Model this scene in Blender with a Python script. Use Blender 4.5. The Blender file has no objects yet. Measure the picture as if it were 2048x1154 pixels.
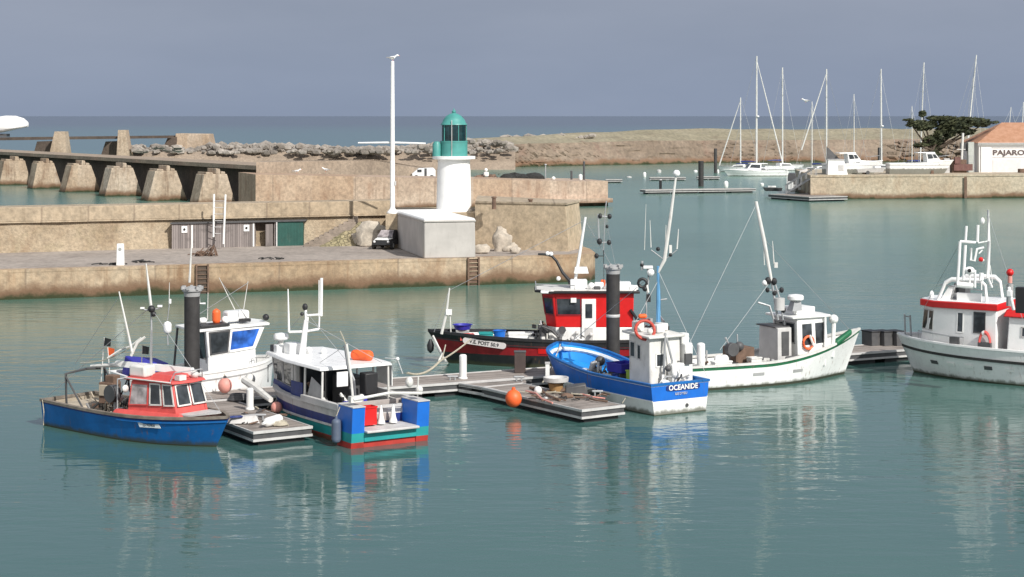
import bpy, math, random
from mathutils import Vector, Matrix, noise
random.seed(7)
S = bpy.context.scene
COL = S.collection
F, CX, HY, H = 3600.0, 1024.0, 232.0, 11.0     # focal length in photo pixels, centre column, horizon row, eye height

def G(x, y, z=0.0):                            # photo pixel -> point on the level z
    D = (H - z) * F / (y - HY)
    return Vector(((x - CX) / F * D, D, z))
def W(x, y, D):                                # photo pixel -> point at the distance D
    return Vector(((x - CX) / F * D, D, H - (y - HY) / F * D))

# ---------------------------------------------------------------- materials
MATS = {}
def nodes_of(name):
    m = bpy.data.materials.new(name); m.use_nodes = True
    n = m.node_tree.nodes; l = m.node_tree.links
    b = n['Principled BSDF']
    return m, n, l, b
def N(n, typ, **kw):
    x = n.new(typ)
    for k, v in kw.items():
        if k in x.inputs: x.inputs[k].default_value = v
        else: setattr(x, k, v)
    return x
def rgba(c, k=1.0): return (min(c[0]*k, 1), min(c[1]*k, 1), min(c[2]*k, 1), 1)
def mixc(n, l, fac, a, b, mode='MIX'):
    x = n.new('ShaderNodeMix'); x.data_type = 'RGBA'; x.blend_type = mode
    for s, v in ((0, fac), (6, a), (7, b)):
        if hasattr(v, 'links') or hasattr(v, 'is_linked'): l.new(v, x.inputs[s])
        elif s == 0: x.inputs[0].default_value = v
        else: x.inputs[s].default_value = v
    return x.outputs[2]
def ramp(n, l, src, lo, hi):
    r = n.new('ShaderNodeMapRange'); r.interpolation_type = 'SMOOTHSTEP'
    r.inputs[1].default_value = lo; r.inputs[2].default_value = hi
    l.new(src, r.inputs[0]); return r.outputs[0]
def noise_node(n, l, vec, scale, detail=4, rough=.6, stretch=None):
    if stretch:
        mp = n.new('ShaderNodeMapping'); mp.inputs['Scale'].default_value = stretch
        l.new(vec, mp.inputs[0]); vec = mp.outputs[0]
    t = N(n, 'ShaderNodeTexNoise', Scale=scale, Detail=detail, Roughness=rough)
    l.new(vec, t.inputs['Vector']); return t.outputs['Fac']

PARGS = {}
def paint(name, c, rough=.42, var=.12, scale=2.2, grime=.25, gcol=(.16, .13, .1), metal=0.0, bump=.0, weed=False):
    """worn paint: broad fading, fine speckle, vertical grime streaks"""
    if name in MATS: return MATS[name]
    PARGS[name] = (c, rough, var, scale, grime, gcol)
    m, n, l, b = nodes_of(name)
    tc = n.new('ShaderNodeTexCoord').outputs['Object']
    a = noise_node(n, l, tc, scale)
    base = mixc(n, l, ramp(n, l, a, .3, .7), rgba(c, 1-var), rgba(c, 1+var*.6))
    if grime:
        s = noise_node(n, l, tc, 1.0, 5, .65, (4, 4, .8))
        f = noise_node(n, l, tc, 9.0, 3)
        k = n.new('ShaderNodeMath'); k.operation = 'MULTIPLY'
        l.new(ramp(n, l, s, .52, .8), k.inputs[0]); l.new(ramp(n, l, f, .2, .8), k.inputs[1])
        k2 = n.new('ShaderNodeMath'); k2.operation = 'MULTIPLY'; l.new(k.outputs[0], k2.inputs[0]); k2.inputs[1].default_value = grime*2
        k2.use_clamp = True
        base = mixc(n, l, k2.outputs[0], base, rgba(gcol))
        rr = n.new('ShaderNodeMapRange'); rr.inputs[3].default_value = rough*.85; rr.inputs[4].default_value = min(1, rough*1.5)
        l.new(f, rr.inputs[0]); l.new(rr.outputs[0], b.inputs['Roughness'])
    else: b.inputs['Roughness'].default_value = rough
    if weed:                                    # hulls: rust runs, scuffs and a weedy scum line along the waterline
        sp = n.new('ShaderNodeSeparateXYZ'); l.new(tc, sp.inputs[0])
        rs = noise_node(n, l, tc, 1.0, 4, .7, (7, 7, .5)); rm = noise_node(n, l, tc, .8, 3, .6)
        k4 = n.new('ShaderNodeMath'); k4.operation = 'MULTIPLY'; l.new(ramp(n, l, rs, .56, .72), k4.inputs[0]); l.new(ramp(n, l, rm, .42, .7), k4.inputs[1])
        k5 = n.new('ShaderNodeMath'); k5.operation = 'MULTIPLY'; k5.inputs[1].default_value = .85; l.new(k4.outputs[0], k5.inputs[0])
        base = mixc(n, l, k5.outputs[0], base, rgba((.2, .1, .05)))
        sc = noise_node(n, l, tc, 5.0, 5, .7, (.6, .6, 2.5))
        k6 = n.new('ShaderNodeMath'); k6.operation = 'MULTIPLY'; k6.inputs[1].default_value = .45; l.new(ramp(n, l, sc, .62, .72), k6.inputs[0])
        base = mixc(n, l, k6.outputs[0], base, rgba([x*.45+.08 for x in c]))
        wn = noise_node(n, l, tc, 3.0, 5, .7, (1, 1, .4))
        su = n.new('ShaderNodeMath'); su.operation = 'MULTIPLY_ADD'; su.inputs[1].default_value = -.34; l.new(wn, su.inputs[0]); l.new(sp.outputs[2], su.inputs[2])
        k7 = n.new('ShaderNodeMath'); k7.operation = 'MULTIPLY'; k7.inputs[1].default_value = .8; l.new(ramp(n, l, su.outputs[0], .06, -.1), k7.inputs[0])
        base = mixc(n, l, k7.outputs[0], base, rgba((.06, .06, .03)))
    l.new(base, b.inputs['Base Color']); b.inputs['Metallic'].default_value = metal
    if bump:
        bp = N(n, 'ShaderNodeBump', Strength=bump, Distance=.05); l.new(noise_node(n, l, tc, 14, 4), bp.inputs['Height'])
        l.new(bp.outputs[0], b.inputs['Normal'])
    MATS[name] = m; return m

def stone(name, c, c2, tide=None, rubble=0.0, bump=.5, sc=1.0, joints=0.0, stain=(.14, .1, .07), stainamt=.5, moss=0.0, seg=0.0):
    """masonry / concrete in world metres: blotches, streaks, tide band of weed, optional rubble cells and joints"""
    if name in MATS: return MATS[name]
    m, n, l, b = nodes_of(name)
    g = n.new('ShaderNodeNewGeometry').outputs['Position']
    a = noise_node(n, l, g, .22*sc, 5, .62)
    base = mixc(n, l, ramp(n, l, a, .35, .65), rgba(c), rgba(c2))
    fine = noise_node(n, l, g, 2.6*sc, 6, .7)
    base = mixc(n, l, .75, base, mixc(n, l, ramp(n, l, fine, .25, .75), (.55, .55, .55, 1), (1.25, 1.22, 1.18, 1)), 'MULTIPLY')
    st = noise_node(n, l, g, .55*sc, 5, .65, (1, 1, .35))
    k = n.new('ShaderNodeMath'); k.operation = 'MULTIPLY'; k.inputs[1].default_value = stainamt
    l.new(ramp(n, l, st, .5, .75), k.inputs[0])
    base = mixc(n, l, k.outputs[0], base, rgba(stain))
    if seg:                                     # each casting length aged its own way: some ochre, some pale
        sx = n.new('ShaderNodeSeparateXYZ'); l.new(g, sx.inputs[0])
        fl = n.new('ShaderNodeMath'); fl.operation = 'SNAP'; fl.inputs[1].default_value = seg; l.new(sx.outputs[0], fl.inputs[0])
        wn = n.new('ShaderNodeTexWhiteNoise'); wn.noise_dimensions = '1D'; l.new(fl.outputs[0], wn.inputs['W'])
        base = mixc(n, l, .8, base, mixc(n, l, wn.outputs['Value'], (.94, .83, .71, 1), (1.12, 1.12, 1.12, 1)), 'MULTIPLY')
        dr = noise_node(n, l, g, 1.0, 5, .7, (1.6, 1.6, .12)); k8 = n.new('ShaderNodeMath'); k8.operation = 'MULTIPLY'; k8.inputs[1].default_value = .55
        l.new(ramp(n, l, dr, .52, .72), k8.inputs[0]); base = mixc(n, l, k8.outputs[0], base, rgba(stain, .8))
    h = fine
    if rubble:
        wv = N(n, 'ShaderNodeTexNoise', Scale=1.7, Detail=3); l.new(g, wv.inputs['Vector'])
        gd = mixc(n, l, .22, g, wv.outputs['Color'], 'ADD')
        v = N(n, 'ShaderNodeTexVoronoi', Scale=rubble, feature='F1'); l.new(gd, v.inputs['Vector'])
        ve = N(n, 'ShaderNodeTexVoronoi', Scale=rubble, feature='DISTANCE_TO_EDGE'); l.new(gd, ve.inputs['Vector'])
        hs = n.new('ShaderNodeSeparateColor'); l.new(v.outputs['Color'], hs.inputs[0])
        base = mixc(n, l, .28, base, mixc(n, l, hs.outputs[0], (.62, .6, .56, 1), (1.25, 1.2, 1.1, 1)), 'MULTIPLY')
        e = ramp(n, l, ve.outputs['Distance'], .0, .07)
        e2 = n.new('ShaderNodeMath'); e2.operation = 'MULTIPLY_ADD'; e2.inputs[1].default_value = .12; e2.inputs[2].default_value = .88; l.new(e, e2.inputs[0])
        base = mixc(n, l, e2.outputs[0], rgba((.2, .16, .11)), base)
        ad = n.new('ShaderNodeMath'); ad.operation = 'ADD'; l.new(e, ad.inputs[0]); l.new(fine, ad.inputs[1]); h = ad.outputs[0]
    if joints:
        # vertical casting joints every few metres
        sp = n.new('ShaderNodeSeparateXYZ'); l.new(g, sp.inputs[0])
        mo = n.new('ShaderNodeMath'); mo.operation = 'PINGPONG'; mo.inputs[1].default_value = joints/2; l.new(sp.outputs[0], mo.inputs[0])
        e = ramp(n, l, mo.outputs[0], .02, .09)
        ej = n.new('ShaderNodeMath'); ej.operation = 'MULTIPLY_ADD'; ej.inputs[1].default_value = .5; ej.inputs[2].default_value = .5; l.new(e, ej.inputs[0])
        base = mixc(n, l, ej.outputs[0], rgba((.16, .12, .09)), base)
    if moss:
        mo = noise_node(n, l, g, .8, 5, .7)
        k3 = n.new('ShaderNodeMath'); k3.operation = 'MULTIPLY'; k3.inputs[1].default_value = moss; l.new(ramp(n, l, mo, .5, .68), k3.inputs[0])
        base = mixc(n, l, k3.outputs[0], base, rgba((.13, .13, .05)))
    if tide:
        sp = n.new('ShaderNodeSeparateXYZ'); l.new(g, sp.inputs[0])
        wob = noise_node(n, l, g, .35, 5, .7)
        su = n.new('ShaderNodeMath'); su.operation = 'MULTIPLY_ADD'; su.inputs[1].default_value = -1.5*tide; l.new(wob, su.inputs[0]); l.new(sp.outputs[2], su.inputs[2])
        f1 = ramp(n, l, su.outputs[0], tide*.35, -tide*.35)
        base = mixc(n, l, f1, base, rgba((.17, .1, .06)))
        f2 = ramp(n, l, su.outputs[0], -tide*.3, -tide*.72)
        base = mixc(n, l, f2, base, rgba((.03, .036, .012)))
    l.new(base, b.inputs['Base Color']); b.inputs['Roughness'].default_value = .9
    if bump:
        bp = N(n, 'ShaderNodeBump', Strength=bump, Distance=.12); l.new(h, bp.inputs['Height']); l.new(bp.outputs[0], b.inputs['Normal'])
    MATS[name] = m; return m

def glass_mat(name='window_glass', c=(.03, .035, .04), rough=.06):
    if name in MATS: return MATS[name]
    m, n, l, b = nodes_of(name)
    tc = n.new('ShaderNodeTexCoord').outputs['Object']
    a = noise_node(n, l, tc, 1.6, 3)
    l.new(mixc(n, l, ramp(n, l, a, .3, .7), rgba(c, .5), rgba(c, 1.9)), b.inputs['Base Color'])
    b.inputs['Roughness'].default_value = rough; b.inputs['IOR'].default_value = 1.5
    MATS[name] = m; return m

WHITE = paint('white_paint', (.80, .80, .78), .35, .05, grime=.16)
WHITE2 = paint('clean_white_gelcoat', (.82, .82, .81), .25, .04, grime=.06)
OFFW = paint('weathered_white_paint', (.66, .65, .62), .5, .1, grime=.35)
GREY = paint('grey_paint', (.36, .36, .36), .5, .12, grime=.3)
LGREY = paint('light_grey_paint', (.52, .51, .5), .5, .12, grime=.3)
PILE = paint('black_pile_coating', (.036, .034, .034), .6, .3, grime=.25, gcol=(.09, .08, .07))
DGREY = paint('dark_grey_steel', (.075, .075, .078), .45, .2, grime=.2)
BLACK = paint('black_paint', (.018, .018, .02), .45, .2, grime=.1)
RUBBER = paint('black_rubber', (.022, .022, .022), .7, .2, grime=0)
BLUE = paint('blue_hull_paint', (.006, .125, .40), .38, .16, 1.3, grime=.3, gcol=(.05, .1, .18))
BLUE2 = paint('bright_blue_paint', (.01, .14, .56), .35, .08, grime=.14, gcol=(.05, .1, .2))
NAVY = paint('navy_blue_paint', (.012, .03, .17), .4, .2, grime=.25, gcol=(.05, .06, .1))
SKYB = paint('light_blue_deck_paint', (.015, .28, .75), .45, .1, grime=.15, gcol=(.1, .25, .4))
TEAL = paint('teal_paint', (.02, .30, .30), .4, .12, grime=.2)
RED = paint('red_paint', (.62, .012, .012), .35, .1, grime=.1, gcol=(.25, .01, .01))
DRED = paint('dark_red_hull_paint', (.30, .012, .018), .38, .2, grime=.2, gcol=(.07, .01, .01))
FRED = paint('faded_red_paint', (.62, .09, .08), .5, .14, grime=.22, gcol=(.4, .2, .17))
ANTIF = paint('red_antifouling', (.42, .035, .025), .6, .18, grime=.3, gcol=(.12, .06, .04))
ORANGE = paint('orange_plastic', (.85, .13, .03), .45, .1, grime=.1)
SALMON = paint('faded_pink_plastic', (.72, .32, .27), .5, .12, grime=.15)
CREAM = paint('dirty_cream_paint', (.42, .36, .28), .65, .2, grime=.5)
BROWN = paint('rusty_brown_steel', (.16, .10, .07), .75, .3, 3, grime=.4, gcol=(.06, .03, .02))
GREEN = paint('dark_green_paint', (.015, .14, .06), .45, .15, grime=.2)
LIME = paint('lime_green_plastic', (.35, .5, .08), .5, .1, grime=.1)
NAVYP = paint('violet_blue_plastic', (.03, .03, .33), .45, .12, grime=.12)
ALU = paint('brushed_aluminium', (.6, .6, .6), .4, .1, metal=.7, grime=.2)
GALV = paint('galvanised_steel', (.4, .41, .42), .5, .15, metal=.4, grime=.2)
ROPE = paint('pale_rope', (.42, .38, .3), .9, .2, 8, grime=0)
DROPE = paint('dark_net_twine', (.03, .03, .03), .95, .4, 6, grime=0)
PLANK = None
GLASS = glass_mat()
GLASSB = glass_mat('sky_blue_tinted_glass', (.02, .09, .36), .12)
CLEAR = glass_mat('milky_plastic_glass', (.3, .27, .27), .25)

def plank_mat(name, c, along=1, w=.14):
    if name in MATS: return MATS[name]
    m, n, l, b = nodes_of(name)
    tc = n.new('ShaderNodeTexCoord').outputs['Object']
    sp = n.new('ShaderNodeSeparateXYZ'); l.new(tc, sp.inputs[0])
    mo = n.new('ShaderNodeMath'); mo.operation = 'PINGPONG'; mo.inputs[1].default_value = w/2; l.new(sp.outputs[along], mo.inputs[0])
    e = ramp(n, l, mo.outputs[0], .004, .016)
    fl = n.new('ShaderNodeMath'); fl.operation = 'SNAP'; fl.inputs[1].default_value = w; l.new(sp.outputs[along], fl.inputs[0])
    wn = n.new('ShaderNodeTexWhiteNoise'); wn.noise_dimensions = '1D'; l.new(fl.outputs[0], wn.inputs['W'])
    base = mixc(n, l, wn.outputs[0], rgba(c, .72), rgba(c, 1.2))
    a = noise_node(n, l, tc, 1.1, 5, .65)
    base = mixc(n, l, ramp(n, l, a, .45, .75), base, rgba(c, .55))
    base = mixc(n, l, e, rgba(c, .3), base)
    l.new(base, b.inputs['Base Color']); b.inputs['Roughness'].default_value = .85
    bp = N(n, 'ShaderNodeBump', Strength=.5, Distance=.02); l.new(e, bp.inputs['Height']); l.new(bp.outputs[0], b.inputs['Normal'])
    MATS[name] = m; return m
DECKW = plank_mat('weathered_grey_deck_planks', (.30, .262, .235), 1, .14)
SHEDW = plank_mat('weathered_grey_door_boards', (.23, .20, .19), 0, .16)

# ---------------------------------------------------------------- mesh building
def frame_of(d):
    d = Vector(d).normalized()
    u = d.cross(Vector((0, 0, 1)))
    if u.length < 1e-4: u = Vector((1, 0, 0))
    u.normalize(); return u, d.cross(u).normalized()

class MB:
    def __init__(s): s.v = []; s.f = []; s.m = []; s.mats = []; s.mi = 0
    def use(s, mat):
        if mat not in s.mats: s.mats.append(mat)
        s.mi = s.mats.index(mat); return s
    def add(s, vs, fs):
        o = len(s.v); s.v += [Vector(p) for p in vs]
        for f in fs: s.f.append([i+o for i in f]); s.m.append(s.mi)
        return s
    def box(s, c, d, rz=0.0, ry=0.0, rx=0.0, taper=1.0):
        x, y, z = d[0]/2, d[1]/2, d[2]/2
        R = Matrix.Rotation(rz, 3, 'Z') @ Matrix.Rotation(ry, 3, 'Y') @ Matrix.Rotation(rx, 3, 'X')
        vs = []
        for sz in (-1, 1):
            k = 1 if sz < 0 else taper
            for sx, sy in ((-1, -1), (1, -1), (1, 1), (-1, 1)): vs.append(Vector(c) + R @ Vector((sx*x*k, sy*y*k, sz*z)))
        return s.add(vs, [(3, 2, 1, 0), (4, 5, 6, 7), (0, 1, 5, 4), (1, 2, 6, 5), (2, 3, 7, 6), (3, 0, 4, 7)])
    def hexa(s, lo, hi):                        # 4 bottom corners, 4 top corners
        return s.add(list(lo)+list(hi), [(3, 2, 1, 0), (4, 5, 6, 7), (0, 1, 5, 4), (1, 2, 6, 5), (2, 3, 7, 6), (3, 0, 4, 7)])
    def prism(s, poly, z0, z1, poly2=None):
        n = len(poly); p2 = poly2 or poly
        zz0 = z0 if hasattr(z0, '__len__') else [z0]*n
        zz1 = z1 if hasattr(z1, '__len__') else [z1]*n
        vs = [(p[0], p[1], zz0[i]) for i, p in enumerate(poly)] + [(p[0], p[1], zz1[i]) for i, p in enumerate(p2)]
        fs = [tuple(reversed(range(n))), tuple(range(n, 2*n))] + [(i, (i+1) % n, n+(i+1) % n, n+i) for i in range(n)]
        return s.add(vs, fs)
    def cyl(s, a, b, r0, r1=None, n=10, cap=True):
        r1 = r0 if r1 is None else r1
        a = Vector(a); b = Vector(b); u, w = frame_of(b-a); vs = []
        for p, r in ((a, r0), (b, r1)):
            for i in range(n):
                t = 2*math.pi*i/n; vs.append(p + u*(r*math.cos(t)) + w*(r*math.sin(t)))
        fs = [(i, (i+1) % n, n+(i+1) % n, n+i) for i in range(n)]
        if cap: fs += [tuple(reversed(range(n))), tuple(range(n, 2*n))]
        return s.add(vs, fs)
    def tube(s, pts, r, n=6, closed=False):
        pts = [Vector(p) for p in pts]; k = len(pts); vs = []; fs = []
        for i, p in enumerate(pts):
            if closed: d = pts[(i+1) % k]-pts[i-1]
            else: d = pts[min(i+1, k-1)]-pts[max(i-1, 0)]
            u, w = frame_of(d)
            rr = r[i] if hasattr(r, '__len__') else r
            for j in range(n):
                t = 2*math.pi*j/n; vs.append(p+u*(rr*math.cos(t))+w*(rr*math.sin(t)))
        for i in range(k if closed else k-1):
            for j in range(n):
                a = i*n; b_ = ((i+1) % k)*n
                fs.append((a+j, a+(j+1) % n, b_+(j+1) % n, b_+j))
        if not closed: fs += [tuple(reversed(range(n))), tuple(range((k-1)*n, k*n))]
        return s.add(vs, fs)
    def lathe(s, c, prof, n=20, ax=(0, 0, 1)):
        c = Vector(c); ax = Vector(ax).normalized(); u, w = frame_of(ax); vs = []; fs = []
        for r, z in prof:
            for i in range(n):
                t = 2*math.pi*i/n; vs.append(c + ax*z + u*(r*math.cos(t)) + w*(r*math.sin(t)))
        for k in range(len(prof)-1):
            for i in range(n): fs.append((k*n+i, k*n+(i+1) % n, (k+1)*n+(i+1) % n, (k+1)*n+i))
        fs += [tuple(reversed(range(n))), tuple(range((len(prof)-1)*n, len(prof)*n))]
        return s.add(vs, fs)
    def ball(s, c, r, n=14, sc=(1, 1, 1)):
        prof = [(max(.001, math.sin(math.pi*k/8))*r, -math.cos(math.pi*k/8)*r) for k in range(9)]
        o = len(s.v); s.lathe((0, 0, 0), prof, n)
        for i in range(o, len(s.v)):
            p = s.v[i]; s.v[i] = Vector(c) + Vector((p.x*sc[0], p.y*sc[1], p.z*sc[2]))
        return s
    def capsule(s, a, b, r, n=12):
        a = Vector(a); b = Vector(b); L = (b-a).length; q = [0, .4, .75, .95, 1]
        prof = [(max(.01, r*math.sqrt(1-(1-t)**2)), r*t) for t in q] + [(max(.01, r*math.sqrt(1-(1-t)**2)), L-r*t) for t in reversed(q)]
        return s.lathe(a, prof, n, b-a)
    def quad(s, a, b, c, d): return s.add([a, b, c, d], [(0, 1, 2, 3)])
    def panel(s, a, b, c, d, t, inset=0.0):     # a solid slab on a quad, growing along its normal by t
        a, b, c, d = map(Vector, (a, b, c, d)); nrm = (b-a).cross(d-a).normalized()
        return s.hexa([a, b, c, d], [p+nrm*t for p in (a, b, c, d)])
    def rock(s, c, r, seed, sc=(1, 1, 1), cuts=2):
        import bmesh
        bm = bmesh.new(); bmesh.ops.create_icosphere(bm, subdivisions=cuts, radius=1)
        vs = []
        for v in bm.verts:
            p = v.co.copy(); q = p*1.1+Vector((seed*3.7, seed*1.3, seed*.7))
            k = 1+.42*noise.noise(q)+.15*noise.noise(q*2.7)
            p = Vector((round(p.x*2.2)/2.2*.35+p.x*.65, round(p.y*2.2)/2.2*.35+p.y*.65, round(p.z*2)/2*.35+p.z*.65))*k
            vs.append(Vector(c)+Vector((p.x*sc[0], p.y*sc[1], p.z*sc[2]))*r)
        fs = [[v.index for v in f.verts] for f in bm.faces]; bm.free()
        return s.add(vs, fs)
    def text(s, string, size, o, u, v, align='CENTER', ext=.006, bold=0.0):
        cu = bpy.data.curves.new('t', 'FONT'); cu.body = string; cu.size = size; cu.align_x = align; cu.extrude = ext; cu.offset = bold
        cu.resolution_u = 3
        ob = bpy.data.objects.new('t', cu); COL.objects.link(ob)
        me = bpy.data.meshes.new_from_object(ob.evaluated_get(bpy.context.evaluated_depsgraph_get()))
        bpy.data.objects.remove(ob); u = Vector(u).normalized(); v = Vector(v).normalized(); w = u.cross(v); o = Vector(o)
        s.add([o+u*p.co.x+v*p.co.y+w*p.co.z for p in me.vertices], [list(p.vertices) for p in me.polygons])
        bpy.data.meshes.remove(me); bpy.data.curves.remove(cu); return s
    def build(s, name, parent=None, world=False, bevel=0.0, angle=35, flat=False, origin=None):
        vs = s.v; ob_loc = None
        if parent is not None and world:
            inv = INV[parent.name]; vs = [inv @ p for p in vs]
        elif parent is None:
            xs = [p.x for p in vs]; ys = [p.y for p in vs]; zs = [p.z for p in vs]
            ob_loc = Vector(origin) if origin is not None else Vector(((min(xs)+max(xs))/2, (min(ys)+max(ys))/2, min(zs)))
            vs = [p-ob_loc for p in vs]
        me = bpy.data.meshes.new(name)
        me.from_pydata([tuple(p) for p in vs], [], s.f); me.validate()
        for m in s.mats: me.materials.append(m)
        if len(me.polygons) == len(s.m): me.polygons.foreach_set('material_index', s.m)
        if not flat:
            me.polygons.foreach_set('use_smooth', [True]*len(me.polygons)); me.set_sharp_from_angle(angle=math.radians(angle))
        me.update()
        ob = bpy.data.objects.new(name, me); COL.objects.link(ob)
        if parent is not None: ob.parent = parent
        elif ob_loc is not None: ob.location = ob_loc
        if bevel:
            b = ob.modifiers.new('bevel', 'BEVEL'); b.width = bevel; b.segments = 2; b.limit_method = 'ANGLE'; b.angle_limit = math.radians(40)
        return ob

    def build_split(s, name, parent=None, world=False, **kw):   # every loose piece a part of its own
        par = list(range(len(s.v)))
        def find(i):
            while par[i] != i: par[i] = par[par[i]]; i = par[i]
            return i
        for f in s.f:
            for i in f[1:]: par[find(i)] = find(f[0])
        groups = {}
        for k, f in enumerate(s.f): groups.setdefault(find(f[0]), []).append(k)
        out = []
        for ks in groups.values():
            q = MB(); used = {}
            for k in ks:
                for i in s.f[k]:
                    if i not in used: used[i] = len(q.v); q.v.append(s.v[i])
                q.use(s.mats[s.m[k]]); q.f.append([used[i] for i in s.f[k]]); q.m.append(q.mi)
            out.append(q.build(name, parent, world, **kw))
        return out
INV = {}
def tag(o, label, cat=None, group=None, kind=None):
    if label: o['label'] = label
    if cat: o['category'] = cat
    if group: o['group'] = group
    if kind: o['kind'] = kind
    return o
def root(name, label, cat, loc, h=(1, 0), group=None):
    o = bpy.data.objects.new(name, None); COL.objects.link(o); o.empty_display_size = .3
    o.location = Vector(loc) if len(loc) == 3 else Vector((loc[0], loc[1], 0)); a = math.atan2(h[1], h[0]); o.rotation_euler = (0, 0, a)
    INV[o.name] = (Matrix.Translation(o.location) @ Matrix.Rotation(a, 4, 'Z')).inverted()
    return tag(o, label, cat, group)
def to_world(o, p): return INV[o.name].inverted() @ Vector(p)
def single(mb, name, label, cat, group=None, kind=None, **kw): return tag(mb.build(name, **kw), label, cat, group, kind)
def struct(mb, name, **kw): return tag(mb.build(name, **kw), None, None, None, 'structure')
def copy_tree(o, parent=None):
    c = o.copy(); COL.objects.link(c)
    if parent is not None: c.parent = parent
    for ch in list(o.children): copy_tree(ch, c)
    return c
def sag(a, b, d, n=9):
    a = Vector(a); b = Vector(b)
    return [a.lerp(b, i/(n-1)) - Vector((0, 0, d*4*(i/(n-1))*(1-i/(n-1)))) for i in range(n)]

# windows: frame + pane on a quad face given bottom-left, bottom-right, top-right, top-left (seen from outside)
def bil(q, u, v):
    a, b, c, d = map(Vector, q); return a.lerp(b, u).lerp(d.lerp(c, u), v)
def window(parent, q, u0, u1, v0, v1, glass=GLASS, frame=None, name='window', fw=.05, world=False):
    frame = frame or WHITE
    A, B, C, D = bil(q, u0, v0), bil(q, u1, v0), bil(q, u1, v1), bil(q, u0, v1)
    nrm = (B-A).cross(D-A).normalized(); cen = (A+B+C+D)/4
    mb = MB().use(glass); mb.panel(A+nrm*.004, B+nrm*.004, C+nrm*.004, D+nrm*.004, .008)
    mb.use(frame)
    for p, r in ((A, B), (B, C), (C, D), (D, A)):
        d = (r-p).normalized(); inn = nrm.cross(d)
        mb.panel(p-d*fw/2-inn*fw/2+nrm*.003, r+d*fw/2-inn*fw/2+nrm*.003, r+d*fw/2+inn*fw/2+nrm*.003, p-d*fw/2+inn*fw/2+nrm*.003, .022)
    return mb.build(name, parent, world=world)

# ---------------------------------------------------------------- boat hull
def hull_lines(L, B, sheer, stern_w=.82, full=2.6, tmid=.45, rake=.7, flare=.25, deep=.35, wl=.86):
    def beam(t):                                # half breadth at the sheer
        if t < tmid: k = stern_w+(1-stern_w)*math.sin(t/tmid*math.pi/2)
        else: k = max(0.0, 1-((t-tmid)/(1-tmid))**full)
        return B/2*k
    def pt(t, z, side):
        sz = sheer(t); u = max(0, min(1, (z+deep)/(sz+deep)))
        k0 = wl - (wl-.12)*max(0, (t-.45)/.55)**1.6*(flare*2.2 if flare < .45 else 1)
        w = beam(t)*(k0+(1-k0)*u**.8)
        x = -L/2+L*t + rake*(u-.65)*max(0, (t-.55)/.45)**1.5
        return Vector((x, side*max(w, .015), z))
    return beam, pt
def hull_paint(m):
    if m.name not in PARGS: return m
    c, rough, var, scale, grime, gcol = PARGS[m.name]
    return paint(m.name+'_hull', c, rough, var*1.2, scale, min(.5, grime+.1), gcol, weed=True)
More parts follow.
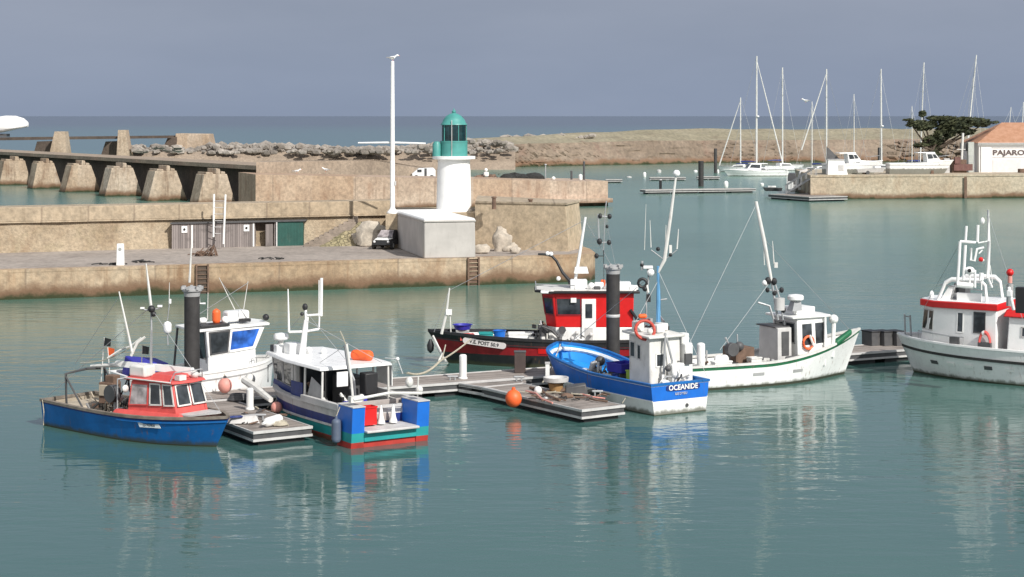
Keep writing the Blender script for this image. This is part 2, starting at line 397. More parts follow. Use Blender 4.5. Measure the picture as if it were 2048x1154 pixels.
def make_hull(parent, L, B, sheer, bands, deck_z, deckmat, inmat, capmat, nt=26, capw=.12, caph=.06, thick=.07, trans=None, name='hull', **kw):
    """bands: list of (z_top or ('s', offset below sheer), material) from the keel upwards"""
    beam, pt = hull_lines(L, B, sheer, **kw)
    deep = kw.get('deep', .35); bands = [(z, hull_paint(m)) for z, m in bands]
    ts = [1-(1-i/nt)**1.25 for i in range(nt+1)]
    def levels(t):
        z = [-deep]
        for b, _ in bands:
            z.append(sheer(t)+b[1] if isinstance(b, tuple) else min(b, sheer(t)-.02))
        return z
    sub = 2
    mb = MB()
    for side in (-1, 1):
        rows = []
        for t in ts:
            zs = levels(t); r = []
            for k in range(len(zs)-1):
                for q in range(sub): r.append(zs[k]+(zs[k+1]-zs[k])*q/sub)
            r.append(zs[-1]); rows.append([pt(t, z, side) for z in r])
        nv = len(rows[0])
        for j in range(nv-1):
            mb.use(bands[j//sub][1])
            vs = [r[j] for r in rows]+[r[j+1] for r in rows]; k = len(rows)
            fs = [(i, i+1, k+i+1, k+i) if side < 0 else (i+1, i, k+i, k+i+1) for i in range(k-1)]
            mb.add(vs, fs)
        if side < 0: st = rows[0]; bw = rows[-1]
        else:
            for j in range(nv-1):
                mb.use((trans or [b[1] for b in bands])[j//sub])
                mb.quad(st[j], st[j+1], rows[0][j+1], rows[0][j])
                mb.use(bands[j//sub][1]); mb.quad(bw[j], rows[-1][j], rows[-1][j+1], bw[j+1])
    hull = mb.build(name, parent, angle=50)
    # weld for smooth shading
    import bmesh
    bm = bmesh.new(); bm.from_mesh(hull.data); bmesh.ops.remove_doubles(bm, verts=bm.verts, dist=.0015); bm.to_mesh(hull.data); bm.free()
    hull.data.set_sharp_from_angle(angle=math.radians(45))
    # inside: bulwark and deck
    mi = MB().use(inmat)
    L_, R_ = [], []
    for t in ts:
        s = sheer(t); dz = deck_z(t) if callable(deck_z) else deck_z
        for side, arr in ((-1, R_), (1, L_)):
            p = pt(t, s-.01, side); q = pt(t, max(dz, -.2), side)
            w = max(.005, abs(p.y)-thick); w2 = max(.005, abs(q.y)-thick)
            xo = min(p.x, L/2+kw.get('rake', .7)*.35-.12); xo = max(xo, -L/2+thick)
            arr.append((Vector((xo, side*w, s-.01)), Vector((min(q.x, xo), side*w2, dz))))
    k = len(ts)
    for arr, sd in ((R_, -1), (L_, 1)):
        vs = [a for a, b in arr]+[b for a, b in arr]
        mi.add(vs, [(i+1, i, k+i, k+i+1) if sd < 0 else (i, i+1, k+i+1, k+i) for i in range(k-1)])
    mi.quad(R_[0][0], L_[0][0], L_[0][1], R_[0][1])
    mi.use(deckmat)
    mi.add([b for a, b in R_]+[b for a, b in L_], [(i, i+1, k+i+1, k+i) for i in range(k-1)])
    mi.build('deck', parent)
    # gunwale cap: one ring
    mc = MB().use(capmat)
    def ring(side):
        out = []
        for t in ts:
            p = pt(t, sheer(t), side); w = abs(p.y)
            out.append((Vector((p.x, side*(w+.03), p.z)), Vector((min(p.x, L/2+kw.get('rake', .7)*.35-.1), side*max(.0, w-capw), p.z))))
        return out
    for side in (-1, 1):
        R = ring(side)
        for i in range(len(R)-1):
            a, b = R[i]; c, d = R[i+1]; up = Vector((0, 0, caph)); dn = Vector((0, 0, -.03))
            lo = [a+dn, c+dn, d+dn, b+dn]; hi = [a+up, c+up, d+up, b+up]
            if side > 0: lo.reverse(); hi.reverse()
            mc.hexa(lo, hi)
    a = ring(-1)[0]; b = ring(1)[0]
    mc.box((-L/2+.03, 0, sheer(0)+caph/2-.016), (.12, abs(a[0].y)*2+.004, caph+.036))
    mc.build('gunwale', parent)
    return beam, pt, ts
def side_strip(parent, pt, ts, off, w, h, mat, name='rub_rail', t0=0, t1=1, sides=(-1, 1), sheer=None):
    for side in sides:
        mb = MB().use(mat)
        pts = []
        for t in ts:
            if t0 <= t <= t1:
                z = sheer(t)+off if sheer else off
                pts.append(pt(t, z, side))
        for i in range(len(pts)-1):
            a, c = pts[i], pts[i+1]; o = Vector((0, side*w, 0)); up = Vector((0, 0, h))
            inn = Vector((0, -side*.02, 0))
            lo = [a+o, c+o, c+inn, a+inn]; hi = [p+up for p in lo]
            if side > 0: lo.reverse(); hi.reverse()
            mb.hexa(lo, hi)
        mb.build(name, parent)

# ---------------------------------------------------------------- small deck gear (all in the coordinates of the given parent, or world)
def fender(top, L, r, mat, label, group=None, sides=None, rope_to=None):
    top = Vector(top)
    mb = MB().use(mat); mb.capsule(top-Vector((0, 0, L)), top, r); mb.cyl(top-Vector((0, 0, .02)), top+Vector((0, 0, .07)), r*.3, r*.25, 8)
    if rope_to is not None: mb.use(ROPE); mb.tube([top+Vector((0, 0, .05)), Vector(rope_to)], .018, 5)
    return single(mb, 'fender', label, 'fender', group)
def ball_fender(c, r, mat, label, name='mooring_buoy', cat='buoy', group=None, rope_to=None):
    c = Vector(c)
    mb = MB().use(mat).ball(c, r, 18, (1, 1, 1.08)); mb.use(DGREY if mat is not ORANGE else mat).cyl(c+Vector((0, 0, r*.95)), c+Vector((0, 0, r*1.35)), r*.25, r*.2, 10)
    if rope_to is not None: mb.use(ROPE); mb.tube([c+Vector((0, 0, r*1.3)), Vector(rope_to)], .018, 5)
    return single(mb, name, label, cat, group)
def crate(c, d, mat, label, rz=0.0, fill=None, name='fish_box', cat='fish box', group=None):
    c = Vector(c); x, y, z = d; t = .03
    mb = MB().use(mat)
    R = Matrix.Rotation(rz, 3, 'Z')
    def bx(o, dd): mb.box(c+R @ Vector(o), dd, rz)
    bx((0, 0, t/2), (x, y, t))
    for sx in (-1, 1): bx((sx*(x/2-t/2), 0, z/2+t/2), (t, y, z-t))
    for sy in (-1, 1): bx((0, sy*(y/2-t/2), z/2+t/2), (x-2*t, t, z-t))
    for sy in (-1, 1): bx((0, sy*(y/2+.012), z-.03), (x+.03, .03, .05))
    for sx in (-1, 1): bx((sx*(x/2+.012), 0, z-.03), (.03, y, .05))
    if fill: mb.use(fill); bx((0, 0, z*.6), (x-2*t-.01, y-2*t-.01, .04))
    return single(mb, name, label, cat, group)
def tub(c, r, h, mat, label, name='round_tub', cat='tub'):
    mb = MB().use(mat)
    mb.lathe(c, [(r*.8, 0), (r*.97, h*.96), (r*1.08, h*.96), (r*1.08, h), (r*.92, h), (r*.76, .04)], 18)
    return single(mb, name, label, cat)
def clutter(mb, c, d, n, mats, rnd, s=.18):
    for i in range(n):
        p = Vector((c[0]+rnd.uniform(-1, 1)*d[0]/2, c[1]+rnd.uniform(-1, 1)*d[1]/2, c[2]+rnd.uniform(0, 1)*d[2]))
        mb.use(rnd.choice(mats)); k = rnd.random()
        if k < .45: mb.box(p, (rnd.uniform(.4, 1.3)*s, rnd.uniform(.4, 1.3)*s, rnd.uniform(.4, 1.4)*s), rnd.uniform(0, 3))
        elif k < .75: mb.cyl(p, p+Vector((rnd.uniform(-1, 1), rnd.uniform(-1, 1), rnd.uniform(.2, 1.4)))*s*1.5, s*.22, n=7)
        else: mb.ball(p, s*.5, 9)
def coil(mb, c, r, turns=4, tr=.03):
    pts = []
    for i in range(turns*12):
        a = i/12*2*math.pi; rr = r*(1-.08*(i/12)); pts.append(Vector(c)+Vector((rr*math.cos(a), rr*math.sin(a)*.9, tr*1.4*i/12*.8)))
    mb.tube(pts, tr, 5)
def netpile(c, d, mat, label, seed, name='fishing_net_pile', cat='fishing net', group=None):
    mb = MB().use(mat); rnd = random.Random(seed)
    for i in range(9):
        p = Vector(c)+Vector((rnd.uniform(-.5, .5)*d[0], rnd.uniform(-.5, .5)*d[1], 0))
        mb.rock(p+Vector((0, 0, d[2]*.25)), d[2]*rnd.uniform(.35, .7), seed+i, (d[0]/d[2]*.35, .9, .9))
    for i in range(16):
        p = Vector(c)+Vector((rnd.uniform(-.5, .5)*d[0], rnd.uniform(-.5, .5)*d[1], d[2]*rnd.uniform(.3, .8)))
        q = p+Vector((rnd.uniform(-.5, .5), rnd.uniform(-.3, .3), rnd.uniform(-.3, .1)))*d[2]
        mb.tube([p, p.lerp(q, .5)+Vector((0, 0, .1*d[2])), q], .03*d[2], 5)
    return single(mb, name, label, cat, group)
def stays(r, wires, mat=None, rad=.011):        # thin standing rigging, pixel ends at a distance
    mb = MB().use(mat or GALV)
    for a, b in wires: mb.tube([W(*a), W(*b)], rad, 4)
    return mb.build('rigging', r, world=True)
def whip(mb, a, b, r=.018): mb.tube([a, Vector(a).lerp(Vector(b), .5), b], [r, r*.8, r*.45], 6)
# ================================================================ camera, light, sky
cam = bpy.data.cameras.new('camera'); co = bpy.data.objects.new('camera', cam); COL.objects.link(co)
co.location = (0, 0, H); co.rotation_euler = (math.pi/2, 0, 0)
cam.sensor_width = 36; cam.lens = 36*F/2048; cam.shift_y = -(577-HY)/2048
cam.clip_start = .5; cam.clip_end = 120000
S.camera = co
S.view_settings.view_transform = 'Standard'; S.view_settings.look = 'None'; S.view_settings.exposure = 0; S.view_settings.gamma = 1

EL, AZ = math.radians(39), math.radians(141)           # azimuth from +Y clockwise: behind the viewer's right shoulder
sdir = Vector((math.sin(AZ)*math.cos(EL), math.cos(AZ)*math.cos(EL), math.sin(EL)))
sun = bpy.data.lights.new('sun', 'SUN'); sun.energy = 4.9; sun.angle = math.radians(.5); sun.color = (1, .96, .90)
so = bpy.data.objects.new('sun', sun); COL.objects.link(so); so.rotation_euler = (-sdir).to_track_quat('-Z', 'Y').to_euler(); so.location = (60, -60, 80)

w = bpy.data.worlds.new('World'); S.world = w; w.use_nodes = True
n = w.node_tree.nodes; l = w.node_tree.links; n.clear()
out = n.new('ShaderNodeOutputWorld'); bg = n.new('ShaderNodeBackground'); l.new(bg.outputs[0], out.inputs[0])
sky = n.new('ShaderNodeTexSky'); sky.sky_type = 'NISHITA'; sky.sun_disc = False; sky.sun_elevation = EL; sky.sun_rotation = AZ
k = n.new('ShaderNodeMix'); k.data_type = 'RGBA'; k.blend_type = 'MULTIPLY'; k.inputs[0].default_value = 1; k.inputs[7].default_value = (.085, .085, .085, 1)
l.new(sky.outputs[0], k.inputs[6])
tc = n.new('ShaderNodeTexCoord').outputs['Generated']
sp = n.new('ShaderNodeSeparateXYZ'); l.new(tc, sp.inputs[0])
# a bank of rain cloud out to sea: slate blue, a little paler and greyer higher up, thinning far overhead and behind
cl = noise_node(n, l, tc, 3.2, 5, .55, (1, 1, 3.5))
f1 = ramp(n, l, sp.outputs[2], 0.0, .075)
c1 = mixc(n, l, f1, (.272, .325, .435, 1), (.302, .345, .436, 1))
c2 = mixc(n, l, ramp(n, l, cl, .25, .75), (.90, .915, .93, 1), (1.07, 1.06, 1.05, 1))
cc = mixc(n, l, 1.0, c1, c2, 'MULTIPLY')
f2 = ramp(n, l, sp.outputs[2], .35, .9)
# added fill: unseen bright white cloud behind the viewer, put in to lift shadows
lit = mixc(n, l, ramp(n, l, cl, .3, .7), (.55, .62, .72, 1), (1.15, 1.12, 1.08, 1))
f3 = ramp(n, l, sp.outputs[1], .25, -.45)
l.new(mixc(n, l, f3, mixc(n, l, f2, cc, k.outputs[2]), lit), bg.inputs[0]); bg.inputs[1].default_value = 1.0

# ================================================================ water
def water_mat():
    m, n, l, b = nodes_of('harbour_water')
    g = n.new('ShaderNodeNewGeometry').outputs['Position']
    big = noise_node(n, l, g, .018, 4, .6, (1, .5, 1))
    sp = n.new('ShaderNodeSeparateXYZ'); l.new(g, sp.inputs[0])
    # body colour by distance: greener between the quays, darker near, bluer out at sea
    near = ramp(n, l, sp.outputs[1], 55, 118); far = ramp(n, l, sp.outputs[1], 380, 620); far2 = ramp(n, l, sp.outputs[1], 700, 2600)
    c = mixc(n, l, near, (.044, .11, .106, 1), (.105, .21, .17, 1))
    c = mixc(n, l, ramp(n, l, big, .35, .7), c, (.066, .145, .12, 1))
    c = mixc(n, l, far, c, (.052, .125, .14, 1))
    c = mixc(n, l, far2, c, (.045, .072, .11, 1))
    l.new(c, b.inputs['Base Color']); b.inputs['IOR'].default_value = 1.33
    # calmer in the berth, rougher outside
    rr = n.new('ShaderNodeMapRange'); rr.inputs[1].default_value = 60; rr.inputs[2].default_value = 140; rr.inputs[3].default_value = .07; rr.inputs[4].default_value = .2
    l.new(sp.outputs[1], rr.inputs[0]); l.new(rr.outputs[0], b.inputs['Roughness'])
    h1 = noise_node(n, l, g, .9, 3, .55, (.55, 1.3, 1)); h2 = noise_node(n, l, g, 3.6, 3, .6, (.6, 1.2, 1)); h3 = noise_node(n, l, g, .16, 3, .5, (.6, 1.2, 1))
    patch = ramp(n, l, noise_node(n, l, g, .05, 3, .6, (.5, 1, 1)), .35, .65)
    hs = n.new('ShaderNodeMath'); hs.operation = 'MULTIPLY_ADD'; l.new(h2, hs.inputs[0]); hs.inputs[1].default_value = .12; l.new(h1, hs.inputs[2])
    h3m = n.new('ShaderNodeMath'); h3m.operation = 'MULTIPLY_ADD'; l.new(h3, h3m.inputs[0]); h3m.inputs[1].default_value = 1.4; l.new(hs.outputs[0], h3m.inputs[2])
    bp = n.new('ShaderNodeBump'); bp.inputs['Distance'].default_value = .16; l.new(h3m.outputs[0], bp.inputs['Height'])
    st = n.new('ShaderNodeMapRange'); st.inputs[3].default_value = .09; st.inputs[4].default_value = .40; l.new(patch, st.inputs[0])
    l.new(st.outputs[0], bp.inputs['Strength'])
    l.new(bp.outputs[0], b.inputs['Normal'])
    return m
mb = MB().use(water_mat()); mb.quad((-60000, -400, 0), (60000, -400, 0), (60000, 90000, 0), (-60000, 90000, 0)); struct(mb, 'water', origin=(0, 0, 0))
mb = MB().use(stone('sea_bed_mud', (.12, .11, .08), (.09, .085, .06), bump=0)); mb.quad((-60000, -400, -9), (60000, -400, -9), (60000, 90000, -9), (-60000, 90000, -9)); struct(mb, 'sea_bed', origin=(0, 0, -9))

# ================================================================ near quay (under the viewer) with a street lamp
QUAYTOP = stone('quay_paving', (.37, .325, .29), (.31, .27, .24), bump=.3, stainamt=.35, stain=(.13, .11, .1))
QUAYF = stone('quay_face', (.445, .36, .265), (.35, .265, .185), tide=1.0, stain=(.24, .125, .06), stainamt=.6, joints=7.3, seg=7.3)
WALLC = stone('wall_coping', (.44, .38, .295), (.37, .315, .24), stainamt=.5, joints=2.9, seg=8.7, stain=(.24, .19, .13))
WALLR = stone('rubble_masonry', (.42, .345, .25), (.31, .24, .165), sc=1.7, bump=.9, moss=.2, stainamt=.5, stain=(.2, .12, .065))
BASTION = stone('bastion_masonry', (.50, .405, .29), (.43, .345, .24), bump=.3, stainamt=.45, stain=(.24, .17, .1))
JETTY = stone('jetty_concrete', (.47, .375, .30), (.39, .30, .235), tide=.9, seg=4.6, stainamt=.7, stain=(.25, .15, .1), joints=9.1)
JETTY2 = stone('jetty_upper_concrete', (.36, .29, .225), (.30, .24, .185), stainamt=.5, stain=(.17, .13, .1))
PIERC = stone('pier_concrete', (.48, .41, .335), (.38, .31, .24), tide=1.0, seg=3.3, stainamt=.8, stain=(.17, .10, .06))
DARKC = stone('dark_and_shaded_concrete', (.105, .08, .065), (.07, .052, .042), stainamt=.5)  # dark concrete; also stands in for shaded pier sides and viaduct gaps
RIPRAP = stone('riprap_rock', (.38, .345, .31), (.2, .18, .16), stainamt=.4, sc=.8)
BREAKW = stone('breakwater_stone', (.27, .215, .165), (.175, .135, .10), stainamt=.6, sc=.45, bump=.9, stain=(.2, .12, .09), tide=1.6)
BREAKT = stone('breakwater_crest', (.30, .27, .195), (.245, .22, .155), stainamt=.4, sc=.4, moss=.2)
PALE = stone('pale_stone', (.50, .45, .38), (.44, .39, .33), stainamt=.3)
BOXG = paint('grey_rendered_wall', (.46, .43, .405), .8, .1, .8, grime=.28, gcol=(.27, .25, .23))
LIGHTW = paint('lighthouse_white', (.84, .84, .83), .6, .04, grime=.05)
LGREEN = paint('lighthouse_green', (.07, .285, .26), .4, .12, grime=.15, gcol=(.03, .14, .11))

mb = MB().use(QUAYTOP); mb.prism([(-60, -30), (60, -30), (60, 17), (-60, 17)], -3, 3.6); struct(mb, 'near_quay')
lr = root('street_lamp', 'white street lamp head reaching in at the top left, close to the viewer', 'street lamp', (-8.1, 16.4, 3.6))
mb = MB().use(LGREY); mb.lathe((0, 0, 0), [(.14, 0), (.14, .3), (.1, .35), (.085, 4), (.06, 7.2)], 14)
mb.tube([(0, 0, 7.1), (.1, .6, 7.35), (.3, 1.6, 7.4)], [.05, .045, .04], 8); mb.build('pole', lr)
p = W(24, 252, 18.5) - Vector((-8.1, 16.4, 3.6))
mb = MB().use(WHITE2); o = Vector((-.42, 0, -.02)); mb.lathe((0, 0, 0), [(.03, 0), (.075, .05), (.11, .2), (.125, .36), (.115, .46), (.08, .54), (.03, .585), (.005, .59)], 20, (1, 0, 0))
for i, v in enumerate(mb.v):
    z = max(v.z, -.035-.055*max(0, min(1, (.5-v.x)/.25))*(1 if v.x > .2 else .6)); mb.v[i] = p+o+Vector((v.x, v.y, z*.85+.06*v.x))
mb.use(LGREY); mb.box(p+o+Vector((.18, -.115, .0)), (.3, .01, .012))
mb.use(DGREY); mb.box(p+Vector((-.17, 0, -.095)), (.26, .13, .03)); mb.tube([p-Vector((.4, 0, .03)), p-Vector((.55, .0, .1)), (.3, 1.6, 7.4)], .035, 8)
mb.build('lamp_head', lr)

# ================================================================ mole with quay, parapet, lighthouse
def fy(x): return 116.5+.335*(x+4)             # front line of the quay
foot = [(-75, fy(-75)), (-20, fy(-20)), (4.0, fy(4.0)), (5.1, fy(5.1)+.6), (5.6, 121.4), (5.4, 125), (4.2, 131), (-75, 131)]
mb = MB().use(QUAYF); mb.prism(foot, -4, 1.62)
mb.build('tmp') if False else None
cop = [(x, y-.018 if y < 121 else y) for x, y in foot]; cop[4] = (5.62, 121.4)
mb.prism(cop, 1.62, 1.795)
mb.use(QUAYTOP); mb.prism([(foot[0][0], foot[0][1]+.85), (foot[1][0], foot[1][1]+.85), (3.8, fy(3.8)+.85), (4.7, 121.6), (4.5, 125), (4.0, 130.9), (-75, 130.9)], 1.70, 1.80)
single(mb, 'stone_quay', 'long low tan stone quay with weedy waterline in front of the small lighthouse', 'quay')

def wy(x): return 128.9+.39*(x+15)
# rubble wall + coping parapet
wr = root('parapet_wall', 'sandy rubble wall with smooth stone coping behind the quay roadway', 'wall', (-30, wy(-30), 1.8))
mb = MB().use(WALLR)
xs = [-75+2.1*i for i in range(32)]; xs[-1] = -9.0
front = [(x, wy(x)-.25) for x in xs]
vs = []; fs = []
rows = [(1.70, -.55), (2.1, -.42), (2.6, -.3), (3.1, -.2), (3.5, -.1), (3.8, .0)]
for z, o in rows:
    for x in xs:
        q = noise.noise(Vector((x*.5, z*1.3, 3.1)))*.16
        vs.append(Vector((x, wy(x)+o+q, z)))
nx = len(xs)
for j in range(len(rows)-1):
    for i in range(nx-1): fs.append((j*nx+i, j*nx+i+1, (j+1)*nx+i+1, (j+1)*nx+i))
mb.add(vs, fs)
mb.build('rubble_face', wr, world=True)
mb = MB().use(WALLC)
xs2 = [-75, -55, -42, -34, -27, -20, -14, -8.7]
mb.prism([(x, wy(x)-.22) for x in xs2]+[(x, wy(x)+2.6) for x in reversed(xs2)], 3.86, 4.84)
mb.prism([(x, wy(x)-.31) for x in xs2]+[(x, wy(x)+2.55) for x in reversed(xs2)], 3.76, 3.86)
mb.build('coping', wr, world=True, bevel=.03)
mb = MB().use(BASTION)
mb.prism([(-8.65, 127.6), (-7.0, 126.8), (-2.62, 126.2), (-2.62, 134), (-8.65, 134)], 1.75, 4.2)
single(mb, 'lighthouse_platform', 'raised masonry platform under the white lighthouse tower', 'platform')
br = root('bastion_wall', 'plain sandy masonry wall end to the right of the lighthouse', 'wall', (.5, 124, 1.8))
mb = MB().use(BASTION)
mb.hexa([(-2.58, 125.3, 1.75), (3.85, 122.2, 1.75), (5.0, 126.5, 1.75), (-2.58, 134, 1.75)], [(-2.58, 125.6, 4.95), (3.62, 122.6, 4.95), (4.7, 126.4, 4.95), (-2.58, 134, 4.95)])
mb.build('wall_body', br, world=True)
mb = MB().use(WALLC); mb.hexa([(-2.55, 125.5, 4.955), (3.72, 122.48, 4.955), (4.8, 126.5, 4.955), (-2.55, 134.1, 4.955)], [(-2.55, 125.5, 5.08), (3.72, 122.48, 5.08), (4.8, 126.5, 5.08), (-2.55, 134.1, 5.08)])
mb.build('coping', br, world=True)
for (x, y, hh) in ((988, 405, .75), (1061, 404, .55)):
    p = W(x, y+4, 124); mb = MB().use(BROWN); mb.cyl(p-Vector((0, 0, .32)), p+Vector((0, 0, hh-.3)), .15, .13, 10); mb.cyl(p+Vector((0, 0, hh-.3)), p+Vector((0, 0, hh-.2)), .19, .17, 10)
    single(mb, 'bollard', 'rusty iron bollard on the sandy wall end, '+('the taller one nearer the lighthouse' if hh > .6 else 'the shorter one nearer the corner'), 'bollard', 'bollards on the wall end')
# broken pale render and fallen slabs at its foot
for i, (a, b, sz, lab) in enumerate(((1008, 503, 1.0, 'leaning pale stone slab against the sandy wall end'), (964, 507, .7, 'small pale block at the foot of the grey lighthouse annexe'), (1030, 507, .5, 'low pale rubble stone lying right of the leaning slab'))):
    p = G(a, b, 1.8); mb = MB().use(PALE)
    if i == 0: mb.rock(p+Vector((-.1, .3, .55)), .85, 77, (.75, .4, 1.15), 3); mb.rock(p+Vector((.45, .1, .2)), .5, 78, (1.1, .6, .7), 3)
    else: mb.rock(p+Vector((0, 0, sz*.4)), sz*.55, 5+i, (1.3, 1, .9))
    single(mb, 'stone_slab', lab, 'stone')

# grey annexe (white flat roof) and tower
ar = root('lighthouse_annexe', 'blocky grey rendered building with a bright white flat roof below the lighthouse', 'building', (-5.68, 116.2, 1.8), (.97, .24))
A0 = Vector((-5.68, 116.2)); U = Vector((.97, .24)); V = Vector((-.24, .97))
def an(u, v, z): q = A0+U*u+V*v; return (q.x, q.y, z)
LW, LD = 3.42, 11.6
mb = MB().use(BOXG); mb.hexa([an(0, 0, 1.79), an(LW, 0, 1.79), an(LW, LD, 1.79), an(0, LD, 1.79)], [an(.03, .03, 4.12), an(LW-.03, .03, 4.12), an(LW-.03, LD, 4.12), an(.03, LD, 4.12)])
mb.build('wall', ar, world=True, bevel=.07)
mb = MB().use(BOXG); mb.hexa([an(-.02, -.02, 4.12), an(LW+.02, -.02, 4.12), an(LW+.02, LD, 4.12), an(-.02, LD, 4.12)], [an(-.02, -.02, 4.25), an(LW+.02, -.02, 4.25), an(LW+.02, LD, 4.25), an(-.02, LD, 4.25)])
mb.use(LIGHTW); mb.hexa([an(-.0, -.0, 4.25), an(LW, 0, 4.25), an(LW, LD, 4.25), an(0, LD, 4.25)], [an(.1, .12, 4.37), an(LW-.1, .12, 4.37), an(LW-.1, LD, 4.37), an(.1, LD, 4.37)])
mb.build('roof', ar, world=True, bevel=.04)

tx, ty, tz = -4.15, 128.6, 4.2
tr = root('lighthouse', 'small round white lighthouse with a green lantern and dome', 'lighthouse', (tx, ty, tz))
mb = MB().use(LIGHTW); mb.lathe((0, 0, 0), [(1.30, 0), (1.30, .1), (1.255, .13), (1.23, .9), (1.19, 2.9), (1.16, 3.12), (1.15, 3.3), (1.15, 3.72)], 40); mb.build('tower', tr)
mb = MB().use(LIGHTW); mb.lathe((0, 0, 0), [(1.17, 3.68), (1.5, 3.74), (1.53, 3.74), (1.53, 3.93), (1.17, 3.94)], 40); mb.build('gallery', tr)
mb = MB().use(LGREEN); mb.lathe((0, 0, 0), [(.97, 3.94), (.97, 4.9), (.99, 4.92), (.99, 5.02), (.86, 5.03)], 32); mb.build('lantern_base', tr)
ln = MB().use(glass_mat('green_lantern_glass', (.003, .022, .026), .08)); ln.lathe((0, 0, 0), [(.87, 5.03), (.87, 6.16)], 20); lo = ln.build('lantern', tr)
mb = MB().use(LGREEN)
for i in range(5):
    a = 2*math.pi*i/5+.1; mb.cyl((.885*math.cos(a), .885*math.sin(a), 5.02), (.885*math.cos(a), .885*math.sin(a), 6.17), .03, n=6)
mb.build('glazing_bars', lo)
mb = MB().use(LGREEN); mb.lathe((0, 0, 0), [(.89, 6.16), (.95, 6.17), (.93, 6.24), (.86, 6.3), (.76, 6.55), (.55, 6.8), (.3, 6.95), (.14, 7.0), (.1, 7.05)], 32); dm = mb.build('dome', tr)
mb = MB().use(LGREEN); mb.lathe((0, 0, 0), [(.08, 7.0), (.15, 7.06), (.15, 7.16), (.05, 7.22), (.02, 7.36)], 14); mb.build('finial', dm)
mb = MB().use(LGREEN); mb.lathe((-1.22, -.35, 3.94), [(.3, 0), (.3, .85), (.2, 1.02), (.05, 1.06)], 18); mb.build('tank', tr)
mb = MB().use(LGREY); mb.tube([(-.12, -1.0, 3.94), (-.12, -1.0, 6.2), (-.12, -.9, 6.5)], .025, 6); mb.build('ladder_rail', tr)

# signal mast
px, py = W(785, 417, 126).x, 126.0
sr = root('signal_mast', 'tall white signal mast with one crossarm beside the lighthouse', 'mast', (px, py, 4.2))
mb = MB().use(LIGHTW)
mb.lathe((0, 0, 0), [(.17, .25), (.165, 3.6), (.15, 3.62), (.145, 7), (.12, 10.62), (.03, 10.66)], 14); mb.build('pole', sr)
mb = MB().use(LIGHTW); mb.lathe((0, 0, 0), [(.4, -.02), (.4, .06), (.2, .3), (.17, .42)], 12); mb.build('base', sr)
mb = MB().use(LIGHTW); mb.tube([(-2.42, .1, 4.92), (0, .17, 4.94), (2.32, .1, 4.88)], [.05, .07, .05], 8); mb.build('crossarm', sr)
mb = MB().use(LGREY); mb.box((.2, -.12, 2.1), (.12, .1, .3)); mb.build('cleat', sr)
mb = MB().use(BASTION); mb.prism([(px-.45, 125.55), (px+.38, 125.55), (px+.38, 126.6), (px-.45, 126.6)], 1.75, 4.17); single(mb, 'mast_pedestal', 'narrow masonry pedestal beneath the tall white signal mast', 'pedestal')

def gull(p, k, label, facing=1, z=0.0):
    p = Vector(p); r = root('gull', label, 'gull', p, (facing, .15), 'perched gulls'); mb = MB().use(WHITE2)
    prof = [(.01, -.3), (.05, -.24), (.105, -.1), (.12, .02), (.1, .14), (.065, .22), (.07, .28), (.075, .33), (.05, .39), (.015, .43)]
    pts = [(-.3, .22), (-.22, .22), (-.1, .2), (.03, .2), (.14, .24), (.22, .31), (.28, .36), (.34, .37), (.4, .36), (.43, .355)]
    o = len(mb.v)
    vs = []; nn = 12
    for (rr, _), (x, z) in zip(prof, pts):
        for i in range(nn):
            a = 2*math.pi*i/nn; vs.append((x*k, rr*k*math.cos(a), (z+rr*math.sin(a))*k))
    fs = [(j*nn+i, j*nn+(i+1) % nn, (j+1)*nn+(i+1) % nn, (j+1)*nn+i) for j in range(len(pts)-1) for i in range(nn)]+[tuple(reversed(range(nn))), tuple(range((len(pts)-1)*nn, len(pts)*nn))]
    mb.add(vs, fs); mb.use(ORANGE); mb.cyl((.42*k, 0, .355*k), (.5*k, 0, .335*k), .02*k, .004*k, 6)
    for s in (-1, 1): mb.cyl((.03*k, s*.04*k, 0), (.03*k, s*.04*k, .12*k), .009*k, n=5)
    mb.build('body', r, angle=70)
    mb = MB().use(GREY)
    for s in (-1, 1): mb.hexa([(-.42*k, s*.03*k, .2*k), (.1*k, s*.12*k, .16*k), (.1*k, s*.135*k, .26*k), (-.4*k, s*.05*k, .25*k)], [(-.42*k, s*.045*k, .215*k), (.1*k, s*.14*k, .17*k), (.1*k, s*.145*k, .27*k), (-.4*k, s*.06*k, .26*k)])
    mb.build('wing', r)
gull((px, py, 4.2+10.66), 1.05, 'white gull perched on top of the signal mast', 1)

# sheds with boarded doors set in the wall
sh = root('boarded_store', 'row of weathered grey boarded store doors under the coping', 'shed', G(480, 490, 1.8), (1, .39))
a = G(356, 493, 1.8); b = G(514, 491, 1.8); a.y -= .15
def sl(x, o=0): return Vector((x, wy(x)-.95+o, 0))
x0, x1 = a.x, b.x
zt = 3.52
mb = MB().use(SHEDW)
mb.prism([(x0, wy(x0)-.95), (x1, wy(x1)-.95), (x1, wy(x1)+.2), (x0, wy(x0)+.2)], 1.79, zt); sd = mb.build('door_front', sh, world=True)
mb = MB().use(DGREY); x2 = W(612, 443, 129).x
mb.prism([(x0-.1, wy(x0)-1.1), (x2+.1, wy(x2)-1.1), (x2+.1, wy(x2)+.2), (x0-.1, wy(x0)+.2)], zt+.002, zt+.09); mb.build('roof_edge', sh, world=True)
mb = MB().use(WHITE)
for f in (.24, .985): xx = x0+(x1-x0)*f; mb.box((xx, wy(xx)-.98, 2.62), (.1, .06, 1.6), math.atan(.39))
xx = x0+(x1-x0)*.63; mb.use(LGREY); mb.box((xx, wy(xx)-.98, 2.62), (.06, .05, 1.6), math.atan(.39)); mb.build('door_post', sh, world=True)
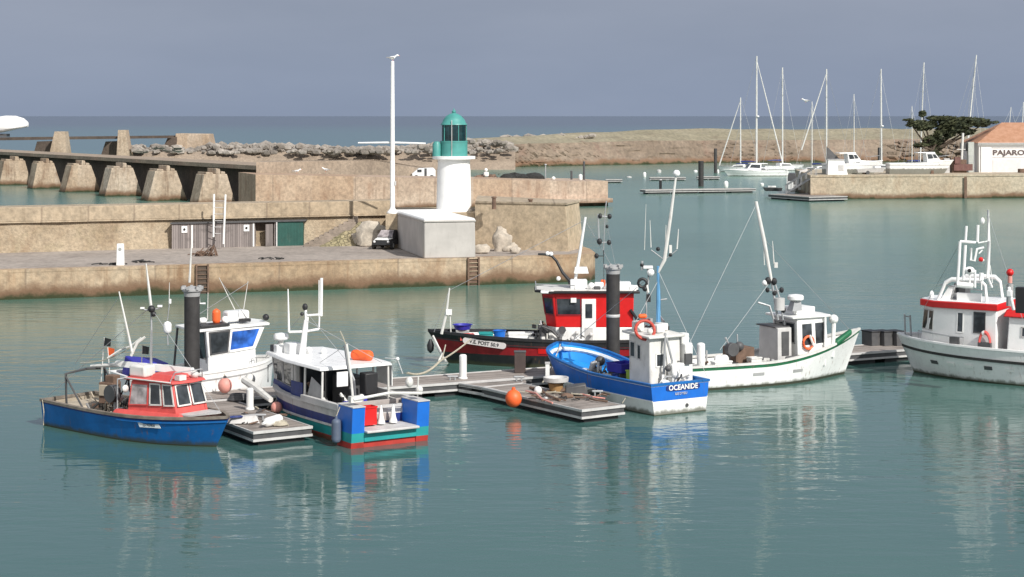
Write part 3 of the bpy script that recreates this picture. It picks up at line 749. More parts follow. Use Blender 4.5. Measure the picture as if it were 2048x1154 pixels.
for f, lab in ((.15, 'left'), (.9, 'right')):
    xx = x0+(x1-x0)*f; c = Vector((xx, wy(xx)-.99, 3.13)); rz = math.atan(.39)
    mb = MB().use(WHITE); mb.box(c, (.4, .03, .46), rz); mb.use(BLACK); mb.cyl(c+Vector((0, -.015, 0)), c+Vector((.012, -.032, 0)), .09, n=12)
    mb.build('notice', sh, world=True)
# open doorway, then the green container-like door
xa, xb = x1+.02, W(558, 470, 129).x
og = root('open_store', 'dark open doorway between grey boards and the green door', 'shed', ((xa+xb)/2, wy(xa)-.5, 1.8), (1, .39))
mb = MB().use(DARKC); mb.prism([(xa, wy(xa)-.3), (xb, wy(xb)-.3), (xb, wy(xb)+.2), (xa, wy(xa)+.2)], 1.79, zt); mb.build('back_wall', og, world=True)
mb = MB().use(SHEDW); q0 = sl(xb-.05, 0); mb.prism([(xb-.12, wy(xb)-.95), (xb-.02, wy(xb)-.95), (xb-.02, wy(xb)-.31), (xb-.12, wy(xb)-.31)], 1.79, zt)
mb.prism([(xa+.75, wy(xa)-.9), (xa+1.2, wy(xa)-.45), (xa+1.2, wy(xa)-.38), (xa+.72, wy(xa)-.84)], 1.82, zt-.15); mb.build('door', og, world=True)
xc, xd = xb, W(611, 470, 129.5).x
gr_ = root('green_store', 'dark green metal store door beside the stone steps', 'shed', ((xc+xd)/2, wy(xc)-.9, 1.8), (1, .39))
mb = MB().use(paint('bottle_green_metal', (.012, .075, .06), .5, .15, grime=.25)); mb.prism([(xc+.02, wy(xc)-1.0), (xd, wy(xd)-1.0), (xd, wy(xd)+.2), (xc+.02, wy(xc)+.2)], 1.79, zt)
for i in range(1, 9): xx = xc+.02+(xd-xc)*i/9; mb.box((xx, wy(xx)-1.0, 2.65), (.035, .03, 1.66), math.atan(.39))
mb.build('door_front', gr_, world=True)
mb = MB().use(LGREY); mb.box((xc+.06, wy(xc)-1.02, 2.65), (.09, .08, 1.72), math.atan(.39)); mb.build('door_post', gr_, world=True)

# stone steps up to the parapet
mb = MB().use(stone('step_stone', (.30, .25, .21), (.24, .2, .165), stainamt=.4))
sx0, sx1 = W(612, 490, 128).x, W(716, 440, 130).x
ns = 11
for i in range(ns):
    x = sx0+(sx1-sx0)*i/ns; z1 = 1.8+1.95*(i+1)/ns
    mb.prism([(x, wy(x)-2.3+.15*i), (sx1, wy(sx1)-2.3+.15*i), (sx1, wy(sx1)-.3), (x, wy(x)-.3)], 1.79-.001*i if i == 0 else 1.8+1.95*i/ns-.01, z1-.0)
single(mb, 'stone_steps', 'flight of worn grey stone steps climbing right to the parapet', 'steps')
# grassy rubble bank below the steps
mb = MB().use(stone('dry_grass_bank', (.36, .31, .20), (.29, .26, .15), rubble=3.1, moss=.6, bump=.9))
bx0, bx1 = W(640, 494, 127).x, W(730, 494, 127).x
vs = []; fs = []; nx, ny = 26, 9
for j in range(ny):
    for i in range(nx):
        u = i/(nx-1); v = j/(ny-1); x = bx0+(bx1-bx0)*u; top = .15+1.75*min(1, max(0, u*1.0))*.95
        z = 1.79+top*v**.9*math.sin(min(1, (1-u)*6+.25)*math.pi/2)+noise.noise(Vector((x*1.6, v*3, 9)))*.16*v
        vs.append((x, wy(x)-2.9+1.15*v+.1*noise.noise(Vector((x, v*2, 1))), z))
for j in range(ny-1):
    for i in range(nx-1): fs.append((j*nx+i, j*nx+i+1, (j+1)*nx+i+1, (j+1)*nx+i))
o = len(mb.v); mb.add(vs, fs)
single(mb, 'rubble_bank', 'dry grassy rubble bank sloping beneath the stone steps', 'bank', None, 'stuff')
for i, (a, b, r, lab) in enumerate(((742, 493, 1.25, 'largest pale boulder of the heap left of the small parked car'), (724, 492, .75, 'small pale boulder at the left end of the heap beside the steps'), (766, 484, .95, 'pale boulder behind the small parked car'))):
    p = G(a, b, 1.8); p.y += .6; mb = MB().use(PALE); mb.rock(p+Vector((0, 0, r*.55)), r*.78, 31+i, (1.25, .9, 1.0), 3)
    single(mb, 'boulder', lab, 'boulder', 'boulders beside the steps')

# little parked vehicle half hidden by the annexe
p = G(772, 499, 1.8); p.y += .9
cr = root('parked_car', 'small dark car with a white bonnet parked against the grey annexe', 'car', (p.x, p.y, 1.8), (-.25, -.97))
mb = MB().use(BLACK); mb.hexa([(-1.5, -.72, .3), (1.25, -.7, .3), (1.25, .7, .3), (-1.5, .72, .3)], [(-1.45, -.66, .72), (1.15, -.6, .68), (1.15, .6, .68), (-1.45, .66, .72)])
mb.hexa([(-1.4, -.64, .72), (.45, -.62, .7), (.45, .62, .7), (-1.4, .64, .72)], [(-1.2, -.5, 1.28), (-.2, -.5, 1.28), (-.2, .5, 1.28), (-1.2, .5, 1.28)]); mb.build('body', cr, bevel=.05)
mb = MB().use(WHITE); mb.hexa([(.4, -.58, .72), (1.18, -.54, .66), (1.18, .54, .66), (.4, .58, .72)], [(.4, -.56, .8), (1.16, -.5, .72), (1.16, .5, .72), (.4, .56, .8)]); mb.build('bonnet', cr, bevel=.02)
q = [(.47, -.55, .82), (.47, .55, .82), (-.17, .46, 1.25), (-.17, -.46, 1.25)]; q = [Vector(v)+Vector((.03, 0, .02)) for v in q]
mb = MB().use(CLEAR); mb.panel(q[0], q[1], q[2], q[3], .015); mb.build('windscreen', cr)
for sx in (-.95, .8):
    for sy in (-.66, .66): mb = MB().use(RUBBER); mb.cyl((sx, sy-.08, .29), (sx, sy+.08, .29), .29, n=16); mb.use(GALV); mb.cyl((sx, sy-.085, .29), (sx, sy+.085, .29), .15, n=12); mb.build('wheel', cr)
for sy in (-.5, .5): mb = MB().use(WHITE2); mb.ball((1.24, sy, .55), .09, 10, (.5, 1, 1)); mb.build('headlight', cr)

# white power pedestal, ladder with tall rails, quay wall ladders, dark bits on the quay
p = G(241, 531, 1.8)
pr = root('power_pedestal', 'white upright service pedestal with a round dial on the quay', 'pedestal', p)
mb = MB().use(WHITE); mb.hexa([(-.24, -.16, 0), (.24, -.16, 0), (.24, .16, 0), (-.24, .16, 0)], [(-.2, -.13, 1.35), (.2, -.13, 1.35), (.2, .13, 1.35), (-.2, .13, 1.35)]); mb.build('cabinet', pr, bevel=.03)
mb = MB().use(GREY); mb.cyl((0, -.14, 1.02), (0, -.165, 1.02), .1, n=14); mb.build('dial', pr)
lad = root('wall_ladder', 'white ladder with two tall rails rising over the boarded store', 'ladder', W(439, 480, 124.6)+Vector((0, 0, -.5)))
mb = MB().use(WHITE)
mb.tube([W(427, 474, 124.8), W(428, 388, 124.8)], .07, 8); mb.tube([W(447, 488, 124.4), W(451, 389, 124.8)], .07, 8)
mb.build('rail', lad, world=True)
mb = MB().use(LGREY)
for i in range(6): y = 402+i*13; mb.tube([W(428, y, 124.75), W(450, y, 124.75)], .025, 6)
mb.build('rung', lad, world=True)
for (x, lab) in ((405, 'dark recessed ladder in the quay face above the left mooring pile'), (947, 'dark recessed ladder in the quay face below the grey annexe')):
    X = (x-CX)/F*fy(0); 
    for _ in range(4): X = (x-CX)/F*fy(X)
    lr2 = root('quay_ladder', lab, 'ladder', (X, fy(X)-.1, -.3), (1, .335), 'ladders in the quay face')
    mb = MB().use(BROWN)
    for s in (-1, 1): mb.box((s*.36, -.02, .97), (.1, .12, 2.3))
    mb.build('rail', lr2)
    mb = MB().use(BROWN if x < 500 else QUAYF)
    for i in range(8): mb.box((0, .02, .15+i*.27), (.62, .06, .05))
    mb.use(DARKC if x < 500 else BROWN); mb.box((0, .075, .95), (.62, .04, 2.2)); mb.build('rung', lr2)
for i, (x, y, L, lab) in enumerate(((215, 530, 1.2, 'dark rope heap left of the white service pedestal'), (285, 525, 1.0, 'dark net scrap right of the white service pedestal'), (410, 512, 1.5, 'tangled brown fishing gear on the quay edge above the recessed ladder'), (545, 519, 1.6, 'flat dark rope laid on the quay in front of the boarded store'))):
    p = G(x, y, 1.8); mb = MB().use(BROWN if i == 2 else DROPE); rnd = random.Random(i+3)
    for q in range(9 if i != 2 else 22):
        a = p+Vector((rnd.uniform(-.5, .5)*L, rnd.uniform(-.35, .35), .03)); hh = .12 if i != 2 else .75
        mb.tube([a, a+Vector((rnd.uniform(-.4, .4), rnd.uniform(-.3, .3), rnd.uniform(.03, hh))), a+Vector((rnd.uniform(-.7, .7), rnd.uniform(-.3, .3), .03))], .035, 5)
    single(mb, 'rope_heap', lab, 'rope')
p = W(430, 545, 113)
# ================================================================ second jetty: viaduct on tapered piers, then a solid wall
PX = [(1, 62, 374, 9, 50, 323), (67, 125, 380, 75, 108, 325), (132, 202, 388, 144, 182, 329), (212, 286, 401, 224, 266, 334), (298, 375, 411, 311, 353, 340), (397, 472, 419, 409, 454, 346)]
va = G(31, 374, 0); vb = G(436, 417, 0); vd = (vb-va).normalized(); vn = Vector((-vd.y, vd.x, 0))
if vn.y < 0: vn = -vn
def ondeck(x, zc):                              # where the pixel column meets the front line of the viaduct
    t = (x-CX)/F; s = (t*va.y-va.x)/(vd.x-t*vd.y); return va+vd*s
def along(p0, d, x):                            # point of the line p0 + d*s under the pixel column x
    t = (x-CX)/F; s = (t*p0.y-p0.x)/(d.x-t*d.y); return p0+d*s
for i, (xa, xb, yb, ta, tb, ty_) in enumerate(PX):
    # trapezoid cross-piers: broad face turned towards the harbour mouth, lit; their left flanks lie in shade
    pa = ondeck(xa, 0); fd_ = Vector((.93, .37, 0)); pb = along(pa, fd_, xb); qa = along(pa, fd_, ta); qb = along(pa, fd_, tb)
    zt = 4.5; dz = Vector((0, 0, 1)); bk = -vd*2.6; low = (pb-pa)*.18
    mb = MB().use(PIERC)
    lo = [pa-dz*1.5-low*.6, pb-dz*1.5+low*.6, pb-dz*1.5+low*.6+bk, pa-dz*1.5-low*.6+bk]
    hi = [qa+dz*(zt-.6), qb+dz*(zt-.6), qb+dz*(zt-.6)+bk, qa+dz*(zt-.6)+bk]
    mb.hexa(lo, hi)
    w = qb-qa; z0 = dz*(zt-.61)
    for u0, u1, z1 in ((.06, .40, zt-.32), (.50, .72, zt+.12), (.72, .94, zt-.25)):
        a = qa+w*u0; b = qa+w*u1; mb.hexa([a+z0, b+z0, b+z0+bk, a+z0+bk], [a+dz*z1+w*.03, b+dz*(z1-.08)-w*.03, b+dz*(z1-.08)+bk, a+dz*z1+bk])
    single(mb, 'viaduct_pier', 'tapered weathered concrete pier of the old viaduct, '+['leftmost at the picture edge', 'second from the left', 'third from the left', 'fourth from the left', 'fifth from the left', 'last one before the solid jetty'][i], 'pier', 'viaduct piers', bevel=.06)
dA = ondeck(-260, 0); dB = ondeck(512, 0)
vr = root('viaduct_deck', 'long concrete viaduct deck carried by the tapered piers', 'viaduct', (dB.x, dB.y, 4.4))
mb = MB().use(JETTY2)
a = dA+vn*4.6; b = along(a, vd, 515); c, d = b+vn*6.5, a+vn*6.5
mb.prism([a[:2], b[:2], c[:2], d[:2]], 4.55, 5.05); mb.build('deck', vr, world=True)
mb = MB().use(DARKC)  # dark wall added under the deck; the gaps' shade is in its colour
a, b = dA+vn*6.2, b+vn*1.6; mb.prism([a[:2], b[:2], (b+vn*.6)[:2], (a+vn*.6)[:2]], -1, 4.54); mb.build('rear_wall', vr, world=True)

# solid jetty
ja, jb = Vector((dB.x, dB.y-.3, 0)), Vector((11.75, 220.5, 0)); jd = (jb-ja).normalized(); jn = Vector((-jd.y, jd.x, 0))
jr = root('concrete_jetty', 'solid pinkish concrete jetty behind the lighthouse, sloping down to its right end', 'jetty', (ja.x, ja.y, 0))
mb = MB().use(JETTY); DEP = 9
ns = 14; st = []
for i in range(ns+1):
    u = i/ns; p = ja.lerp(jb, u); st.append((p, 4.35-1.3*min(1, u*1.08)))
f = [(p.x, p.y) for p, z in st]; bk = [((p+jn*DEP).x, (p+jn*DEP).y) for p, z in reversed(st)]
mb.prism(f+bk, -3, [z for p, z in st]+[z for p, z in reversed(st)])
mb.build('wall_body', jr, world=True)
mb = MB().use(JETTY)
p0 = ja.lerp(jb, .62)-jn*.9; p1 = jb-jn*.9+jd*.25; mb.prism([p0[:2], p1[:2], (p1+jn*1.4)[:2], (p0+jn*1.4)[:2]], .45, .95); mb.build('ledge', jr, world=True)
# upper parapet behind the jetty roadway
ua = Vector((dB.x-1, dB.y+7.2, 0)); ub = Vector((-7.2, 234, 0))
um = ua.lerp(ub, .55)
mb = MB().use(JETTY2); un = Vector((0, 1, 0))
mb.prism([ua[:2], um[:2], ub[:2], (ub+un*5)[:2], (um+un*5)[:2], (ua+un*5)[:2]], 2, [5.55, 5.5, 3.4, 3.4, 5.5, 5.55])
single(mb, 'upper_jetty_wall', 'long brownish upper wall behind the pinkish concrete jetty', 'wall')
mb = MB().use(WALLC); mb.box((ua.x*.5+um.x*.5, (ua.y+um.y)/2-.35, 4.5), (1, 1, 1)); mb = None

# white van and dark net heap on the jetty
p = W(847, 358, 228.2); vz = 3.75
vv = root('white_van', 'small white rounded van standing on the jetty left of the tower', 'van', (p.x, p.y, p.z-.05), (-1, -.1))
mb = MB().use(WHITE2); poly = [(-1.5, .25), (1.45, .25), (1.5, .75), (1.15, 1.0), (.6, 1.42), (-1.2, 1.48), (-1.48, 1.2)]
vs = [(x, -.75, z) for x, z in poly]+[(x, .75, z) for x, z in poly]; k = len(poly)
mb.add(vs, [tuple(range(k)), tuple(reversed(range(k, 2*k)))]+[(i+k, (i+1) % k+k, (i+1) % k, i) for i in range(k)]); mb.build('body', vv, bevel=.06)
mb = MB().use(DGREY)
for s in (-1, 1): mb.box((-.22, s*.75, .85), (.3, .03, 1.15)); 
mb.build('door', vv)
for s in (-1, 1): mb = MB().use(GLASS); mb.box((.55, s*.752, 1.1), (.55, .02, .34)); mb.build('window', vv)
for sx in (-1, .95):
    for sy in (-.68, .68): mb = MB().use(RUBBER); mb.cyl((sx, sy-.09, .29), (sx, sy+.09, .29), .29, n=14); mb.build('wheel', vv)
q = W(1030, 362, 224); netpile((q.x, q.y, q.z-.05), (5.2, 2, 1.25), DROPE, 'big heap of black fishing nets on the jetty right of the tower', 61)
q = W(968, 362, 224); netpile((q.x, q.y, q.z-.05), (2.2, 2, 1.0), BROWN, 'small brown net heap close to the lighthouse tower', 71)
q = W(972, 348, 224)
mb = MB().use(WHITE); mb.box(q, (.55, .5, .5), .3); mb.ball(q+Vector((0, 0, .5)), .22, 10); single(mb, 'white_crate', 'small white box with a float on the brown net heap', 'box')
for x, y, hh, lab in ((931, 352, 2.4, 'thin pale post left of the pile-topped jetty end'), (1143, 346, 1.3, 'short dark post on the right half of the jetty'), (1168, 345, 1.9, 'tall dark post near the right end of the jetty')):
    pass
for x, yb, hh, mat, lab in ((1091, 362, 2.0, GALV, 'thin pale post right of the black nets on the jetty'), (1143, 363, 1.25, DGREY, 'short dark post between the black nets and the jetty end'), (1168, 363, 2.4, DGREY, 'tall dark post nearest the jetty end')):
    q = W(x, yb, 224); mb = MB().use(mat); mb.cyl(q-Vector((0, 0, .3)), q+Vector((0, 0, hh)), .13 if mat is DGREY else .07, n=8); mb.cyl(q+Vector((0, 0, hh)), q+Vector((0, 0, hh+.12)), .17, .1, 8)
    single(mb, 'jetty_post', lab, 'post', 'posts on the jetty')
for x, yb, lab in ((1161, 360, 'white float box standing at the foot of the tall dark jetty post'), (1107, 359, 'white buoy lying on the jetty right of the thin pale post')):
    q = W(x, yb, 223); mb = MB().use(WHITE); mb.capsule(q-Vector((0, 0, .1)), q+Vector((0, 0, .75 if x > 1150 else .4)), .24); single(mb, 'white_float', lab, 'float')
for i, (x, y, lab) in enumerate(((548, 396, 'gull'), (652, 345, 'gull'))): pass
q = W(652, 344, 214); gull(q, 1.3, 'white gull standing on the pinkish jetty wall', -1)
q = W(593, 347, 214); gull(q, 1.3, 'white gull resting at the left part of the jetty wall', 1)

# far walkway with slanted piers, end block
wr2 = root('far_footbridge', 'far dark footbridge on slanting concrete piers ending at a block', 'footbridge', W(0, 300, 330))
mb = MB().use(DARKC)
a, b = W(-120, 276, 318), W(352, 271, 385)
mb.hexa([a+Vector((0, 0, -.55)), b+Vector((0, 0, -.55)), b+Vector((0, 2.5, -.55)), a+Vector((0, 2.5, -.55))], [a, b, b+Vector((0, 2.5, 0)), a+Vector((0, 2.5, 0))])
mb.build('deck', wr2, world=True)
for xa, xb, ta, tb, yt, yb, D in ((96, 134, 109, 130, 263, 305, 335), (233, 258, 236, 252, 260, 299, 362)):
    mb = MB().use(PIERC)
    lo = [W(xa, yb+14, D), W(xb, yb+14, D), W(xb, yb+14, D)+Vector((0, 4, 0)), W(xa, yb+14, D)+Vector((0, 4, 0))]
    hi = [W(ta, yt, D), W(tb, yt, D), W(tb, yt, D)+Vector((0, 2.5, 0)), W(ta, yt, D)+Vector((0, 2.5, 0))]
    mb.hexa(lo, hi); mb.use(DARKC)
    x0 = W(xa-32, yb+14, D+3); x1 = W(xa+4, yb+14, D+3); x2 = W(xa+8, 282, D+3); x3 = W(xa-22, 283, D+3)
    mb.hexa([x0, x1, x1+Vector((0, 2, 0)), x0+Vector((0, 2, 0))], [x3, x2, x2+Vector((0, 2, 0)), x3+Vector((0, 2, 0))])  # dark slab for the pier's shaded left side, shade put into the colour
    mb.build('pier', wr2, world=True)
mb = MB().use(PIERC)
D = 384; lo = [W(349, 312, D), W(426, 312, D), W(426, 312, D)+Vector((0, 7, 0)), W(349, 312, D)+Vector((0, 7, 0))]; hi = [W(351, 267, D), W(416, 268, D), W(416, 268, D)+Vector((0, 7, 0)), W(351, 267, D)+Vector((0, 7, 0))]
mb.hexa(lo, hi); single(mb, 'end_block', 'square pale concrete block at the right end of the far footbridge', 'concrete block', bevel=.1)
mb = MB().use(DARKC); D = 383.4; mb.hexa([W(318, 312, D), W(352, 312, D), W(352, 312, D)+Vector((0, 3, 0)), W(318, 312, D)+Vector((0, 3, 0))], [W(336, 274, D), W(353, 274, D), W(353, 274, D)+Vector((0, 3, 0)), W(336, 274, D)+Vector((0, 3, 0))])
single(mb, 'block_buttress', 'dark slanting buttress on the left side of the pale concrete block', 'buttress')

# breakwater: long rocky embankment with a pale crest
def bank(pts, mat_lo, mat_hi, seed, crest=5):
    mb = MB(); 
    NS = 90
    cum = []
    rows = []
    for i in range(NS+1):
        u = i/NS*(len(pts)-1); k = min(int(u), len(pts)-2); t = u-k
        (x0, yb0, yt0, ye0, D0), (x1, yb1, yt1, ye1, D1) = pts[k], pts[k+1]
        x = x0+(x1-x0)*t; yb = yb0+(yb1-yb0)*t; yt = yt0+(yt1-yt0)*t; ye = ye0+(ye1-ye0)*t
        base = G(x, yb, 0)
        D = base.y
        e = W(x, ye, D+5); tp = W(x, yt, D+17)
        r = [base+Vector((0, -1, -2))]
        for q in range(9):
            v = q/8; p = base.lerp(e, v); nz = noise.noise(Vector((p.x*.21, q*.9, seed)))*1.0+noise.noise(Vector((p.x*.55, q*1.7, seed+4)))*.5
            r.append(p+Vector((0, nz*(1 if 0 < q < 8 else .3), nz*.45*(1 if 0 < q < 8 else .2))))
        for q in range(1, 5):
            v = q/4; p = e.lerp(tp, v); nz = noise.noise(Vector((p.x*.13, q*.9, seed+8)))*.35; r.append(p+Vector((0, 0, nz)))
        r.append(tp+Vector((0, 14, -tp.z-2))); rows.append(r)
    nv = len(rows[0])
    for j in range(nv-1):
        mb.use(mat_lo if j < 9 or j > 13 else mat_hi)
        vs = [r[j] for r in rows]+[r[j+1] for r in rows]; k = len(rows)
        mb.add(vs, [(i, i+1, k+i+1, k+i) for i in range(k-1)])
    return mb
mb = bank([(930, 337, 278, 291, 0), (1080, 333, 270, 287, 0), (1200, 330.5, 264, 284, 0), (1300, 329, 260, 281, 0), (1400, 326, 258, 281, 0), (1600, 325, 258, 280, 0), (1900, 324, 256, 278, 0), (2500, 324, 256, 276, 0)], BREAKW, BREAKT, 3.3)
single(mb, 'breakwater', 'long brown stone breakwater with a pale crest behind the marina masts', 'breakwater')
mb = MB().use(BREAKW); rnd = random.Random(19)
for i in range(900):
    x = rnd.uniform(940, 2040); yb = 337-4*(x-930)/150 if x < 1080 else 333-7*(x-1080)/320 if x < 1400 else 326-1.5*min(1, (x-1400)/300); p = G(x, yb, 0); t = rnd.random()
    ye = 291-4*(x-930)/150 if x < 1080 else 287-6*min(1, (x-1080)/220); e = W(x, ye, p.y+5); q = p.lerp(e, t); mb.rock(q-Vector((0, -.3, .25)), rnd.uniform(.25, .8)*(1.4 if i % 9 == 0 else 1), i+1500, (1.5, 1, .7), 1)
tag(mb.build('breakwater_rocks', flat=True), 'rough brown stones covering the face of the long breakwater', 'rocks', None, 'stuff')
# rock armour: one mass of boulders
mb = MB().use(RIPRAP); rnd = random.Random(11)
for i in range(760):
    u = rnd.random(); x = 395+u*640; yy = rnd.uniform(0, 1); D = rnd.uniform(372, 410)
    base = W(x, 307, D); top = W(x, 293-4*math.sin(u*9)+(-7 if x > 900 else 0), D)
    p = base.lerp(top, yy**.8); r = rnd.uniform(.3, .95)*(1.25 if i < 60 else 1)
    mb.rock(p, r, i, (rnd.uniform(.9, 1.6), 1, rnd.uniform(.6, 1.05)), 1)
for i in range(60):
    x = rnd.uniform(1000, 1190); D = 410; p = W(x, rnd.uniform(274, 292)-(x-1000)*.02, D); mb.rock(p, rnd.uniform(.5, 1.1), 500+i, (1.3, 1, .7), 1)
for i in range(45):
    x = rnd.uniform(255, 360); D = rnd.uniform(362, 380); p = W(x, rnd.uniform(292, 304), D); p.z = max(p.z, 3.7); mb.rock(p, rnd.uniform(.4, 1.0), 600+i, (1.5, 1, .6), 1)
for i in range(320):
    x = rnd.uniform(300, 1000); D = rnd.uniform(371, 384); p = W(x, 300, D); p.z = rnd.uniform(3.4, 3.9); mb.rock(p, rnd.uniform(.3, .8), 900+i, (1.4, 1, .8), 1)
tag(mb.build('riprap', flat=True), 'jumble of grey boulders armouring the sea side of the jetty', 'rocks', None, 'stuff')
# rubble mound carrying that armour, so water does not show through
mb = MB().use(JETTY2); a = W(250, 306, 392); b = W(1030, 300, 412); mb.hexa([(a.x, 366, -1), (b.x, 366, -1), (b.x, 420, -1), (a.x, 420, -1)], [(a.x+5, 372, 3.6), (b.x, 378, 3.5), (b.x, 402, 3.5), (a.x+5, 402, 3.6)])
single(mb, 'rubble_mound', 'low dark rubble mound under the grey armour boulders', 'mound', None, 'structure')

# ================================================================ right hand quay of the marina
MQ = stone('marina_quay_face', (.47, .41, .315), (.42, .35, .26), tide=.85, stainamt=.4, stain=(.28, .16, .08))
qa = G(1621, 399, 0); qb = G(2048, 396, 0); qd = (qb-qa).normalized(); qn = Vector((-qd.y, qd.x, 0))
mb = MB().use(MQ); e = qb+qd*40
mb.prism([qa[:2], e[:2], (e+qn*26)[:2], (qa+qn*26+qd*6)[:2]], -3, 2.95)
o = qn*-.08; mb.prism([(qa+o)[:2], (e+o)[:2], (e+qn*26.05)[:2], (qa+qn*26.05+qd*6)[:2]], 2.95, 3.18)
mb.use(BROWN); s = ondeck; qq = G(1931, 397, 0); mb.box(qq+Vector((0, -.03, 1.5)), (.35, .1, 2.9))
single(mb, 'marina_quay', 'tan stone quay at the right carrying the white house and laid-up boats', 'quay')
def onq(x, back):                               # point on the marina quay top, so far back from its edge
    t = (x-CX)/F; a0 = qa+qn*back; s = (t*a0.y-a0.x)/(qd.x-t*qd.y); p = a0+qd*s; return Vector((p.x, p.y, 3.18))

# white house with orange hipped roof
hp = onq(1958, 9); D = hp.y
hr = root('harbour_house', 'white low house with an orange hipped tile roof and sign at the right edge', 'house', hp, (1, 0))
HW, HD, HH = 15.0, 9.0, 4.05
mb = MB().use(paint('house_render', (.80, .77, .75), .8, .05, .6, grime=.12, gcol=(.6, .5, .45))); mb.hexa([(0, 0, -.05), (HW, 0, -.05), (HW, HD, -.05), (0, HD, -.05)], [(0, 0, HH), (HW, 0, HH), (HW, HD, HH), (0, HD, HH)]); mb.build('wall', hr)
def tile_mat():
    m, n, l, b = nodes_of('orange_roof_tiles'); tc = n.new('ShaderNodeTexCoord').outputs['Object']
    wv = N(n, 'ShaderNodeTexWave', Scale=4.2, Distortion=.0); wv.bands_direction = 'X'; l.new(tc, wv.inputs[0])
    a = noise_node(n, l, tc, 1.4, 5, .6)
    base = mixc(n, l, ramp(n, l, a, .3, .7), (.56, .28, .16, 1), (.68, .38, .25, 1)); base = mixc(n, l, .25, base, wv.outputs['Color'], 'MULTIPLY')
    l.new(base, b.inputs['Base Color']); b.inputs['Roughness'].default_value = .85
    bp = N(n, 'ShaderNodeBump', Strength=.7, Distance=.08); l.new(wv.outputs['Fac'], bp.inputs['Height']); l.new(bp.outputs[0], b.inputs['Normal']); return m
mb = MB().use(tile_mat()); ov = .3; RZ = 2.85
A, B_, C_, D_ = (-ov, -ov, HH+.02), (HW+ov, -ov, HH+.02), (HW+ov, HD+ov, HH+.02), (-ov, HD+ov, HH+.02); R1, R2 = (4.4, HD/2, HH+RZ), (HW-4.4, HD/2, HH+RZ)
mb.add([A, B_, C_, D_, R1, R2], [(0, 1, 5, 4), (1, 2, 5), (2, 3, 4, 5), (3, 0, 4), (3, 2, 1, 0)])
mb.build('roof', hr, flat=True)
mb = MB().use(WHITE); mb.box((HW/2, -.18, HH-.14), (HW+.4, .1, .28)); mb.build('fascia', hr)
mb = MB().use(LGREY); mb.tube([(-.2, -.33, HH-.02), (HW+.2, -.33, HH-.02)], .07, 8); mb.tube([(.25, -.3, HH-.05), (.25, -.08, HH-.35), (.25, -.08, .1)], .05, 6); mb.build('gutter', hr)
mb = MB().use(paint('sign_letters', (.11, .08, .08), .6, .1, grime=0))
u = (1985-1958)/F*D; mb.text('PAJARO', .98, (u, -.045, 2.42), (1, 0, 0), (0, 0, 1), 'LEFT', .02, .025)
for i, v in enumerate(mb.v): mb.v[i] = Vector((u+(v.x-u)*1.3, v.y, v.z))
mb.build('sign_lettering', hr)
mb = MB().use(LGREY); mb.box((u+4, -.03, 3.45), (8.2, .05, .12)); mb.box((u+4, -.02, 2.05), (8.2, .03, .07)); mb.build('sign_frame', hr)
mb = MB().use(paint('pale_shutter', (.66, .66, .66), .6, .06, grime=.1)); mb.box((u+2.0, -.03, .88), (3.9, .05, 1.75)); mb.build('shutter', hr)
q = onq(2046, 6)
mb = MB().use(BROWN); mb.box(q+Vector((.5, 0, .3)), (2.2, .9, .5), .1); mb.box(q+Vector((.9, 0, .8)), (1.2, .8, .6), .2); mb.cyl(q+Vector((.2, -.2, .5)), q+Vector((1.1, -.2, 1.3)), .12, n=8)
single(mb, 'rusty_winch', 'rusty brown winch standing before the white house', 'winch')

# windswept cypress
tp = onq(1872, 13)
trr = root('windswept_cypress', 'dark wind-bent flat-topped cypress left of the white house', 'tree', tp)
mb = MB().use(paint('cypress_bark', (.10, .075, .055), .9, .3, 3, grime=0, bump=.6))
def tw(x, y, dy=0): return W(x, y, tp.y+dy)-tp
mb.tube([(0, 0, -.1), tw(1866, 322), tw(1862, 305, .3), tw(1872, 288, .2)], [.42, .36, .32, .22], 9)
for x, y, dy in ((1836, 285, -.8), (1846, 262, .6), (1880, 250, -.6), (1915, 255, .8), (1950, 246, -.5), (1895, 290, 1.0), (1975, 243, .2), (1820, 245, 0), (1845, 228, .2)):
    b = tw(1866+(x-1866)*.15, 300-(300-y)*.1, .25); e = tw(x, y, dy); m_ = b.lerp(e, .5)+Vector((0, 0, -.25)); mb.tube([b, m_, e], [.2, .12, .05], 7)
mb.build('trunk', trr)
def leaf_mat():
    m, n, l, b = nodes_of('cypress_foliage'); tc = n.new('ShaderNodeTexCoord').outputs['Object']
    a = noise_node(n, l, tc, .9, 4, .6); oi = noise_node(n, l, tc, 6, 2)
    base = mixc(n, l, ramp(n, l, a, .35, .65), (.016, .024, .01, 1), (.048, .054, .02, 1)); base = mixc(n, l, ramp(n, l, oi, .6, .8), base, (.10, .10, .045, 1))
    l.new(base, b.inputs['Base Color']); b.inputs['Roughness'].default_value = .85; return m
mb = MB().use(leaf_mat()); rnd = random.Random(5)
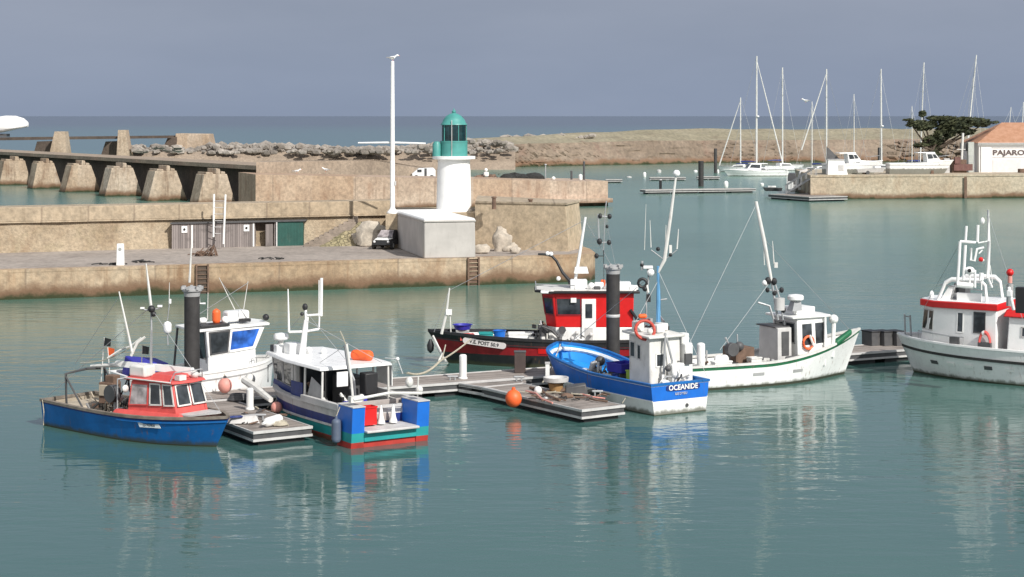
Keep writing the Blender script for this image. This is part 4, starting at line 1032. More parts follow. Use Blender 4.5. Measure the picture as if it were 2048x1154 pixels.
for cx_, cy_, dy, rx, rz, k in ((1848, 252, 0, 1.6, .7, 380), (1885, 247, .5, 2.0, .75, 480), (1920, 246, -.3, 2.1, .7, 480), (1950, 243, .3, 1.9, .5, 420), (1962, 246, 0, 1.6, .55, 380), (1838, 248, .2, 1.9, .5, 420), (1845, 227, 0, .45, .45, 110), (1888, 268, -.2, 1.5, .7, 330), (1866, 280, .3, 1.5, .7, 330), (1842, 290, 0, 1.0, .3, 140), (1874, 292, .6, .9, .6, 150), (1816, 240, 0, .7, .12, 60), (1985, 245, 0, .8, .14, 70), (1868, 308, .2, .9, .6, 160), (1930, 264, .2, 1.5, .5, 240), (1880, 236, 0, 2.0, .3, 260), (1925, 238, 0, 2.0, .28, 260), (1905, 258, .3, 2.4, .55, 330)):
    c = tw(cx_, cy_, dy)
    for i in range(k):
        while True:
            q = Vector((rnd.uniform(-1, 1), rnd.uniform(-1, 1), rnd.uniform(-1, 1)))
            if q.length < 1: break
        if noise.noise(Vector((c.x+q.x*rx, c.y+q.y*rx, c.z+q.z*rz))*1.1) < -.36: continue
        p = c+Vector((q.x*rx, q.y*rx*.85, q.z*rz)); s = rnd.uniform(.12, .28)
        d = Vector((rnd.uniform(.2, 1.4), rnd.uniform(-.7, .7), rnd.uniform(-.15, .6))).normalized(); u, v = frame_of(d); v = (v+u*rnd.uniform(-1, 1)).normalized()
        mb.add([p-d*s*1.5, p+v*s*.55, p+d*s*1.7, p-v*s*.55], [(0, 1, 2, 3)])
mb.build('crown', trr, flat=True)

# crates, fence and posts between cypress and house
q = onq(1925, 8)
mb = MB().use(BROWN); mb.box(q+Vector((-.6, 0, .9)), (2.0, 1.2, 1.8), .05); mb.use(paint('dull_red_plastic', (.15, .07, .06), .6, .2, grime=.3)); mb.box(q+Vector((-.1, -.7, .75)), (2.6, .3, .9), .02); mb.box(q+Vector((-.9, -.75, 1.7)), (.8, .4, .9), .1)
single(mb, 'crate_stack', 'stack of brown and dull red crates left of the white house', 'crates')
mb = MB().use(GALV); q = onq(1945, 8.4)
for i in range(2): mb.box(q+Vector((i*.7-.5, 0, 1.2)), (.08, .08, 2.4))
for z in (.5, 1.4, 2.3): mb.box(q+Vector((-.15, -.05, z)), (.8, .05, .06))
single(mb, 'galvanised_rack', 'galvanised steel rack standing by the corner of the white house', 'rack')
for x, yt, hh, lab in ((1922, 268, 0, 'pale leaning spar upright between the cypress and the house'),):
    q = onq(x, 9); mb = MB().use(OFFW); mb.tube([q, W(1926, 266, q.y)], .16, 8); mb.box(q+Vector((0, -.1, 3.2)), (1.2, .08, .1)); single(mb, 'spar', lab, 'spar')
q = onq(1941, 9.6); mb = MB().use(paint('grey_green_cladding', (.45, .47, .44), .7, .1, grime=.3)); mb.box(q+Vector((0, 0, 2.1)), (.8, .8, 4.2)); mb.use(DGREY); mb.box(q+Vector((-.9, .1, 3.5)), (1.1, .3, 1.1)); single(mb, 'pump_tower', 'narrow pale grey tower behind the rack beside the house', 'tower')
q = onq(1893, 7); mb = MB().use(LGREY); mb.box(q+Vector((0, 0, 1.0)), (.75, .6, 2.0)); mb.use(DGREY); mb.box(q+Vector((.0, -.31, 1.2)), (.4, .04, .5)); single(mb, 'electric_cabinet', 'grey service cabinet at the bow of the laid-up motor boat', 'cabinet', bevel=.03)
# ================================================================ marina: yachts, piles, pontoons
def yacht(x, yb, L, hd, ytop, label, xtop=None, stay=None, furled=True, hullmat=WHITE2, boom=True, mast_x=.5, cover=NAVY, rmast=.09, lamp=None, cabin=True, group='masted yachts in the marina'):
    """x, yb: pixel of the mast foot at the water; L length; hd heading; ytop: pixel row of the masthead"""
    base = G(x, yb, 0); h = Vector((hd[0], hd[1], 0)).normalized()
    c = base - h*((mast_x-.5)*L)
    r = root('sailing_yacht', label, 'yacht', (c.x, c.y, 0), (h.x, h.y), group)
    sheer = lambda t: .95+.35*max(0, t-.3)**1.5+.06*(1-t)
    make_hull(r, L, L*.31, sheer, [(.05, NAVY), (('s', -.12), hullmat), (('s', 0), WHITE)], .72, WHITE, WHITE, GREY, nt=12, capw=.06, caph=.03, full=2.0, rake=.9, flare=.2, stern_w=.7)
    if cabin:
        mb = MB().use(WHITE2); x0, x1 = -L*.12, L*.24; b = L*.095
        mb.hexa([(x0, -b, .7), (x1, -b*.6, .7), (x1, b*.6, .7), (x0, b, .7)], [(x0+.1, -b*.85, 1.55), (x1-.6, -b*.5, 1.4), (x1-.6, b*.5, 1.4), (x0+.1, b*.85, 1.55)]); mb.build('coachroof', r, bevel=.05)
        for s in (-1, 1):
            q = [(x0+.3, s*b*.96, .95), (x1-.5, s*b*.69, .95), (x1-.75, s*b*.6, 1.32), (x0+.35, s*b*.88, 1.42)]
            if s > 0: q = [q[1], q[0], q[3], q[2]]
            window(r, q, .05, .95, .25, .75, GLASS, GREY, fw=.03)
    inv = INV[r.name]; foot = inv @ Vector((base.x, base.y, .9)); top = inv @ W(xtop or x, ytop, base.y)
    mb = MB().use(OFFW); mb.tube([foot, top], [rmast*1.55, rmast*1.1], 8); mt = mb.build('mast', r)
    mb = MB().use(LGREY); k = .55
    for k in (.45, .72):
        p = foot.lerp(top, k); mb.tube([p+Vector((0, -.8, 0)), p, p+Vector((0, .8, 0))], .025, 5)
    mb.build('spreader', mt)
    if boom:
        mb = MB().use(cover); p = foot+Vector((-.1, 0, 1.15)); mb.tube([p, p+Vector((-L*.18, 0, .05)), p+Vector((-L*.36, 0, .02))], [.16, .13, .06], 8); mb.build('boom', r)
    mb = MB().use(GALV)
    bowp = Vector((L/2+.1, 0, 1.25)); st = Vector((-L/2+.1, 0, 1.05))
    mb.tube([top, st], .025, 4)
    for s in (-1, 1): mb.tube([top.lerp(foot, .08), foot.lerp(top, .72)+Vector((0, s*.8, 0)), foot.lerp(top, .45)+Vector((0, s*.8, 0)), foot+Vector((-.1, s*L*.14, .1))], .022, 4)
    mb.build('rigging', r)
    mb = MB().use(OFFW)
    tt = top.lerp(foot, .04)
    if stay: bowp = inv @ W(stay[0], stay[1], base.y)
    mb.tube([tt, tt.lerp(bowp, .5), bowp], [.06, .12, .14] if furled else [.02]*3, 6); mb.build('forestay', r)
    mb = MB().use(GALV)
    for t in (.32, .42, .47):
        for s in (-1, 1): mb.cyl((L*t, s*max(.15, L*.155*(1-((t+.5-.45)/.55)**2)), 1.1), (L*t, s*max(.15, L*.155*(1-((t+.5-.45)/.55)**2)), 1.7), .018, n=5)
    mb.build('pulpit', r)
    if lamp:
        p = foot.lerp(top, lamp); mb = MB().use(WHITE2); mb.ball(p+Vector((.28, -.12, 0)), .24, 10, (1, 1, .8)); mb.build('radar_dome', r)
    return r
yacht(1481, 344, 8.2, (-1, .25), 195, 'small white yacht with a short mast, leftmost in the marina')
yacht(1513, 350, 10.5, (.92, -.3), 112, 'white yacht with the tallest left mast and a furled sail slanting right', xtop=1513.5, stay=(1564, 322), rmast=.11, lamp=.47)
yacht(1565, 341, 9.5, (.9, .4), 135, 'yacht whose bare upright mast meets the foot of the slanting furled sail', rmast=.11, stay=(1598, 318), furled=False)
ym = yacht(1653, 347, 10.5, (-.95, -.2), 138, 'yacht with a thick furled sail slanting down to the left from its masthead', xtop=1653, stay=(1603, 300), rmast=.11)
y5 = yacht(1624, 350, 6.5, (-.8, .5), 203, 'low slim masted yacht with a gull at its masthead', rmast=.07, furled=False)
yacht(1708, 340, 7.5, (.8, .5), 188, 'yacht with a short thin mast behind the laid-up white cruiser', rmast=.07, furled=False)
yacht(1763, 344, 9.5, (.85, -.4), 138, 'yacht with a tall mast and radar dome between the cruiser and the motor boat', stay=(1792, 300), furled=False, rmast=.1, lamp=.42, xtop=1762)
yacht(1840, 342, 9.5, (.8, .5), 125, 'yacht whose bare mast rises straight above the left side of the dark cypress', xtop=1848, furled=False, rmast=.1)
yacht(1824, 348, 7, (.8, .3), 212, 'yacht with a slim low mast in front of the dark cypress', rmast=.06, furled=False)
yacht(1930, 343, 10.5, (.9, .3), 110, 'yacht with the leaning tall mast right of the dark cypress', xtop=1953, stay=(1972, 270), rmast=.1, furled=False)
yacht(1934, 338, 8.5, (.9, .3), 155, 'yacht with the lower mast crossing the leaning tall one beside the cypress', xtop=1947, furled=False, rmast=.07)
yacht(2041, 340, 9, (-.9, .3), 204, 'yacht with a mast rising over the orange roof, the taller of that pair', xtop=2047, furled=False, rmast=.08)
yacht(2012, 336, 8, (-.9, .3), 214, 'yacht with a small mast rising over the orange roof, the lower of that pair', xtop=2022, furled=False, rmast=.06)
gull(W(1612, 206, G(1624, 350).y-.0), 2.0, 'gull at the masthead of the low slim yacht', -1)

def motor_boat(name, label, c, L, hd, lift=0.0, cab=(.02, .3), hullmat=WHITE2, group=None, flybridge=False):
    r = root(name, label, 'motor boat', (c[0], c[1], c[2] if len(c) > 2 else 0), hd, group)
    sheer = lambda t: .82+.62*max(0, t-.2)**1.5
    make_hull(r, L, L*.33, sheer, [(.0, hullmat if lift else NAVY), (.55, hullmat), (.62, GREY), (('s', 0), hullmat)], .55, WHITE2, WHITE2, WHITE2, nt=14, capw=.09, caph=.05, full=2.2, rake=1.3, flare=.45, deep=.55 if lift else .3)
    mb = MB().use(WHITE2); x0, x1 = L*cab[0], L*cab[1]; b = L*.125; z0, z1 = .9, 2.25
    lo = [(x0, -b, z0), (x1, -b*.8, z0+.25), (x1, b*.8, z0+.25), (x0, b, z0)]; hi = [(x0-.15, -b*.85, z1), (x1-.85, -b*.7, z1), (x1-.85, b*.7, z1), (x0-.15, b*.85, z1)]
    mb.hexa(lo, hi); mb.hexa([(x1-.3, -b*.9, z0-.2), (L*.46, -.15, z0+.2), (L*.46, .15, z0+.2), (x1-.3, b*.9, z0-.2)], [(x1-.3, -b*.75, z0+.42), (L*.44, -.1, z0+.3), (L*.44, .1, z0+.3), (x1-.3, b*.75, z0+.42)])
    mb.build('cabin', r, bevel=.05)
    mb = MB().use(WHITE2); mb.hexa([(x0-1.3, -b*.95, z1), (x1-.8, -b*.75, z1), (x1-.8, b*.75, z1), (x0-1.3, b*.95, z1)], [(x0-1.3, -b*.9, z1+.09), (x1-.9, -b*.7, z1+.12), (x1-.9, b*.7, z1+.12), (x0-1.3, b*.9, z1+.09)]); mb.build('cabin_roof', r, bevel=.03)
    window(r, [lo[0], lo[1], hi[1], hi[0]], .1, .55, .4, .88, GLASS, GREY, fw=.03); window(r, [lo[0], lo[1], hi[1], hi[0]], .62, .92, .4, .85, GLASS, GREY, fw=.03)
    window(r, [lo[2], lo[3], hi[3], hi[2]], .1, .9, .4, .88, GLASS, GREY, fw=.03); window(r, [lo[1], lo[2], hi[2], hi[1]], .08, .92, .3, .9, GLASS, GREY, fw=.03)
    mb = MB().use(GALV); pts = [(L*.28, -L*.13, 1.25), (L*.28, -L*.13, 1.75), (L*.5, 0, 1.95), (L*.28, L*.13, 1.75), (L*.28, L*.13, 1.25)]; mb.tube(pts, .022, 6); mb.build('pulpit', r)
    mb = MB().use(GALV)
    for s in (-1, 1): mb.tube([(x0-1.2, s*b*.9, .9), (x0-1.2, s*b*.9, z1)], .03, 6)
    mb.build_split('roof_post', r)
    return r
# visible white boat at the left edge of the marina
mbt = motor_boat('white_launch', 'low white motor launch lying in front of the leftmost yachts', G(1512, 352), 11.5, (-1, -.12), cab=(-.05, .18))
p = onq(1838, 4.5); r = motor_boat('laid_up_boat', 'white motor boat with wheelhouse laid up on the right quay', (p.x, p.y, 3.75), 8.6, (1, .05), .6, cab=(.1, .33))
mb = MB().use(BROWN)
for x in (-2.4, 1.6):
    for s in (-.8, .8): mb.box((p.x+x, p.y+s, 3.3), (.35, .35, .7))
single(mb, 'keel_blocks', 'wooden blocks under the laid-up white motor boat', 'blocks')
p = onq(1704, 5.5); r2_ = motor_boat('laid_up_cruiser', 'white motor cruiser laid up on the right quay behind a boxy white stall', (p.x, p.y, 3.7), 7.8, (.98, .15), .6, cab=(-.1, .15))
mb = MB().use(BROWN)
for x in (-2, 1.6):
    for s in (-.7, .7): mb.box((p.x+x, p.y+s, 3.28), (.35, .35, .7))
single(mb, 'keel_blocks', 'wooden blocks under the laid-up white cruiser', 'blocks')
p = onq(1673, 2.6); mb = MB().use(WHITE2); mb.hexa([p+Vector((-1.3, -.7, 0)), p+Vector((1.4, -.7, 0)), p+Vector((1.4, .7, 0)), p+Vector((-1.3, .7, 0))], [p+Vector((-1.2, -.65, 2.0)), p+Vector((.9, -.65, 1.9)), p+Vector((.9, .65, 1.9)), p+Vector((-1.2, .65, 2.0))])
mb.use(LGREY); mb.box(p+Vector((.5, -.71, .9)), (.7, .04, .8)); mb.box(p+Vector((-.15, 0, 2.02)), (2.3, 1.5, .07)); single(mb, 'white_stall', 'boxy white covered stall at the left end of the right quay', 'stall', bevel=.03)
p = onq(1740, 3); mb = MB().use(LGREY); mb.hexa([p+Vector((-1.7, -.5, .25)), p+Vector((1.6, -.6, .3)), p+Vector((1.6, .6, .3)), p+Vector((-1.7, .5, .25))], [p+Vector((-1.8, -.6, .65)), p+Vector((1.9, -.75, .95)), p+Vector((1.9, .75, .95)), p+Vector((-1.8, .6, .65))])
mb.use(DGREY); mb.cyl(p+Vector((-.4, -.6, .25)), p+Vector((-.4, .6, .25)), .25, n=12); mb.use(WHITE2); mb.box(p+Vector((.9, 0, 1.0)), (.8, .9, .25), .2)
single(mb, 'dinghy_trailer', 'pale dinghy on a small trailer between the two laid-up boats', 'dinghy')
# dark furled sail heap on the cruiser
p = onq(1657, 5.6); mb = MB().use(DGREY); mb.hexa([p+Vector((-.25, -.2, 1.9)), p+Vector((1.6, -.2, 1.9)), p+Vector((1.6, .3, 1.9)), p+Vector((-.25, .3, 1.9))], [p+Vector((-.2, 0, 3.6)), p+Vector((0, 0, 3.5)), p+Vector((0, .1, 3.5)), p+Vector((-.2, .1, 3.6))]); mb.use(BROWN); mb.tube([p+Vector((-.2, .05, 0)), p+Vector((-.2, .05, 3.7))], .06, 6)
single(mb, 'spray_cover', 'dark folded canvas cover hung on a post behind the white stall', 'cover')

# marina piles, pontoons and landing stage
def pile(x, yb, yt, r, label, cap=None, name='mooring_pile', group=None, D=None, zb=-2):
    p = G(x, yb, 0); top = W(x, yt, p.y).z
    rr = root(name, label, 'mooring pile', (p.x, p.y, 0), (1, 0), group)
    mb = MB().use(PILE); mb.lathe((0, 0, 0), [(r, zb), (r, top-.02), (r*.96, top)], 24); mb.build('shaft', rr)
    return rr, top
pile(1402, 373, 322, .42, 'thick dark pile at the left marina pontoon', group='dark piles of the marina')
pile(1431, 346, 297, .3, 'thin dark pile by the bow of the white launch', group='dark piles of the marina')
pile(1759, 341, 295, .35, 'dark pile between the laid-up cruiser and motor boat', group='dark piles of the marina')
def pontoon(a, b, wdt, z, label, parent=None, name='pontoon', floats=5, fas=LGREY, th=.32, world_name=True, group=None, side=1):
    """straight walkway: a, b = ends of its front edge; wdt to the rear (left of a->b)"""
    a = Vector((a[0], a[1])); b = Vector((b[0], b[1])); d = (b-a); L = d.length; d.normalize()
    r = root(name, label, 'pontoon', (a.x, a.y, 0), (d.x, d.y), group)
    mb = MB().use(DECKW); mb.box((L/2, wdt/2, z-.04), (L-.02, wdt-.16, .08)); mb.build('decking', r)
    mb = MB().use(fas)
    for y in (.04, wdt-.04): mb.box((L/2, y, z-.015), (L, .08, .09)); mb.box((L/2, y, z-th+.04), (L, .06, .08))
    for x in (.03, L-.03): mb.box((x, wdt/2, z-.02), (.06, wdt-.16, .08)); mb.box((x, wdt/2, z-th+.04), (.05, wdt-.16, .08))
    mb.use(DGREY)
    for y in (.07, wdt-.07): mb.box((L/2, y, z-th/2), (L-.04, .04, th-.12))
    for x in (.05, L-.05): mb.box((x, wdt/2, z-th/2), (.03, wdt-.2, th-.12))
    mb.build('side_rail', r)
    for i in range(floats):
        x = L*(i+.5)/floats; mb = MB().use(BLACK); mb.box((x, wdt/2, (z-th)/2-.12), (L/floats*.78, wdt-.3, z-th+.24)); mb.build('float', r)
    return r
a, b = G(1291, 384, .3), G(1512, 381, .3); pontoon(a, b, 2.2, .55, 'low grey marina pontoon left of the landing stage', floats=4)
a, b = G(1536, 393, .3), G(1618, 399, .3); pontoon(a, b, 6, .6, 'dark landing stage against the end of the right quay', floats=2, th=.4)
a, b = G(1300, 357.5, .3), G(1372, 357.5, .3); pontoon(a, b, 2, .5, 'short pale pontoon far out before the breakwater', floats=2)
a, b = G(1395, 356, .3), G(1440, 356, .3); pontoon(a, b, 2, .5, 'short dark pontoon at the foot of the thin dark pile', floats=2)
a, b = G(1212, 362, .3), G(1245, 362, .3); pontoon(a, b, 2, .5, 'tiny pontoon just right of the jetty end', floats=1)
for i, (x, y, hh, r_, mat, lab) in enumerate(((1452, 374, 1.0, .33, WHITE, 'white service bollard on the left marina pontoon'), (1289, 354, 1.0, .3, WHITE, 'white floating marker left of the short pale pontoon'), (1391, 344, .5, .4, WHITE, 'white low marker buoy behind the thick dark pile'), (1318, 345, .7, .45, LGREY, 'grey marker buoy out before the breakwater'), (1436, 346, .8, .22, WHITE, 'small white buoy at the foot of the thin dark pile'), (1524, 371, .5, .3, WHITE, 'white float at the edge of the landing stage'), (1258, 355, .35, .5, LGREY, 'pale low buoy between the jetty and the short pontoon'))):
    p = G(x, y, 0.55 if i in (0, 5) else 0); mb = MB().use(mat); mb.lathe(p-Vector((0, 0, .15)), [(r_*.7, 0), (r_, .15), (r_, hh*.8), (r_*.6, hh), (.05, hh+.05)], 14)
    single(mb, 'marker_buoy', lab, 'buoy')
p = G(1321, 377, .55); mb = MB().use(BLACK); mb.cyl(p-Vector((0, 0, .2)), p+Vector((0, 0, 1.2)), .2, n=10); mb.use(GREY); mb.cyl(p+Vector((0, 0, 1.2)), p+Vector((0, 0, 1.35)), .26, .2, 10); single(mb, 'dark_bollard', 'short dark bollard at the left end of the marina pontoon', 'bollard')
# gangway and tender by the landing stage
gw = root('gangway', 'grey steel gangway from the right quay down to the landing stage', 'gangway', G(1600, 380, .6))
mb = MB().use(GALV); a = onq(1632, .8); b = G(1572, 387, .62)
for s in (-.6, .6):
    off = Vector((0, s, 0)); mb.tube([a+off, b+off], .09, 6); mb.tube([a+off+Vector((0, 0, 1.1)), b+off+Vector((0, 0, 1.1))], .06, 6)
    for i in range(7): p = a.lerp(b, i/6)+off; mb.tube([p, p+Vector((0, 0, 1.1))], .04, 5)
mb.build('handrail', gw, world=True)
mb = MB().use(DECKW); mb.hexa([a+Vector((0, -.55, -.06)), a+Vector((0, .55, -.06)), b+Vector((0, .55, -.06)), b+Vector((0, -.55, -.06))], [a+Vector((0, -.55, .02)), a+Vector((0, .55, .02)), b+Vector((0, .55, .02)), b+Vector((0, -.55, .02))]); mb.build('walkway', gw, world=True)
p = G(1584, 384, .62); td = root('covered_tender', 'grey upright work tender with a white panel on the landing stage', 'tender', p, (.3, 1))
mb = MB().use(GREY); mb.hexa([(-1.2, -.6, 0), (1.5, -.6, 0), (1.5, .6, 0), (-1.2, .6, 0)], [(-1.3, -.8, 1.0), (1.7, -.7, 1.1), (1.7, .7, 1.1), (-1.3, .8, 1.0)]); mb.build('hull', td, bevel=.08)
mb = MB().use(DGREY); mb.hexa([(-.4, -.6, 1.0), (.9, -.6, 1.0), (.9, .6, 1.0), (-.4, .6, 1.0)], [(-.3, -.5, 2.5), (.6, -.5, 2.6), (.6, .5, 2.6), (-.3, .5, 2.5)]); mb.build('cabin', td, bevel=.04)
mb = MB().use(WHITE); mb.box((-1.32, 0, .95), (.08, .7, 1.1)); mb.build('panel', td, bevel=.03)
mb = MB().use(WHITE); mb.tube([(-.6, .6, 1), (-.6, .6, 3.1), (.6, .6, 3.2)], .07, 6); mb.build('frame', td)
p = G(1606, 380, .62); mb = MB().use(LGREY); mb.hexa([p+Vector((-.9, -.4, 0)), p+Vector((.5, -.4, 0)), p+Vector((.5, .6, 0)), p+Vector((-.9, .6, 0))], [p+Vector((-.5, -.3, 2.7)), p+Vector((.6, -.2, 3.0)), p+Vector((.6, .4, 3.0)), p+Vector((-.5, .4, 2.7))]); mb.use(DGREY); mb.box(p+Vector((-.5, -.36, 1.0)), (.3, .1, 1.2)); single(mb, 'folded_canvas', 'pale upright canvas bundle leaning at the corner of the right quay', 'canvas', bevel=.05)
p = G(1548, 382, .62); mb = MB().use(DGREY); mb.hexa([p+Vector((-1.2, -.4, 0)), p+Vector((1.0, -.4, 0)), p+Vector((1.0, .5, 0)), p+Vector((-1.2, .5, 0))], [p+Vector((-1.5, -.6, .5)), p+Vector((1.1, -.6, .45)), p+Vector((1.1, .7, .45)), p+Vector((-1.5, .7, .5))]); mb.use(WHITE); mb.box(p+Vector((-.3, 0, .6)), (1.1, .5, .22)); single(mb, 'small_dinghy', 'small dark dinghy with a white thwart on the landing stage', 'dinghy', bevel=.04)
# ================================================================ fishing berth: pontoons and piles
PZ = .5
md = Vector((.893, .45)); m0 = Vector((-1.95, 70.9))
pm = pontoon(m0-md*11.2, m0+md*28, 2.3, PZ, 'long grey plank walkway joining the two mooring fingers', floats=16)
# left finger
fd = Vector((.515, -.857)); fe = Vector((-8.55, 59.9)); fr = fe-fd*7.6
pl = pontoon(fe, fr, 2.05, PZ, 'grey plank mooring finger between the blue boat and the flat-roofed boat', floats=4) if False else None
def finger(el, er, back, label, gl=None):
    """end-left, end-right of the finger tip, root distance"""
    el = Vector(el); er = Vector(er); e = (er-el).normalized(); b = Vector((-e.y, e.x))
    r = pontoon(el, er, back, PZ-.03, label, floats=1, name='mooring_finger')
    return r
f1 = finger((-8.6, 59.85), (-6.75, 61.0), 7.2, 'left mooring finger, tip between the blue boat and the flat-roofed boat')
f2 = finger((2.5, 64.35), (4.12, 65.45), 6.6, 'right mooring finger whose tip touches the blue and white boat')
# triangular gusset of the right finger
mb = MB().use(DECKW); ga = Vector((-2.1, 70.75)); gb = Vector((-.95, 69.55)); gc = Vector((.2, 67.8)); gd_ = Vector((.55, 71.9))
mb.prism([ga, gb, gc+Vector((.35, .35)), gd_], PZ-.1, PZ-.045)
mb.use(LGREY)
for p, q in ((ga, gb), (gb, gc)):
    u = (q-p).normalized(); nn_ = Vector((-u.y, u.x)); mb.prism([p, q, q+nn_*.09, p+nn_*.09], PZ-.12, PZ+.0); mb.prism([p, q, q+nn_*.07, p+nn_*.07], PZ-.34, PZ-.24)
mb.use(BLACK); mb.prism([ga+Vector((.5, .2)), gb+Vector((.25, .35)), gc+Vector((.4, .5)), gd_], -.15, PZ-.2)
single(mb, 'corner_platform', 'triangular plank corner where the right finger leaves the walkway', 'platform')

def big_pile(x, D, yt, r, label, band=None):
    X = (x-CX)/F*D; top = W(x, yt, D).z
    rr = root('mooring_pile', label, 'mooring pile', (X, D, 0), (1, 0), 'tall dark piles of the fishing berth')
    mb = MB().use(PILE); mb.lathe((0, 0, 0), [(r, -3), (r, top-.3), (r*1.0, top-.28)], 28); mb.build('shaft', rr)
    mb = MB().use(GREY); mb.lathe((0, 0, 0), [(r*1.02, top-.34), (r*1.08, top-.18), (r*1.3, top-.14), (r*1.3, top-.06), (r*.4, top+.03), (.02, top+.04)], 24)
    for i in range(7): a = i*.9; mb.box((r*1.25*math.cos(a), r*1.25*math.sin(a), top-.02), (.12, .1, .12), a)
    mb.build('cap', rr)
    if band: mb = MB().use(LGREY); z = W(x, band, D).z; mb.lathe((0, 0, 0), [(r*1.005, z-.06), (r*1.03, z-.05), (r*1.03, z+.05), (r*1.005, z+.06)], 28); mb.build('band', rr)
    mb = MB().use(GALV)
    for s in (-1, 1): mb.box((s*(r+.13), 0, PZ+.05), (.1, r*2.2, .12)); mb.box((0, s*(r+.13), PZ+.05), (r*2+.36, .1, .12))
    mb.build('pile_guide', rr)
    return rr
big_pile(384, 66.4, 574, .285, 'tall dark mooring pile in front of the white boat with navy windows')
big_pile(1226, 74.0, 531, .28, 'tall dark mooring pile in front of the red wheelhouse', 631)

# posts, cleats and gear lying on the pontoons
def post(x, yb, yt, r, label, z=PZ):
    p = G(x, yb, z); top = W(x, yt, p.y).z; mb = MB().use(WHITE); mb.lathe((p.x, p.y, 0), [(r*1.25, z-.02), (r*1.25, z+.04), (r, z+.06), (r, top-.05), (r*.7, top), (.01, top+.01)], 16)
    return single(mb, 'pontoon_post', lab if False else label, 'post', 'white posts on the pontoons')
post(926, 757, 709, .15, 'white post at the corner where the right finger begins')
post(500, 818, 776, .13, 'white post on the left mooring finger')
for i, (x, y, lab) in enumerate(((1038, 761, 'grey steel cleat on the walkway right of the white corner post'), (905, 760, 'grey steel cleat on the walkway left of the white corner post'), (1195, 790, 'grey steel cleat near the tip of the right finger'), (520, 838, 'grey steel cleat on the left finger beside the white post'))):
    p = G(x, y, PZ); mb = MB().use(GALV)
    for s in (-.1, .1): mb.cyl(p+Vector((s, 0, -.03)), p+Vector((s, 0, .12)), .035, n=8)
    mb.capsule(p+Vector((-.22, 0, .14)), p+Vector((.22, 0, .14)), .045, 8); single(mb, 'mooring_cleat', lab, 'cleat', 'cleats on the pontoons')
# fenders and buoys round the pontoons
ball_fender(W(1027, 797, 66.9), .31, ORANGE, 'bright orange ball buoy hanging from the left edge of the right finger', rope_to=G(1030, 788, PZ))
ball_fender(G(1255, 815, 0)+Vector((0, -.0, .22)), .2, SALMON, 'small pink ball fender between the right finger and the blue transom boat', 'ball_fender', 'fender', rope_to=G(1245, 806, PZ+.05))
def lying(a, b, r, mat, label):
    mb = MB().use(mat); mb.capsule(a, b, r); mb.cyl(Vector(a).lerp(Vector(b), -.02), Vector(a).lerp(Vector(b), -.14), r*.35, r*.3, 8); return single(mb, 'fender', label, 'fender')
lying(W(1092, 797, 67.3), W(1108, 815, 66.6), .13, WHITE, 'white fender hanging askew from the side of the right finger')
lying(G(1145, 830, .12), G(1180, 829, .12), .15, WHITE, 'white fender floating on the water by the right finger tip')
mb = MB().use(ROPE)
mb.tube(sag(G(1108, 790, PZ), W(1150, 830, 65), .25), .02, 5); single(mb, 'rope', 'slack line from the right finger to the floating white fender', 'rope')
p = G(1112, 783, PZ); tub(p, .3, .34, paint('ochre_bucket', (.35, .2, .08), .6, .2, grime=.3), 'ochre bucket on the right finger'); mb = MB().use(LGREY); mb.lathe(p+Vector((0, 0, .35)), [(.3, 0), (.47, .04), (.49, .2), (.43, .2), (.3, .06)], 18); single(mb, 'pale_basin', 'pale grey basin set on top of the ochre bucket', 'basin')
p = G(1095, 762, PZ); mb = MB().use(WHITE); mb.box(p+Vector((0, 0, .35)), (.16, .16, .7)); mb.use(LGREY); mb.box(p+Vector((0, 0, .72)), (.2, .2, .06)); single(mb, 'service_post', 'short white square service post behind the pale basin', 'post')
p = G(1040, 745, PZ); mb = MB().use(paint('brown_locker_paint', (.07, .05, .045), .6, .15, grime=.2)); mb.box(p+Vector((0, 0, .42)), (.46, .4, .84)); mb.use(DGREY); mb.box(p+Vector((0, 0, .86)), (.5, .44, .05)); single(mb, 'brown_cabinet', 'dark brown cabinet standing on the walkway before the red hull', 'cabinet', bevel=.02)
# clutter on right finger: boards, ropes, fender
mb = MB(); rnd = random.Random(21)
for (x0, y0, x1, y1, rr, mt) in ((1060, 775, 1120, 800, .05, BROWN), (1075, 785, 1180, 790, .03, ROPE), (1150, 795, 1215, 803, .04, BROWN), (1052, 782, 1105, 806, .035, SALMON), (1140, 788, 1210, 797, .03, SALMON)):
    mb.use(mt); a = G(x0, y0, PZ+.03); b = G(x1, y1, PZ+.03); mb.tube([a, a.lerp(b, .3)+Vector((.1, .12, .02)), a.lerp(b, .7)+Vector((-.1, -.1, .03)), b], rr, 6)
single(mb, 'rope_and_boards', 'loose ropes and thin battens strewn on the right finger', 'ropes')
ball_fender(G(1076, 787, PZ)+Vector((0, 0, .12)), .15, WHITE, 'small white ball lying on the right finger', 'white_float', 'float')
p = G(1150, 789, PZ); mb = MB().use(DGREY); mb.hexa([p+Vector((-.4, -.3, 0)), p+Vector((.5, -.2, 0)), p+Vector((.5, .3, 0)), p+Vector((-.4, .3, 0))], [p+Vector((-.35, -.25, .3)), p+Vector((.4, -.2, .42)), p+Vector((.4, .25, .42)), p+Vector((-.35, .25, .35))]); single(mb, 'tarp_bundle', 'dark tarpaulin bundle on the right finger beside the blue boat', 'tarpaulin', bevel=.05)
mb = MB(); rnd = random.Random(33)
for i in range(26):                             # worn lines and net scraps lying about
    a = G(rnd.uniform(1055, 1210), rnd.uniform(776, 800), PZ+.03); mb.use(rnd.choice([DROPE, BROWN, ROPE, DGREY, BROWN]))
    u = Vector((rnd.uniform(-.5, .5), rnd.uniform(-.5, .5), 0)); v = Vector((rnd.uniform(-.3, .3), rnd.uniform(-.3, .3), rnd.uniform(.0, .06)))
    mb.tube([a, a+u*.5+v, a+u], rnd.uniform(.015, .035), 5)
